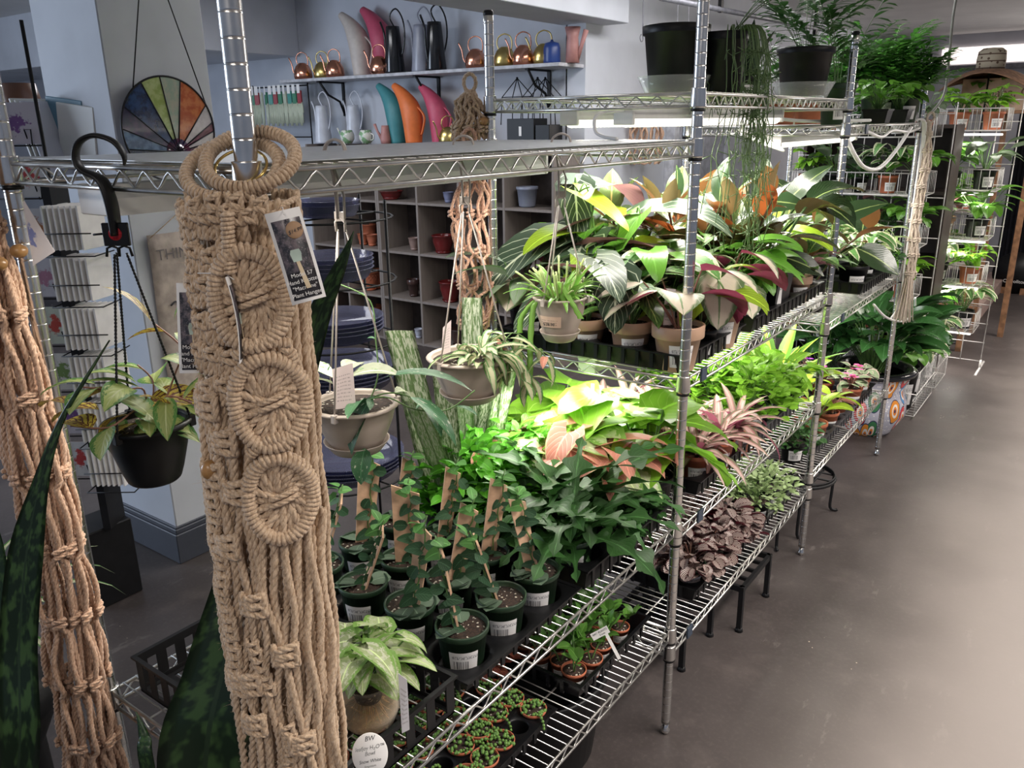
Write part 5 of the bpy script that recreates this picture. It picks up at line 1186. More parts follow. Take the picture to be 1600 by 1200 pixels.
# middle unit: h3 shelf with pink spiderworts
Z3b = .634
tray('black tray with pink striped spiderworts in terracotta pots', -.54, -.03, 1.40, 1.84, Z3b, .05, (4, 4))
tray('grey black tray with bushy bright green pilea', -.54, -.03, 1.88, 2.30, Z3b, .055, (4, 3), m=mat('dark_grey_plastic', (.045, .045, .05), .45))
for k, (x, y, s, w_) in enumerate(((-.085, 1.50, 1.1, 'aisle side corner of the tray'), (-.075, 1.63, 1.15, 'second along the aisle edge'), (-.07, 1.76, 1.15, 'third along the aisle edge'), (-.19, 1.55, 1.1, 'second column near corner'), (-.19, 1.70, 1.1, 'second column far end'), (-.31, 1.52, 1.15, 'third column near end'), (-.31, 1.68, 1.15, 'third column far end'), (-.43, 1.55, 1.2, 'back column near end'), (-.43, 1.72, 1.2, 'back column far end'))):
    plant('rhoeo', x, y, Z3b+.004, 'pink and cream striped spiderwort in terracotta, ' + w_, s, group='pink striped spiderworts')
for x, y, s, w_ in ((-.11, 1.25, 1.2, 'broad green leaf plant leaning out past the second post'), (-.26, 1.30, 1.25, 'broad glowing leaf plant right under the middle shelf light'), (-.42, 1.30, 1.25, 'broad glowing leaf plant at the back under the middle shelf')): plant('bigleaf', x, y, Z3b, w_, s, group='broad bright green leaves')
for x, y, w_ in ((-.18, 1.28, 'white leaved syngonium glowing behind the second post'), (-.36, 1.38, 'white leaved syngonium at the back under the middle shelf')): plant('whitesyn', x, y, Z3b, w_, 1.15, group='white syngoniums')
for x, y, s, w_ in ((-.10, 1.97, 1.15, 'bushy bright green pilea at the tray corner by the aisle'), (-.12, 2.13, 1.15, 'bushy bright green pilea farther along the aisle edge'), (-.26, 2.0, 1.15, 'bushy pilea in the second row'), (-.28, 2.15, 1.1, 'bushy pilea at the back of its tray'), (-.42, 2.05, 1.1, 'bushy pilea deepest in the shelf')): plant('pilea', x, y, Z3b+.005, w_, s, group='bushy bright green pileas')
plant('lime', -.085, 2.30, Z3b, 'trailing lime pothos beside the third post', 1.0, pot=gn(.05, .085)); plant('stripy', -.30, 2.30, Z3b, 'yellow striped dracaena behind the third post', 1.15)
# middle unit: lowest shelf
Z4b = .283
tray('black tray of burgundy ribbed peperomias on the lowest middle shelf', -.50, -.03, 1.42, 1.92, Z4b, .05, (4, 4))
for k, (x, y, w_) in enumerate(((-.085, 1.50, 'aisle corner'), (-.08, 1.64, 'second along the aisle'), (-.08, 1.79, 'third along the aisle'), (-.21, 1.52, 'second row near end'), (-.21, 1.67, 'second row middle'), (-.21, 1.82, 'second row far end'), (-.34, 1.55, 'third row near end'), (-.34, 1.72, 'third row far end'))):
    plant('burgundy', x, y, Z4b+.004, 'burgundy and silver ribbed peperomia in a green pot, ' + w_, 1.05, group='burgundy peperomias')
for x, y, w_ in ((-.075, 2.03, 'nearest the aisle'), (-.08, 2.16, 'just before the third post'), (-.22, 2.05, 'in the second row'), (-.22, 2.2, 'in the second row by the post'), (-.36, 2.0, 'in the third row')): plant('fittonia', x, y, Z4b+.004, 'pale green leafy plant in a black pot, ' + w_, 1.1, group='pale green leafy plants on the lowest middle shelf')
tray('black tray under the pale green leafy plants', -.46, -.025, 1.96, 2.30, Z4b, .04, (4, 3))

# ------------------------------------------------------------ farthest unit
Z3c = .934
tray('black tray on the bright shelf of the farthest unit', -.50, -.02, 3.0, 3.55, Z3c, .05, (4, 4))
for a in (('variegated', -.09, 3.10, 'cream edged leafy plant near the farthest post', 1.15), ('variegated', -.22, 2.95, 'cream edged leafy plant in the middle of the far bright shelf', 1.2), ('var2', -.10, 3.30, 'pale striped leafy plant next to the farthest post', 1.1), ('var2', -.25, 3.25, 'pale striped leafy plant at the back of the far bright shelf', 1.2), ('neon', -.35, 3.05, 'yellow green leaf plant at the back of the far bright shelf', 1.1),
  ('rubber', -.12, 2.60, 'rubber plant with one drooping leaf over a low black bowl', 1.0), ('darkrubber', -.30, 2.65, 'dark broad leaf plant behind the third post', 1.05), ('silverveins', -.22, 2.80, 'silver leaf plant in the far bright shelf', 1.0), ('heart', -.40, 2.85, 'heart leaf plant at the back of the far bright shelf', 1.1), ('smallgreen', -.08, 3.48, 'small green plant by the farthest post on the bright shelf', 1.0)):
    if a[0] == 'var2': K.setdefault('var2', K['calathea'][:3]+([LM['wsyn']],)+K['calathea'][4:5]+(bk(.055, .095), 2))
    plant(a[0], a[1], a[2], Z3c, *a[3:])
Z5 = .347
tray('dark grey tray with terracotta pots on the lowest far shelf', -.50, -.03, 2.60, 3.15, Z5, .05, (4, 4), m=MC['dark_grey_plastic'])
tray('black tray under the african violets', -.50, -.04, 3.20, 3.55, Z5, .05, (4, 3))
for a in (('lightleaf', -.085, 2.72, 'pale lime leaf plant in a terracotta pot beside the third post', 1.15), ('bronze', -.085, 2.90, 'bronze leaved plant in a terracotta pot by the aisle', 1.15), ('bronze', -.085, 3.05, 'second bronze leaved plant in terracotta next to the violets', 1.0), ('lightleaf', -.21, 2.75, 'upright lime leaf plant in the second row', 1.3), ('lightleaf', -.24, 2.95, 'lime leaf plant behind the bronze ones', 1.2),
          ('lime', -.34, 2.65, 'lime pothos at the back of the lowest far shelf', 1.1), ('stripy', -.35, 3.0, 'yellow striped plant at the back of the lowest far shelf', 1.4), ('smallgreen', -.10, 2.50, 'green trailing plant low beside the third post', 1.0)): plant(a[0], a[1], a[2], Z5, *a[3:])
def violet(x, y, s, col, label):
    t = plant('violet', x, y, Z5+.004, label, s, group='african violets'); b = MB(); rg = random.Random(int(x*1000+y*77))
    for k in range(7):
        a = rg.random()*6.3; q = rg.uniform(0, .03); c = Vector((q*cos(a), q*sin(a), .035+.03*rg.random())); b.mi = 0; b.tube([(0, 0, 0), c], .0008, 4); b.mi = 1
        for m_ in range(5): leaf(b, c, m_*1.257, .5, .013, .012, .5, 'rd', .1, 0, 0, rg)
        b.mi = 2; b.ball(tuple(c+Vector((0, 0, .002))), .0018, 6, 4)
    obj('flowers', b.mesh('flowers', [stem_r, LM['petal_p' if col else 'petal_v'], mat('yellow_stamen', (.8, .55, .05))]), t, (0, 0, .07))
violet(-.085, 3.28, 1.2, 1, 'pink flowering african violet by the aisle'); violet(-.09, 3.45, 1.2, 1, 'pink flowering african violet next to the farthest post'); violet(-.22, 3.30, 1.2, 1, 'pink flowering african violet in the second row')
violet(-.30, 2.50, 1.3, 0, 'purple flowering african violet behind the third post'); violet(-.34, 3.42, 1.2, 0, 'purple flowering african violet at the back')
lab = MB(); lab.sheet([(0, 0, 0), (.055, 0, 0), (.055, .002, .06), (0, .002, .06)]); o = tag(obj('price_card', lab.mesh('card', lines_mat('white_card_print', n=6)), None, None), 'white square price card clipped to the grey tray beside the third post', 'card'); o.matrix_world = frame_M(at(1302, 665, y=2.78), _r, _u)@Matrix.Rotation(-.35, 4, 'Z')
# top shelf of the farthest unit
Z6 = 1.6205
def ax(u, x): p = at(u, 190, x=x); return p.y
for key, u, x, s, w_ in (('palmy', 1412, -.16, 1.25, 'bushy parlor palm in the middle of the far top shelf'), ('palmy', 1385, -.36, 1.1, 'parlor palm behind the square black pots'), ('palmy', 1440, -.05, 1.0, 'parlor palm next to the farthest post top')): plant(key, x, min(3.5, max(2.5, ax(u, x))), Z6, w_, s, group='parlor palms')
plant('darkpalm', -.07, 2.52, Z6, 'dark green tall pot of trailing green behind the third post top', 1, pot=('nursery', .062, .135, greenp))
for u, x, w_ in ((1370, -.06, 'nearer the third post'), (1402, -.05, 'nearer the palms')): plant('midgreen', x, ax(u, x), Z6, 'low square black pot on the far top shelf, ' + w_, .9, pot=('square', .055, .06, blackp), tagged=False)
for k, (x, y) in enumerate(((-.40, 2.55), (-.30, 2.62), (-.28, 2.9))): plant('darkpalm', x, y, Z6, 'terracotta pot on the far top shelf, ' + ('farthest left', 'middle', 'partly behind the black post')[k], .72, pot=('nursery', .09, .13, terra), tagged=False)
tr = thing('white_planter_trough', 'long white plastic trough behind the square black pots', 'planter', (-.45, 3.2, Z6)); obj('trough_body', MB().box(-.08, .08, -.3, .3, 0, .075, c=.004).mesh('trough', whitep), tr)
# top shelf of the middle unit
Z7 = 1.7025
def saucer_pot(label, x, y, r, h, key=None, s=1):
    t = thing('potted_plant' if key else 'plant_pot', label, 'plant' if key else 'pot', (x, y, Z7)); P, S, Lb = pot_meshes('nursery', r, h, blackp); obj('pot', P, t, (0, 0, .01)); obj('soil', S, t, (0, 0, .01)); obj('saucer', MB().lathe([(r*.8, 0), (r*.85, .002), (r*1.12, .05), (r*1.10, .05), (r*.82, .004), (.001, .003)], 32).mesh('saucer', clearg), t)
    if key: n_, c_, fn, lm, st, pk, nv = K[key]; obj('foliage', foliage_mesh(key, 1, fn, [st]+lm), t, (0, 0, h*.9+.01), (0, 0, 1.2), s=s)
    obj('price_label', Lb, t, (0, 0, .06), (0, 0, .62)); return t
saucer_pot('large black nursery pot in a clear saucer behind the second post', -.235, 1.56, .088, .165)
saucer_pot('large black pot of palm with a barcode label near the third post', -.115, 2.27, .090, .145, 'darkpalm', .9)
for k, (x, y, s) in enumerate(((-.22, 1.85, .55), (-.20, 1.99, .62), (-.30, 1.95, .6))): plant('sansev', x, y, Z7, 'broad dark snake plant on the upper shelf, ' + ('in the middle', 'nearest the third post', 'nearest the black pot')[k], s, group='snake plants on the upper shelf')
t = thing('hanging_pot_plant', 'black pot with thin trailing mistletoe cactus draping past the second post', 'plant', (-.12, 1.62, Z7)); P, S, Lb = pot_meshes('nursery', .058, .155, blackp); obj('pot', P, t); obj('soil', S, t); obj('price_label', Lb, t, (0, 0, .06), (0, 0, .9))
b = MB(); b.mi = 1; rg = random.Random(6)
for k in range(46):
    a = rg.gauss(-.35, .35); L = rg.uniform(.2, .55); P = [Vector((.03*cos(a), .03*sin(a), .14)), Vector((.085*cos(a), .085*sin(a), .165)), Vector((.11*cos(a), .11*sin(a), .10))]
    z = .10; q = Vector((.115*cos(a), .115*sin(a), 0)); 
    while z > .1-L: z -= .05; q += Vector((rg.uniform(-.012, .012), rg.uniform(-.012, .012), 0)); P.append(Vector((q.x, q.y, z)))
    b.tube(smooth(P, 3), .0012, 4)
    for m_ in range(8): p_ = P[rg.randrange(2, len(P))]; b.tube([p_, p_+Vector((rg.uniform(-.03, .03), rg.uniform(-.03, .03), rg.uniform(-.03, .015)))], .001, 4)
for k in range(5): P = arc((.03, -.02, .15), rg.uniform(-.6, .8), rg.uniform(.5, 1.2), .16, .6, 6); b.tube(P, .0012, 4)
thin_stems(60, .12)(b, rg)
obj('foliage', b.mesh('stems', [stem_g, LM['rhip']]), t, (0, 0, 0))
def feature_leaf(mk, u, v, d, L, W_, el=-1.15, daz=0, shape='he', wave=.0, name='large_leaf', par=None, roll=.1):
    sc0 = par.scale[0]; b = MB(); p0 = atd(u, v, d); az = math.atan2(FD.y, FD.x)+daz; b.mi = 0; b.tube(arc((0, 0, 0), az, el+.9, .03, .4, 4), .002, 5); b.mi = 1; leaf(b, (0, 0, 0), az, el, L/sc0, W_/sc0, .45, shape, .16, roll, wave, random.Random(3)); b.mi = 0
    q = (p0-par.location)/sc0; b.tube(smooth([Vector((0, 0, 0)), Vector((-q.x*.35, -q.y*.35, .0)), Vector((-q.x, -q.y, -(q.z-.09)))], 5), .002, 5)
    obj(name, b.mesh('leaf', [stem_g, LM[mk]]), par, tuple(q))
tp = {o.get('label'): o for o in COL.objects if o.get('label')}
feature_leaf('pinkb', 1122, 438, 2.02, .125, .13, -1.25, .25, par=tp['large cream and rose painted calathea leaning over the tray edge'])
feature_leaf('alo', 962, 428, 2.0, .15, .125, -1.1, -.1, par=tp['white veined dark alocasia in a beige pot right of the $28.99 pot'])
feature_leaf('alo', 898, 290, 2.25, .17, .11, -1.0, .1, par=tp['tall grey veined alocasia behind the $28.99 pot'])
feature_leaf('neon', 905, 300, 2.2, .19, .095, -.35, .9, par=tp['neon yellow green leaved philodendron glowing under the light'])
feature_leaf('phil', 1000, 335, 2.15, .13, .085, -.7, -.9, par=tp['heart leaved green philodendron behind the striped calathea'])
d1, d2 = tp['dark glossy broad leaf plant in a square black pot at the shelf edge'], tp['second dark glossy broad leaf plant in a square black pot']
for u, v, d, L, W_, el, daz, pr_, ro in ((1165, 318, 2.62, .19, .10, .15, 1.35, d1, .75), (1222, 325, 2.66, .20, .085, .95, 1.2, d1, .8), (1190, 385, 2.6, .17, .10, .0, -1.4, d1, -.7), (1215, 400, 2.62, .16, .08, -.2, 1.3, d1, .8), (1290, 352, 2.88, .22, .085, .55, 1.45, d2, .8), (1255, 330, 2.9, .18, .08, .9, -1.3, d2, -.8)): feature_leaf('fic', u, v, d, L, W_, el, daz, 'ov', par=pr_, roll=ro)
feature_leaf('fic', 1338, 388, 3.0, .18, .11, -.35, 1.2, 'ov', roll=.8, par=tp['rubber plant with one drooping leaf over a low black bowl'])
# ------------------------------------------------------------ wall shelf with watering cans
YB = 4.13
shelfm = mat('grey_white_board', (.50, .50, .53), .6)
t = thing('wall_shelf', 'long grey wall shelf on black brackets holding the upper row of watering cans', 'shelf', (-3.45, 4.15, 1.98))
obj('shelf_board', MB().box(-1.42, 1.27, -.15, .15, 0, .022, c=.002).mesh('board', shelfm), t)
for x in (-1.0, .02, 1.0):
    b = MB().box(x-.012, x+.012, -.12, .15, -.012, 0).box(x-.012, x+.012, .138, .15, -.26, 0); b.tube([(x, -.10, -.008), (x, -.02, -.10), (x, .10, -.15), (x, .14, -.24)], .009, 6); obj('bracket', b.mesh('bracket', blackm), t)
copper = mat('polished_copper', (.72, .33, .22), .2, 1, .03); brassm = mat('dull_brass', (.62, .48, .18), .28, 1, .04)
def mcol(n, c, r=.5): return mat(n, c, r, 0, .04)
def cat_can(label, x, y, z, parts, rz=0, group=None, s=1, name='watering_can'):
    t = thing(name, label, 'watering can', (x, y, z), rz, group, s=s)
    for n, b, m in parts: obj(n, b.mesh(n, m), t)
    return t
def can_round(m):
    return [('body', MB().lathe([(.001, 0), (.055, 0), (.062, .02), (.058, .055), (.044, .085), (.026, .10), (.020, .104)], 28), m),
            ('handle', MB().tube(smooth([(-.03, 0, .085), (-.045, 0, .12), (-.035, 0, .155), (0, 0, .17), (.035, 0, .155), (.045, 0, .12), (.040, 0, .085)], 4), .0036, 8), m),
            ('spout', MB().tube(smooth([(-.05, 0, .02), (-.075, 0, .05), (-.085, 0, .10), (-.105, 0, .14)], 4), .0045, 8), m)]
def can_jug(m):
    P = smooth([(0, 0, 0), (0, 0, .10), (-.005, 0, .20), (-.035, 0, .29), (-.105, 0, .38), (-.19, 0, .45)], 4); R_ = smv([.066, .076, .084, .078, .052, .026], 4)
    return [('body', MB().tube(P, R_, 20), m), ('handle', MB().tube(smooth([(.02, 0, .285), (.07, 0, .27), (.125, 0, .20), (.10, 0, .10), (.085, 0, .07)], 4), .011, 8, flat=(1, .6)), m)]
def can_tall(m):
    return [('body', MB().lathe([(.001, 0), (.058, 0), (.060, .01), (.040, .23), (.038, .25), (.034, .248)], 24), m),
            ('handle', MB().tube(smooth([(.035, 0, .22), (-.02, 0, .30), (.03, 0, .34), (.08, 0, .28), (.088, 0, .18), (.06, 0, .09)], 4), .0045, 8), m),
            ('spout', MB().tube(smooth([(-.05, 0, .03), (-.065, 0, .12), (-.07, 0, .22), (-.095, 0, .28)], 4), .006, 8), m)]
def U(u, z=2.0, y=YB): return at(u, 120, y=y).x
blk = mcol('black_enamel', (.012, .012, .014), .15); wht = mcol('white_enamel', (.62, .64, .70), .3); gry = mcol('grey_enamel', (.30, .31, .37), .3)
ZS = 2.003
for u, m, w_, k, y in ((474, copper, 'copper', 'leftmost on the upper shelf', 4.10), (505, brassm, 'brass', 'between two copper ones on the upper shelf', 4.14), (524, copper, 'copper', 'with a white tag beside the cream jug', 4.08), (594, copper, 'copper', 'in front of the pink jug', 4.06), (744, copper, 'copper', 'left of the back post top', 4.10), (789, brassm, 'brass', 'just right of the back post top', 4.12), (818, copper, 'copper', 'right of the brass one past the back post', 4.10), (850, brassm, 'brass', 'left of the blue one', 4.12)):
    cat_can('small %s watering can with arched handle, %s' % (w_, k), U(u, y=y), y, ZS, can_round(m), .25, 'small round metal watering cans', 1.2)
cat_can('tall cream watering jug on the upper shelf', U(562), 4.16, ZS, can_jug(mcol('cream_plastic', (.56, .50, .45))), 0, 'tall jugs', 1.0)
cat_can('tall raspberry pink watering jug on the upper shelf', U(592), 4.20, ZS, can_jug(mcol('raspberry_plastic', (.52, .075, .14))), 0, 'tall jugs', 1.05)
cat_can('tall glossy black watering can with looped handle on the upper shelf', U(622), 4.10, ZS, can_tall(blk), 0, None, 1.28)
cat_can('tall grey watering can between the two black ones', U(656), 4.16, ZS, can_tall(gry), 0, None, 1.28)
cat_can('glossy black watering can seen end-on beside the grey one', U(686), 4.10, ZS, can_tall(blk), 1.4, None, 1.28)
cat_can('round navy blue can beside the brass one', U(869), 4.08, ZS, [('body', MB().lathe([(.001, 0), (.052, 0), (.055, .01), (.054, .09), (.044, .12), (.012, .128), (.006, .14), (.001, .142)], 24), mcol('navy_enamel', (.02, .05, .20), .35))], 0)
cat_can('dusty pink watering can at the right end of the upper shelf', U(893), 4.14, ZS, [('body', MB().lathe([(.001, 0), (.045, 0), (.040, .10), (.036, .15), (.050, .21), (.046, .21)], 24), mcol('dusty_pink', (.44, .21, .19))), ('spout', MB().tube([(.03, 0, .02), (.06, 0, .10), (.09, 0, .19)], [.016, .012, .017], 10), MC['dusty_pink'])], .2)
ZC = 1.512
cat_can('tall white watering can standing on the pot cubby', U(498, y=4.08), 4.08, ZC, can_tall(wht), 0, None, 1.15)
cat_can('white watering can behind the flowered teapot', U(548, y=4.2), 4.2, ZC, can_tall(wht), 0, None, 1.15)
cat_can('tall teal watering jug on the pot cubby', U(617, y=4.08), 4.08, ZC, can_jug(mcol('teal_plastic', (.05, .23, .25))), 0, None, .92)
cat_can('orange watering jug on the pot cubby', U(642, y=4.02), 4.02, ZC, can_jug(mcol('orange_plastic', (.72, .17, .04))), 0, None, .90)
cat_can('magenta watering jug on the pot cubby', U(684, y=4.12), 4.12, ZC, can_jug(MC['raspberry_plastic']), 0, None, .88)
cat_can('brass watering can in front of the magenta jug', U(697, y=3.98), 3.98, ZC, can_round(brassm), 1.2, None, 1.1)
cat_can('copper watering can right of the magenta jug', U(722, y=4.1), 4.1, ZC, can_round(copper), .1, None, 1.0)
cat_can('small pink watering can left of the teal jug', U(597, y=4.0), 4.0, ZC, [('body', MB().lathe([(.001, 0), (.036, 0), (.040, .03), (.030, .10), (.026, .13)], 20), MC['dusty_pink']), ('spout', MB().tube([(-.03, 0, .03), (-.07, 0, .09), (-.09, 0, .14)], [.014, .009, .012], 8), MC['dusty_pink'])], .2)
flor = NT('flowered_ceramic'); c = flor.coord(); flor.set(base=flor.mix(flor.step(flor.noise(28, 2, c), .52, .58), (.66, .66, .60), (.22, .38, .20)), rough=.2)
for u, w_, sp_ in ((536, 'flowered white ceramic teapot shaped can on the pot cubby', 1), (566, 'flowered white ceramic mug on the pot cubby', 0)):
    parts = [('body', MB().lathe([(.001, 0), (.030, 0), (.050, .03), (.052, .06), (.040, .09), (.036, .095), (.032, .09)], 24), flor.mat)]
    parts.append(('spout', MB().tube([(-.045, 0, .04), (-.075, 0, .07), (-.10, 0, .11)], .006, 8), flor.mat) if sp_ else ('handle', MB().tube(smooth([(.048, 0, .07), (.075, 0, .06), (.07, 0, .03), (.046, 0, .025)], 4), .005, 8), flor.mat))
    cat_can(w_, U(u, y=3.98), 3.98, ZC, parts, 0, None, 1.05, 'ceramic_teapot' if sp_ else 'ceramic_mug')['category'] = 'teapot' if sp_ else 'mug'
# ------------------------------------------------------------ cubbies with pots
def oak():
    q = NT('grey_oak_board'); c = q.coord(); n = q.noise(6, 4, q.mapv(c, 6, 6, .6), .6); q.set(base=q.mix(n, (.145, .12, .105), (.27, .23, .205)), rough=.65); return q.mat
oakm = oak(); backm = mat('dark_oak_back', (.07, .055, .05), .8)
ZR = [0.02, .355, .72, 1.095, 1.49]
def cubby(label, x0, n, w, y0=3.96, y1=4.28):
    t = thing('cubby_shelf', label, 'shelf', (x0, y0, 0)); D = y1-y0; th = .018
    b = MB()
    for i in range(n+1): 
        obj('upright_board', MB().box(i*w-th/2, i*w+th/2, 0, D, 0, 1.508, c=.001).mesh('board', oakm), t)
    for z in ZR: obj('shelf_board', MB().box(th/2, n*w-th/2, .002, D, z-.018, z, c=.001).mesh('board', oakm), t)
    obj('back_panel', MB().box(0, n*w, D-.006, D, 0, 1.5).mesh('back', backm), t)
cubby('grey oak pot cubby at the left with terracotta pots', -4.57, 2, .375); cubby('grey oak pot cubby right of it, with dark red glazed pots', -3.80, 4, .40)
oxb = mcol('oxblood_glaze', (.14, .015, .015), .15); flowp = mcol('blue_red_glaze', (.20, .22, .34), .2)
def cpot(label, u, row, r, h, m, prof='bell', y=4.08, group=None, dots=False):
    x = at(u, 400, y=y).x; z = ZR[row]; x = at(u, project((at(u, 400, y=y).x, y, z))[1], y=y).x
    t = thing('ceramic_pot', label, 'pot', (x, y, z+.001), 0, group); P, S, L_ = pot_meshes(prof, r, h, m); obj('pot', P, t, (0, 0, .006)); obj('saucer', MB().lathe([(.001, 0), (r*.6, 0), (r*.75, .018), (r*.71, .018), (r*.5, .006), (.001, .006)], 24).mesh('saucer', m), t)
    if dots:
        b = MB()
        for k in range(3):
            for a in range(18): an = 2*PI*(a+.5*(k % 2))/18; rr = r*(.86+.03*k); b.ball((rr*cos(an), rr*sin(an), h*(.62+.1*k)), .006, 6, 4)
        obj('raised_dots', b.mesh('dots', m), t)
cpot('terracotta pot with raised dots in the left cubby', 578, 1, .085, .15, terra, dots=True); cpot('terracotta pot behind the dotted one', 590, 1, .07, .15, terra, y=4.17)
for u, w_ in ((549, 'leftmost'), (568, 'middle'), (582, 'rightmost')): cpot('small terracotta pot on the third row of the left cubby, %s' % w_, u, 2, .045, .085, terra, group='small terracotta pots')
cpot('larger terracotta pot behind the small ones', 577, 2, .065, .15, terra, y=4.18)
cpot('terracotta bowl on the lowest row of the left cubby', 530, 0, .09, .10, terra, 'bowl'); cpot('stacked terracotta bowl on the lowest row beside it', 577, 0, .085, .10, terra, 'bowl'); cpot('terracotta pot behind the lowest bowls', 585, 0, .08, .17, terra, y=4.18)
cpot('dark red glazed pot in the right cubby, third row', 693, 2, .085, .13, oxb); cpot('dark red glazed pot on the second row of the right cubby', 704, 1, .085, .15, oxb); cpot('low dark red glazed dish on the top row', 610, 3, .10, .06, oxb, 'bowl')
cpot('brown and white glazed pot at the edge of the third row', 648, 2, .045, .09, mcol('brown_white_glaze', (.30, .20, .17), .3)); cpot('white rimmed dark pot on the second row', 647, 1, .05, .13, mcol('dark_brown_glaze', (.06, .03, .025), .2), 'classic')
cpot('small blue and red glazed pot on the top row', 701, 3, .04, .07, flowp); cpot('small white and blue pot on the lowest row', 655, 0, .035, .07, mcol('white_blue_glaze', (.5, .52, .6), .2))
cpot('blue grey ribbed pot on the top row behind the $28.99 pot', 824, 3, .075, .13, mcol('blue_grey_glaze', (.24, .26, .33), .35), 'nursery'); cpot('terracotta pot on the top row of the left cubby', 545, 3, .07, .10, terra)
cpot('dark glazed pot on the lowest row of the right cubby', 720, 0, .08, .13, mcol('dark_brown_glaze', (.06, .03, .025), .2))
# ------------------------------------------------------------ gloves, hangers
t = thing('tool_rack', 'black wire rack of green and red handled garden tools beside the white watering cans', 'rack', (-5.0, 4.1, 1.5)); b = MB()
for x in (-.35, .35): b.tube([(x, 0, 0), (x, 0, .48)], .006, 6)
for z in (.06, .46): b.tube([(-.35, 0, z), (.35, 0, z)], .006, 6)
obj('rack_frame', b.mesh('frame', blackm), t)
cols = [mcol('glove_green', (.04, .20, .11)), mcol('glove_red', (.30, .03, .04)), mcol('glove_cream', (.50, .54, .42)), mcol('glove_teal', (.05, .26, .22))]
rng = random.Random(2)
for k in range(11):
    x = -5.0-.30+.06*k; g = thing('garden_glove_pair', 'hanging garden glove pair, %s from the left on the black wire rack' % wd_[k].replace('corner', 'first'), 'gloves', (x, 4.05, 1.95), rng.uniform(-.4, .4), 'hanging garden gloves')
    c1 = cols[(0, 1, 2, 0, 3, 1, 0, 2, 3, 0, 1)[k]]; cu = MB().box(-.022, .022, -.008, .008, -.13, -.03, c=.003); obj('cuff', cu.mesh('cuff', c1), g)
    h_ = MB()
    for q in range(4): h_.tube([(-.018+.012*q, 0, -.12), (-.022+.014*q, 0, -.28-.02*(q in (1, 2)))], [.008, .006], 6)
    h_.tube([(.02, 0, -.13), (.03, 0, -.2)], [.008, .006], 6); obj('fingers', h_.mesh('fingers', cols[2]), g); obj('hang_tag', MB().box(-.016, .016, -.011, -.010, -.05, .02).mesh('hang_tag', paper), g)
for k, u in enumerate((808, 840, 852)):
    p = at(u, 122, y=4.2); t = thing('wire_plant_hanger', 'black folded wire plant hanger below the shelf bracket, ' + ('nearest the back post', 'middle', 'nearest the wall corner')[k], 'plant hanger', tuple(p)); b = MB(); b.ball((0, 0, 0), .008)
    for q in (-.13, -.04, .04, .13): b.tube([(0, 0, 0), (q, 0, -.12), (q*1.1, 0, -.30)], .0035, 5)
    b.tube([(-.13, 0, -.12), (.13, 0, -.12)], .003, 5); obj('wire_frame', b.mesh('wires', blackm), t)
p = at(812, 205, y=4.0); t = thing('storage_box', 'black boxes with small white labels standing on the cubby behind the grow light', 'box', (p.x, 4.1, 1.512)); obj('box_body', MB().box(-.12, .10, -.08, .08, 0, .16, c=.003).box(.11, .22, -.08, .08, 0, .12, c=.003).mesh('box', blackp), t); obj('paper_label', MB().box(-.02, 0, -.082, -.081, .05, .11).mesh('lbl', paper), t)
# ------------------------------------------------------------ pipe, hooks, wall pieces
pm = mat('grey_pipe', (.25, .25, .28), .5, .3)
t = thing('hanging_pipe_rail', 'grey pipe rail hanging along the left wall near the ceiling', 'rail', (-1.6, 4.2, 2.335)); obj('pipe', MB().tube([(0, 0, 0), (0, 3.6, .075)], .017, 10).mesh('pipe', pm), t)
for y in (.9, 3.0): obj('drop_bracket', MB().box(-.012, .012, y-.02, y+.02, 0, .31).mesh('bracket', blackm), t)
for k, (u, v0, x, w_) in enumerate(((1004, -60, -1.9, 'long bare grey s hook hanging in front of the white wall'), (1058, 30, -1.6, 'thin wire hook on the pipe rail'), (1075, 30, -1.6, 'second thin wire hook on the pipe rail'))):
    p = at(u, 62 if k == 0 else 45, x=x); t = thing('wire_hook', w_, 'hook', tuple(p)); L = .45 if k == 0 else .18
    obj('hook_wire', MB().tube(smooth([(0, -.02, .03), (0, -.035, .01), (0, -.02, -.012), (0, .005, 0), (0, 0, .06), (0, -.004, L-.02), (0, .01, L), (0, .022, L-.01)], 5), .004 if k == 0 else .002, 6).mesh('hook_wire', pm), t)
macrame_column('macrame_wall_hanging', 'shaggy reddish tan macrame hanging on the wall behind the grow light', 'wall hanging', -2.06, at(1010, 200, x=-2.06).y, at(1010, 190, x=-2.06).z+.1, 1.35, .16, jute_w, 18, 3, .007, 5, 1.0, fz=0, dirv=Vector((1, 0, 0)))
# stained glass disc on the pillar
SG = Vector((-1.945, 1.135, 1.635)); R0 = .176
t = thing('stained_glass_suncatcher', 'round stained glass sunburst in dark blue, green and orange hanging on the pillar', 'stained glass', tuple(SG)); t.rotation_euler = (0, 0, PI/2)
def sg(name, a, b_, n1=30):
    q = NT(name); q.set(base=q.mix(q.step(q.noise(n1, 4, q.coord(), .6), .4, .62), a, b_), rough=.12, coat=.5, spec=.7); return q.mat
cc = (.022, -.075)
secs = [(-20, 12, (.10, .01, .03), (.16, .02, .05)), (12, 24, (.50, .45, .46), (.58, .54, .54)), (24, 33, (.10, .01, .03), (.16, .02, .05)), (33, 50, (.50, .45, .46), (.58, .54, .54)), (50, 80, (.40, .08, .02), (.55, .17, .05)), (80, 98, (.30, .38, .30), (.42, .40, .32)), (98, 115, (.28, .36, .10), (.42, .48, .20)), (115, 140, (.006, .012, .045), (.02, .05, .14)), (140, 158, (.02, .02, .05), (.06, .03, .08)), (158, 176, (.02, .06, .14), (.10, .18, .30)), (176, 200, (.012, .015, .04), (.03, .04, .08))]
lead = MB()
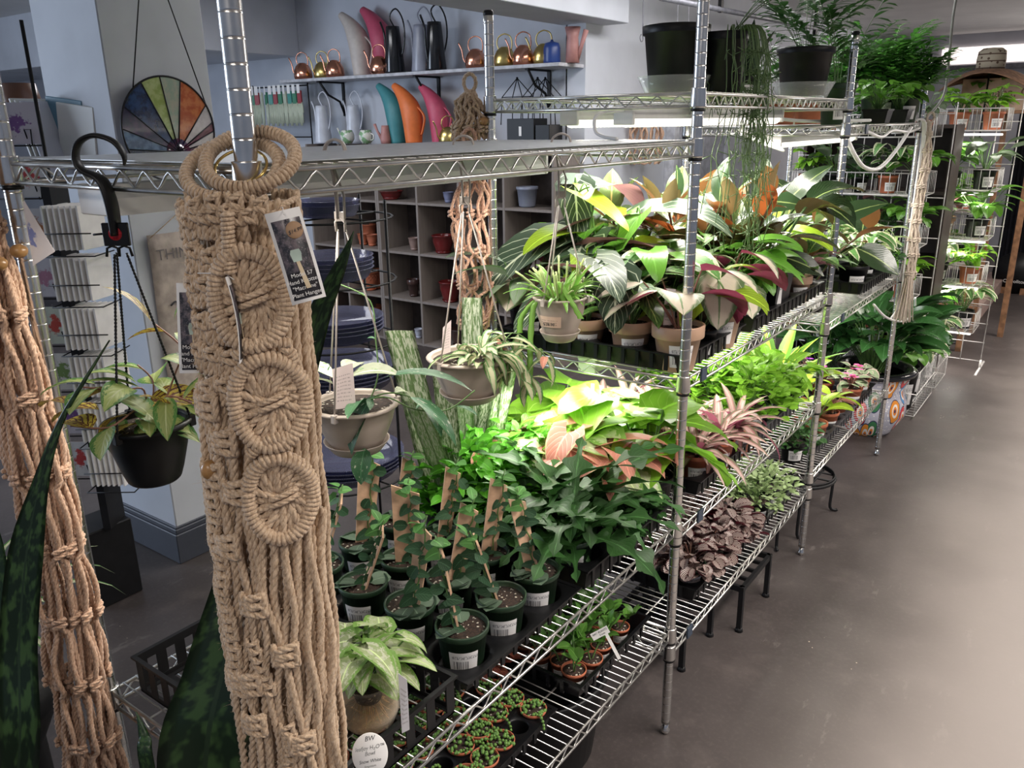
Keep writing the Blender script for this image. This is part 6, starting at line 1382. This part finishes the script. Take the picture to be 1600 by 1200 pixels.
for i, (a0, a1, c0, c1) in enumerate(secs):
    P = []
    for k in range(9):
        a = math.radians(a0+(a1-a0)*k/8); dx, dy = cos(a), sin(a); bq = cc[0]*dx+cc[1]*dy; L = -bq+(bq*bq-(cc[0]**2+cc[1]**2-R0*R0))**.5; P.append((cc[0]+dx*L, 0, cc[1]+dy*L))
    b = MB(); b.add([(cc[0], 0, cc[1])]+P+[(cc[0], .004, cc[1])]+[(x, .004, z) for x, y, z in P], [tuple([0]+list(range(1, 10))), tuple([10]+list(range(19, 10, -1)))], None, True); obj('glass_pane', b.mesh('glass_pane', sg('stained_glass_%d' % i, c0, c1)), t)
    lead.tube([(cc[0], -.002, cc[1]), P[0]], .0022, 5)
b = MB(); b.lathe([(.001, -.003), (.045, -.003), (.045, .003), (.001, .003)], 24, c=(cc[0], 0, cc[1]) if 0 else (0, 0, 0), M=Matrix.Translation((cc[0], 0, cc[1])) @ Matrix.Rotation(PI/2, 4, 'X')); obj('centre_glass', b.mesh('centre', sg('centre_glass_purple', (.02, .012, .05), (.10, .01, .04))), t)
lead.tube([(R0*cos(a*PI/30), 0, R0*sin(a*PI/30)) for a in range(60)], .0035, 6, closed=True); obj('lead_frame', lead.mesh('lead', mat('lead_came', (.03, .03, .035), .4, .8)), t)
b = MB(); top = at(243, -70, x=-1.945)-SG; 
for sx, sz in ((-.115, .135), (.155, .085)): b.tube([(sx, 0, sz), (.0, 0, .62)], .0022, 5)
obj('hanging_chain', b.mesh('chain', blackm), t)
# canvas banner
t = thing('canvas_banner', 'tan canvas banner reading THINK hanging on the pillar behind the big jute hanger', 'banner', (-1.972, 1.005, .62)); b = MB()
V = []; F = []
for i in range(9):
    for j in range(11): V.append((.004*sin(j*.9+i*.3), .30*i/8, .66*j/10))
for i in range(8):
    for j in range(10): a = i*11+j; F.append((a, a+11, a+12, a+1))
b.add(V, F); bo = obj('cloth', b.mesh('cloth', mat('tan_canvas', (.44, .37, .32), .9, bump=.3, bscale=300)), t); sd = bo.modifiers.new('thick', 'SOLIDIFY'); sd.thickness = .002
obj('hanging_cord', MB().tube([(.004, .01, .65), (.006, .15, .74), (.004, .29, .65)], .0018, 5).mesh('cordm', jute), t)
for s, y, z in (('THINK', .105, .585), ('M', .24, .50)): o = obj('lettering', text_mesh('lettering', s, .055, mat('faded_ink', (.16, .14, .14), .8)), t); o.matrix_local = frame_M((.008, y, z), (0, 1, 0), (0, 0, 1))
for k in range(3): 
    o = obj('printed_bird', MB().tube(smooth([(0, 0, 0), (0, .02, .012), (0, .035, 0), (0, .05, .016)], 4), [.003]*13, 6, flat=(1, 1)).mesh('bird', ink_m), t, (.009, .05+.03*k, .40-.04*k))
# ------------------------------------------------------------ card rack at the left
def card_print(name, base, ink, sc_):
    q = NT(name); uv = q.coord('UV'); u, v, _ = q.sep(uv); n_ = q.noise(sc_, 4, uv, .65); d_ = q.m('SUBTRACT', 1, q.m('MULTIPLY', q.m('ADD', q.m('ABSOLUTE', q.m('SUBTRACT', u, .5)), q.m('ABSOLUTE', q.m('SUBTRACT', v, .5))), 1.3)); f = q.step(q.m('MULTIPLY', n_, d_), .30, .38)
    q.set(base=q.mix(f, base, ink), rough=.5); return q.mat
cpm = [card_print('lavender_print', (.50, .48, .56), (.16, .07, .24), 9), card_print('red_flower_print', (.58, .60, .62), (.45, .05, .05), 6), card_print('orange_print', (.52, .54, .58), (.38, .14, .04), 7), card_print('pink_bloom_print', (.56, .57, .64), (.42, .20, .30), 9), card_print('poppy_print', (.52, .58, .50), (.45, .06, .04), 6), card_print('green_leaf_print', (.60, .60, .58), (.16, .26, .08), 8), paper]
D0 = 2.78
t = thing('card_spinner_rack', 'tall black wire card rack left of the pillar', 'rack', tuple(atd(155, 780, D0+.1))); t.location.z = 0; o = t.location.copy(); b = MB()
for du, dd in ((.03, 0), (-.18, 0), (-.06, -.04)): b.tube([Vector((0, 0, .02))+RD*du-FD*dd, Vector((0, 0, 1.95))+RD*du-FD*dd], .006, 6)
b.box(-.12, .04, -.08, .08, 0, .30, c=.004); obj('rack_frame', b.mesh('frame', blackm), t); Mp = frame_M((0, 0, 0), RD, -FD); obj('centre_panel', MB().box(.024, .050, -.05, .06, .30, 1.50, M=Mp).mesh('panel', blackm), t)
def on_rack(du, z, dd): return Vector((o.x, o.y, z))+RD*du-FD*dd
zz = [1.66, 1.50, 1.34, 1.18, 1.02, .86, .70, .54]
rw = ['top', 'second', 'third', 'fourth', 'fifth', 'sixth', 'seventh', 'lowest']
for r, z in enumerate(zz):
    c0 = on_rack(-.055, z, .02)
    cd_ = MB(); Mx = frame_M(c0, RD, ZV-FD*.12); cd_.box(-.078, .078, -.062, .062, -.001, .001); f = tag(obj('greeting_card', cd_.mesh('card', cpm[r % 6]), None), 'flower printed greeting card facing the camera, %s row of the black card rack' % rw[r], 'card', 'greeting cards facing the camera'); f.matrix_world = Mx
    wr = MB()
    for q in (-.045, .03): wr.tube([Mx @ Vector(p_)-o for p_ in ((q, -.07, -.012), (q, -.02, .012), (q+.02, -.02, .012), (q+.02, -.07, .012))], .0022, 5)
    wr.tube([Mx @ Vector(p_)-o for p_ in ((-.09, -.068, .014), (.09, -.068, .014))], .0025, 5)
    obj('card_pocket', wr.mesh('pocket', blackm), t)
    if r in (0, 1): continue
    for k in range(7):
        c1 = on_rack(.045+.018*k, z+.01, -.03+.0*k); Mc = frame_M(c1, -FD*.97+RD*.18, ZV); q = MB().box(-.06, .06, -.068, .068, -.0035, .0035, c=.001); f = tag(obj('greeting_card', q.mesh('card', [cpm[6]] if k else cpm[5]), None), 'white card in a sideways stack, %s row of the rack, %s from the left' % (rw[r], ['first', 'second', 'third', 'fourth', 'fifth', 'sixth', 'seventh'][k]), 'card', 'stacked cards on the rack'); f.matrix_world = Mc
    st = MB(); st.tube([on_rack(.02, z-.005, -.10)-o, on_rack(.18, z-.005, -.10)-o], .0022, 5); st.tube([on_rack(.02, z-.075, -.10)-o, on_rack(.18, z-.075, -.10)-o], .0022, 5); st.tube([on_rack(.02, z-.075, -.10)-o, on_rack(.02, z-.075, .03)-o], .0022, 5); st.tube([on_rack(.18, z-.075, -.10)-o, on_rack(.18, z-.075, .03)-o], .0022, 5); obj('card_pocket', st.mesh('pocket', blackm), t)
for k, (u, v) in enumerate(((78, 212), (86, 214), (94, 216))): 
    c0 = atd(u, v, 2.9); q = MB().box(-.10, .10, -.13, .13, -.004, .004, c=.001); f = tag(obj('framed_print', q.mesh('fp', cpm[5] if k < 2 else cpm[3]), None), 'thin framed print leaning left of the pillar, %s' % ('leftmost', 'middle', 'rightmost')[k], 'picture', 'framed prints'); f.matrix_world = frame_M(c0, -FD+RD*.5, ZV-RD*.35)
for k, (u, v, w_) in enumerate(((105, 205, 'blue green framed print hanging on the pillar edge'), (122, 215, 'pale framed print tilted on the pillar'))):
    c0 = at(u, v, y=.94); q = MB().box(-.09, .09, -.006, .006, -.11, .11, c=.002); f = tag(obj('framed_print', q.mesh('fp', card_print('blue_print', (.10, .22, .30), (.2, .4, .2), 5) if k == 0 else cpm[5]), None, tuple(c0), (0, .12, .2)), w_, 'picture')
p = at(20, -5, y=4.2); f = tag(obj('wall_painting', MB().box(-.9, .9, -.03, 0, -.3, .14, c=.004).mesh('painting', card_print('abstract_stripes', (.03, .10, .26), (.42, .10, .06), 3)), None, (p.x, 4.29, p.z)), 'blue and orange abstract painting high on the back wall at the left', 'picture')
p = atd(34, 160, 3.2); t = thing('brown_lampshade', 'dark brown shade standing on top of the card rack', 'lamp', tuple(p)); obj('shade', MB().lathe([(.085, -.07), (.06, .07), (.001, .072)], 20).mesh('shade', mcol('brown_glass', (.10, .04, .02), .3)), t); obj('shade_stem', MB().tube([(0, 0, -.07), (0, 0, -.25)], .008, 8).mesh('stem', blackm), t)
f = card('white hang tag printed with a potted plant tied to the peach macrame', [(35, 315), (38, 314), (86, 393), (52, 415)], [1.22, 1.22, 1.24, 1.24], card_print('plant_pot_print', (.66, .60, .60), (.20, .22, .45), 5), name='price_tag')
# ------------------------------------------------------------ clear saucer display
sc_ = atd(535, 600, 2.75); t = thing('display_stand', 'black wire stand holding clear blue tinted plastic saucers', 'stand', (sc_.x, sc_.y, 0)); b = MB()
for a in range(4): b.tube([(.20*cos(a*PI/2+.3), .20*sin(a*PI/2+.3), 0), (.20*cos(a*PI/2+.3), .20*sin(a*PI/2+.3), 1.42)], .005, 6)
bt = glass('blue_clear_plastic', (.30, .31, .46), .08, .18)
tz = [zat(sc_.x, sc_.y, v) for v in (338, 435, 528, 600, 735)]
for z in tz: b.tube([(.20*cos(a*PI/12), .20*sin(a*PI/12), z-.004) for a in range(24)], .0035, 5, closed=True); b.tube([(-.2, 0, z-.004), (.2, 0, z-.004)], .003, 5); b.tube([(0, -.2, z-.004), (0, .2, z-.004)], .003, 5)
obj('wire_frame', b.mesh('wires', blackm), t)
sm = {}
for k, z in enumerate(tz):
    r = (.10, .13, .15, .185, .19)[k]
    for q in range(4 if k else 2):
        if r not in sm: sm[r] = MB().lathe([(.001, 0), (r*.82, 0), (r*.86, .004), (r, .035), (r*1.02, .036), (r*.98, .038), (r*.83, .008), (.001, .005)], 36).mesh('saucer', bt)
        tag(obj('plastic_saucer', sm[r], None, (sc_.x, sc_.y, z+.001+.013*q)), 'clear blue tinted saucer, %s tier of the wire stand, %s from the bottom' % (rw[k], wd_[q].replace('corner', 'first')), 'saucer', 'clear plastic saucers')
# ------------------------------------------------------------ things on the floor under the shelves
t = thing('nursery_pot', 'big empty black round pot on the floor below the ant plants', 'pot', (-.285, .93, 0)); obj('pot_body', MB().lathe([(.001, .004), (.16, .004), (.165, 0), (.175, .02), (.205, .26), (.215, .262), (.215, .275), (.20, .275), (.17, .03), (.001, .02)], 40).mesh('bigpot', blackp), t)
def stand_round(label, x, y, R, h):
    t = thing('plant_stand', label, 'stand', (x, y, 0)); b = MB()
    b.tube([(R*cos(k*PI/18), R*sin(k*PI/18), h) for k in range(36)], .0075, 6, closed=True, flat=(1, 1)); b.tube([(R*.98*cos(k*PI/18), R*.98*sin(k*PI/18), h+.012) for k in range(36)], .004, 6, closed=True)
    for q in (-.5, 0, .5): w_ = R*(1-q*q)**.5; b.tube([(-w_, q*R, h), (w_, q*R, h)], .005, 5); b.tube([(q*R, -w_, h), (q*R, w_, h)], .005, 5)
    obj('top_grid', b.mesh('grid', blackm), t)
    for k in range(4): a = k*PI/2+.5; obj('leg', MB().tube(smooth([(R*cos(a), R*sin(a), h), (R*.98*cos(a), R*.98*sin(a), h*.5), (R*.98*cos(a), R*.98*sin(a), .02), (R*1.12*cos(a), R*1.12*sin(a), .007), (R*1.2*cos(a), R*1.2*sin(a), .010)], 3), .0065, 6).mesh('leg', blackm), t)
stand_round('round black iron plant stand on the floor near the third post', -.14, 2.78, .145, .17); stand_round('smaller round iron plant stand behind the third post', -.14, 2.47, .10, .24)
def stand_sq(label, x, y, w_, d_, h):
    t = thing('plant_stand', label, 'stand', (x, y, 0)); b = MB()
    for s in (-1, 1): b.box(-w_, w_, s*d_-.006, s*d_+.006, h-.02, h); b.box(s*w_-.006, s*w_+.006, -d_, d_, h-.02, h)
    for k in range(1, 4): b.box(-w_, w_, -d_+2*d_*k/4-.005, -d_+2*d_*k/4+.005, h-.014, h-.002); b.box(-w_+2*w_*k/4-.005, -w_+2*w_*k/4+.005, -d_, d_, h-.012, h)
    obj('top_grid', b.mesh('grid', blackm), t)
    for sx in (-1, 1):
        for sy in (-1, 1): obj('leg', MB().box(sx*w_-.008, sx*w_+.008, sy*d_-.008, sy*d_+.008, .006, h).lathe([(.001, 0), (.014, 0), (.012, .01), (.008, .014)], 10, c=(sx*w_, sy*d_, 0)).mesh('leg', blackm), t)
stand_sq('square black iron plant stand under the burgundy peperomias', -.15, 1.90, .14, .13, .17); stand_sq('low square black iron plant stand deeper under the middle unit', -.20, 1.58, .12, .11, .13)
for k, (x, y) in enumerate(((-.45, 1.3), (-.42, 2.2))): stand_round('round black iron plant stand deep under the middle unit, ' + ('near end', 'far end')[k], x, y, .12, .14)
# talavera planter
q = NT('painted_talavera'); c = q.coord(); uu, vv_, _ = q.sep(q.coord('UV')); v = q.n('ShaderNodeTexVoronoi'); v.voronoi_dimensions = '2D'; v.inputs['Scale'].default_value = 1; q.link(q.comb(q.m('MULTIPLY', uu, 15), q.m('MULTIPLY', vv_, 5)), v.inputs[0]); dist = v.outputs['Distance']; cs = q.sep(v.outputs['Color'])
v3 = q.n('ShaderNodeTexVoronoi'); v3.inputs['Scale'].default_value = 70; q.link(c, v3.inputs[0])
white = q.mix(q.m('LESS_THAN', v3.outputs['Distance'], .28), (.42, .42, .5), (.78, .76, .74)); petal = q.mix(q.m('GREATER_THAN', cs[0], .5), (.60, .03, .04), (.04, .22, .48)); petal = q.mix(q.m('GREATER_THAN', cs[1], .72), petal, (.72, .26, .03)); petal = q.mix(q.m('GREATER_THAN', cs[2], .8), petal, (.03, .16, .06))
b_ = q.mix(q.m('LESS_THAN', dist, .44), white, (.02, .03, .08)); b_ = q.mix(q.m('LESS_THAN', dist, .40), b_, petal); b_ = q.mix(q.m('LESS_THAN', dist, .24), b_, (.78, .72, .66)); b_ = q.mix(q.m('LESS_THAN', dist, .15), b_, (.70, .22, .03)); b_ = q.mix(q.m('LESS_THAN', dist, .07), b_, (.02, .03, .1)); q.set(base=b_, rough=.15, coat=.5)
t = thing('ceramic_planter', 'colourful painted ceramic planter on the floor past the farthest post', 'planter', (-.14, 3.98, 0)); obj('planter_body', MB().lathe([(.001, 0), (.12, 0), (.135, .02), (.19, .12), (.185, .20), (.165, .26), (.20, .34), (.20, .345), (.17, .34), (.15, .27), (.001, .26)], 36).mesh('planter', q.mat), t); obj('rim', MB().lathe([(.165, .335), (.215, .34), (.222, .355), (.21, .368), (.17, .365), (.165, .335)], 36).mesh('rim', blk), t)
n_, c_, fn, lm, st, pk, nv = K['spath']; t = thing('potted_peace_lily', 'large dark peace lily growing in the colourful ceramic planter', 'plant', (-.14, 3.98, .27)); obj('soil', MB().lathe([(.001, .05), (.15, .045), (.15, .03)], 24).mesh('soil', soil_m), t); obj('foliage', foliage_mesh('spath', 1, fn, [st]+lm), t, (0, 0, .05), s=1.1); obj('foliage', foliage_mesh('spath', 0, fn, [st]+lm), t, (0, 0, .05), (0, 0, 2.2), s=1.0)
plant('spath', -.38, 3.95, .20, 'peace lily behind the ceramic planter', .9); tag(obj('plant_pedestal', bpy.data.meshes['pedestal'], None, (-.38, 3.95, 0), s=(1, 1, .2/.319)), 'black pedestal behind the ceramic planter', 'stand')
# ------------------------------------------------------------ white wire baskets with plants
wwire = mat('white_coated_wire', (.66, .64, .62), .4)
def basket(label, x0, x1, y0, y1, z, h, group='white wire baskets', step=.045):
    t = thing('wire_basket', label, 'basket', ((x0+x1)/2, (y0+y1)/2, z), 0, group); W, D = (x1-x0)/2, (y1-y0)/2; b = MB()
    for zz in (0, h*.5 if h > .2 else h, h): b.tube([(-W, -D, zz), (W, -D, zz), (W, D, zz), (-W, D, zz)], .0035, 5, closed=True)
    n = max(2, int(2*W/step))
    for k in range(n+1): x = -W+2*W*k/n; b.tube([(x, -D, h), (x, -D, 0), (x, D, 0), (x, D, h)], .002, 4)
    n = max(2, int(2*D/step))
    for k in range(n+1): y = -D+2*D*k/n; b.tube([(-W, y, h), (-W, y, 0), (W, y, 0), (W, y, h)], .002, 4)
    obj('basket_wires', b.mesh('wires', wwire), t); return t
def ug(u, v, y): return at(u, v, y=y)
rng = random.Random(9)
fr_ = thing('grid_panel_rack', 'white wire grid rack carrying the wide planted baskets behind the far unit', 'rack', (-.45, 4.72, 0)); b = MB()
for k in range(10): x = -.42+.094*k; b.tube([(x, 0, .05), (x, 0, 1.72)], .003, 5)
for k in range(8): b.tube([(-.42, .003, .05+.23*k), (.42, .003, .05+.23*k)], .003, 5)
for x in (-.42, .42): b.tube([(x, -.2, .0), (x, .2, .0)], .008, 6); b.tube([(x, 0, 0), (x, 0, .06)], .008, 6)
obj('grid_wires', b.mesh('grid', wwire), fr_)
su = thing('dark_shelf_unit', 'dark brown wooden shelf unit standing behind the wide planted baskets', 'shelf', (-.46, 4.9, 0)); b = MB(); dw = mat('dark_stained_wood', (.035, .022, .016), .6)
for z in (.0, .4, .8, 1.2, 1.58): b.box(-.42, .40, 0, .28, z, z+.02)
b.box(-.42, .40, .28, .295, 0, 1.6); b.box(-.44, -.42, 0, .295, 0, 1.6); b.box(.40, .42, 0, .295, 0, 1.6); obj('shelf_boards', b.mesh('unit', dw), su)
kinds_ = ['midgreen', 'smallgreen', 'heart', 'lime', 'silver', 'smallgreen', 'variegated', 'midgreen', 'calathea', 'smallgreen']; nk = 0
hz = ['top', 'second', 'third', 'fourth', 'lowest']
for r, z in enumerate((1.54, 1.23, .94, .64, .34)):
    basket('white wire basket of small pots behind the far unit, %s row' % hz[r], -.82, -.08, 4.42, 4.70, z, .12)
    for k in range(5):
        x = -.75+.15*k; kk = kinds_[(r*3+k) % 10]; nk += 1; pt = (tc if (k+r) % 3 == 1 else bk)(.048, .085)
        plant(kk, x, 4.54, z+.004, '%s plant in a %s pot, %s basket row, %s from the left' % ({'midgreen': 'mid green', 'smallgreen': 'small leaved', 'heart': 'heart leaved', 'lime': 'lime green', 'silver': 'silvery', 'variegated': 'cream edged', 'calathea': 'striped'}[kk], 'terracotta' if (k+r) % 3 == 1 else 'black', hz[r], ['first', 'second', 'third', 'fourth', 'fifth'][k]), rng.uniform(1.0, 1.25), pot=pt)
fr2 = thing('grid_panel_rack', 'narrow white wire grid rack with stepped baskets beside the wooden rack', 'rack', (.03, 5.62, 0)); b = MB()
for k in range(4): x = -.20+.125*k; b.tube([(x, 0, .05), (x, 0, 1.80)], .0035, 5)
for k in range(14): b.tube([(-.20, .003, .05+.13*k), (.18, .003, .05+.13*k)], .003, 5)
for x in (-.2, .175): b.tube([(x, -.2, 0), (x, .2, 0)], .008, 6); b.tube([(x, 0, 0), (x, 0, .06)], .008, 6)
obj('grid_wires', b.mesh('grid', wwire), fr2)
for r, z in enumerate((1.56, 1.20, .90, .60, .30)):
    basket('narrow white wire basket beside the wooden rack, %s row' % hz[r], -.22, .16, 5.34, 5.60, z, .13)
    for k in range(2):
        kk = ['lime', 'lime', 'midgreen', 'silver', 'calathea', 'heart', 'variegated', 'lime', 'midgreen', 'variegated'][r*2+k]
        plant(kk, -.12+.19*k, 5.47, z+.004, '%s potted plant in the narrow basket, %s row, %s' % ({'lime': 'lime green', 'midgreen': 'mid green', 'silver': 'silvery', 'calathea': 'striped', 'heart': 'heart leaved', 'variegated': 'cream edged'}[kk], hz[r], 'left' if k == 0 else 'right'), 1.25)
    lt = thing('shelf_light', 'thin white light bar under the narrow basket, %s row' % hz[r], 'light', (-.03, 5.42, z-.03), group='thin light bars under the narrow baskets'); obj('light_bar', MB().box(-.17, .17, -.01, .01, 0, .012, c=.002).mesh('bar', emis('basket_lamp', (1, .96, .88), 2.5)), lt); area('basket_light', (-.03, 5.42, z-.035), (.3, .015), 1.6, (1, .96, .88))
for k, (y0, y1, w_) in enumerate(((4.28, 4.80, 'nearest the ceramic planter'), (4.92, 5.28, 'nearest the narrow grid rack'))):
    basket('white wire floor basket of trailing plants, ' + w_, -.40, .045, y0, y1, .02, .26, 'white floor baskets')
    for q, (x, y) in enumerate(((-.06, y0+.12), (-.07, y1-.12), (-.26, (y0+y1)/2))): plant(('midgreen', 'variegated', 'lime', 'smallgreen', 'variegated', 'heart')[k*3+q], x, y, .03, 'leafy plant in the floor basket %s, %s' % (w_, ('near aisle corner', 'far aisle corner', 'toward the back')[q]), 1.25, pot=bk(.07, .20))
# wooden rack, crate, hat
t = thing('wooden_slat_rack', 'slatted wooden rack beside the narrow white baskets', 'rack', (-.22, 6.35, 0)); wr_ = mat('oiled_wood', (.26, .13, .065), .5, 0, .2, 20)
for sx in (-.24, .23):
    for sy in (-.32, .32): obj('leg', MB().box(sx-.018, sx+.018, sy-.018, sy+.018, 0, 1.66 if sy > 0 else 1.02, c=.002).mesh('leg', wr_), t)
for z, d in ((.22, .32), (.60, .32), (1.0, .32)):
    b = MB()
    for k in range(7): y = -d+2*d*k/6; b.box(-.24, .24, y-.035, y+.035, z, z+.012)
    obj('slatted_shelf', b.mesh('slats', mat('grey_slats', (.30, .26, .24), .6) if z > .5 else wr_), t)
obj('top_board', MB().box(-.27, .45, .06, .36, 1.66, 1.68, c=.002).mesh('top', wr_), t); obj('leg', MB().box(.41, .45, .30, .34, 0, 1.66).mesh('leg', wr_), t)
for k, (kk, x, y, z) in enumerate((('lime', -.25, 6.2, .613), ('midgreen', -.12, 6.45, .613), ('lime', -.12, 6.2, 1.013), ('heart', -.3, 6.3, 1.013))): plant(kk, x, y, z, 'potted leafy plant on the slatted wooden rack, %s' % ('middle shelf near side', 'middle shelf far side', 'upper shelf near side', 'upper shelf left side')[k], 1.1)
cr = thing('wooden_crate', 'pale wooden crate with stencilled letters hiana, CA at the far right', 'crate', (.07, 6.54, 1.681)); b = MB(); pw = mat('pale_pine', (.50, .34, .23), .6, 0, .1, 12)
for args in ((-.34, .34, -.13, -.115, .0, .22), (-.34, .34, .115, .13, 0, .22), (-.34, -.325, -.115, .115, 0, .22), (.325, .34, -.115, .115, 0, .22), (-.325, .325, -.115, .115, 0, .012)): b.box(*args, c=.002)
obj('crate_panels', b.mesh('crate', pw), cr); o = obj('lettering', text_mesh('lettering', 'hiana, CA', .085, mat('brown_stencil', (.18, .10, .06), .8)), cr); o.matrix_local = frame_M((-.02, -.1315, .12), (1, 0, 0), (0, 0, 1))
for k, x in enumerate((-.2, 0, .22)): plant('midgreen', .07+x, 6.52, 1.70, 'leafy potted plant standing in the pale wooden crate, %s' % ('left', 'middle', 'right')[k], 1.0)
for k, (u, key) in enumerate(((1528, 'midgreen'), (1556, 'spath'))): plant(key, at(u, 150, y=5.46).x, 5.46, 1.565, 'bright leafy plant in the top narrow basket, ' + ('left', 'tall right'), .8 if k else 1.1) if 0 else None
hp = at(1547, 108, y=6.3); t = thing('straw_sun_hat', 'wide brimmed patterned straw sun hat at the far upper right', 'hat', tuple(hp)); hb_ = MB(); prof = []
V = []; F = []; n = 40
for i in range(9):
    rr = .085+.24*i/8
    for k in range(n): a = 2*PI*k/n; V.append((rr*cos(a), rr*sin(a)*.9, -.05*(i/8)**1.2-.10*(i/8)**2*abs(cos(a))**2 + .018*sin(3*a)*(i/8)))
for i in range(8):
    for k in range(n): F.append((i*n+k, (i+1)*n+k, (i+1)*n+(k+1) % n, i*n+(k+1) % n))
hb_.add(V, F); br = obj('brim', hb_.mesh('brim', mat('brown_woven_straw', (.24, .13, .075), .8, 0, .2, 30, .4, 200)), t); md = br.modifiers.new('thick', 'SOLIDIFY'); md.thickness = .004
qz = NT('patterned_crown'); qc = qz.coord(); qx, qy, qw = qz.sep(qc); zz_ = qz.m('FRACT', qz.m('MULTIPLY', qw, 22)); vv = qz.n('ShaderNodeTexVoronoi'); vv.inputs['Scale'].default_value = 36; qz.link(qc, vv.inputs[0]); qz.set(base=qz.mix(qz.m('MAXIMUM', qz.m('LESS_THAN', zz_, .18), qz.m('LESS_THAN', vv.outputs['Distance'], .3)), (.40, .35, .26), (.10, .06, .04)), rough=.8)
obj('crown', MB().lathe([(.09, -.005), (.092, .06), (.086, .115), (.06, .135), (.001, .140)], 28).mesh('crown', qz.mat), t)
hs = thing('hat_stand', 'thin metal stand holding up the straw sun hat', 'stand', (hp.x, hp.y, 1.2)); obj('stand_rod', MB().tube([(0, 0, -1.2), (0, 0, hp.z-1.2+.12)], .006, 8).mesh('rod', blackm), hs); obj('stand_base', MB().lathe([(.001, -1.2), (.09, -1.2), (.09, -1.19), (.001, -1.185)], 20).mesh('base', blackm), hs)
# round sign at the floor
t = thing('floor_sign', 'small black round sign with white lettering on the floor at the far right', 'sign', (.10, 8.6, 0)); Mx = Matrix.Translation((0, 0, .20)) @ Matrix.Rotation(PI/2, 4, 'X') @ Matrix.Rotation(0, 4, 'Y')
obj('sign_disc', MB().lathe([(.001, -.008), (.20, -.008), (.20, .008), (.001, .008)], 32, M=Mx).mesh('disc', blackp), t); o = obj('lettering', text_mesh('lettering', 'Carrollton', .045, paper), t); o.matrix_local = frame_M((0, -.0095, .12), (1, 0, 0), (0, 0, 1)); obj('sign_foot', MB().box(-.10, -.06, -.03, .03, 0, .06).box(.06, .10, -.03, .03, 0, .06).mesh('feet', wr_), t)
struct('window_1', MB().box(-1.4, 3.0, 11.97, 12.0, 2.30, 2.50).mesh('glow', emis('lit_transom', (1, .88, .82), 1.0)))
t = thing('ceiling_light', 'bright ceiling lamp at the far right top corner', 'light', (.55, 9.0, 2.60)); obj('lamp_body', MB().lathe([(.09, .06), (.10, 0), (.08, -.02)], 20).mesh('body', whitep), t); obj('lamp_disc', MB().lathe([(.001, -.015), (.08, -.015), (.08, -.010), (.001, -.010)], 20).mesh('lamp', emis('ceiling_lamp', (1, .95, .9), 12)), t)
# ------------------------------------------------------------ cords and cables
def cord(label, pts, r=.004, m=None, name='power_cord', n=6, group=None, flat=(1, 1)):
    P = smooth(pts, 8); o0 = P[0]; t = obj(name, MB().tube([p-o0 for p in P], r, 8, flat=flat).mesh(name, m or whitep), None, tuple(o0)); return tag(t, label, 'cord', group)
def yz(u, v, x): return at(u, v, x=x)
cord('thick white cord hanging in a deep loop below the farthest top shelf', [Vector((-.01, 2.42, 1.60)), Vector((.012, 2.50, 1.52)), yz(1352, 262, .012), yz(1375, 262, .012), yz(1400, 235, .012), Vector((.012, 3.38, 1.60))], .0075)
cord('white cord lying in waves along the farthest top shelf edge', [yz(1335, 196, -.04), yz(1360, 208, .01), yz(1378, 214, .012), yz(1395, 204, .005), yz(1420, 206, .01), yz(1440, 198, 0), yz(1452, 190, 0)], .006)
cord('flat white cord draped over the farthest top shelf left of the third post', [Vector((-.30, 2.30, 1.66)), Vector((-.22, 2.42, 1.64)), Vector((-.14, 2.5, 1.632)), Vector((-.06, 2.62, 1.632)), Vector((-.02, 2.8, 1.632))], .006)
cord('white cord looping from the left end of the grow light behind the second post', [Vector((-.22, 1.26, 1.665)), Vector((-.235, 1.16, 1.655)), Vector((-.23, 1.14, 1.62)), Vector((-.20, 1.13, 1.606)), Vector((-.15, 1.10, 1.602))], .004)
for k in range(3): cord(('first', 'second', 'third')[k]+' white cable tangled at the end of the middle grow light', [Vector((-.38+.05*k, 2.36, 1.66)), Vector((-.34, 2.40-.03*k, 1.60)), Vector((-.30+.04*k, 2.44, 1.575-.02*k)), Vector((-.26, 2.43, 1.56)), Vector((-.27, 2.47, 1.565))], .006, group='white cables at the light end')
for k in range(3): cord('white cable running down the farthest post, '+('outermost', 'middle', 'innermost')[k], [Vector((.0, Y3-.12, 1.63)), Vector((.022+.006*k, Y3-.05, 1.60)), Vector((.024, Y3-.045+.01*k, 1.3)), Vector((.020, Y3-.035, 1.0+.02*k)), Vector((.018, Y3-.03, .80)), Vector((-.01, Y3-.03, .72))], .0045, group='white cables down the farthest post')
cord('white cord looping below the bright shelf at the farthest post', [yz(1365, 476, .01), yz(1385, 496, .012), yz(1410, 502, .012), yz(1428, 488, .012), yz(1430, 465, .012)], .0055)
sp_ = yz(1433, 345, .035); t = thing('cord_switch', 'white inline switch on the cables of the farthest post', 'switch', tuple(sp_)); obj('switch_body', MB().box(-.014, .014, -.012, .012, -.045, .045, c=.004).mesh('switch', whitep), t); obj('rocker', MB().box(.012, .017, -.006, .006, -.012, .012, c=.001).mesh('rocker', paper), t)
cord('grey cable hanging from the ceiling to the farthest post', [yz(1502, -40, .02), yz(1490, 20, .02), yz(1483, 90, .02), yz(1474, 150, .02), Vector((.016, Y3, 1.63))], .006, mat('grey_cable', (.20, .20, .18), .6))
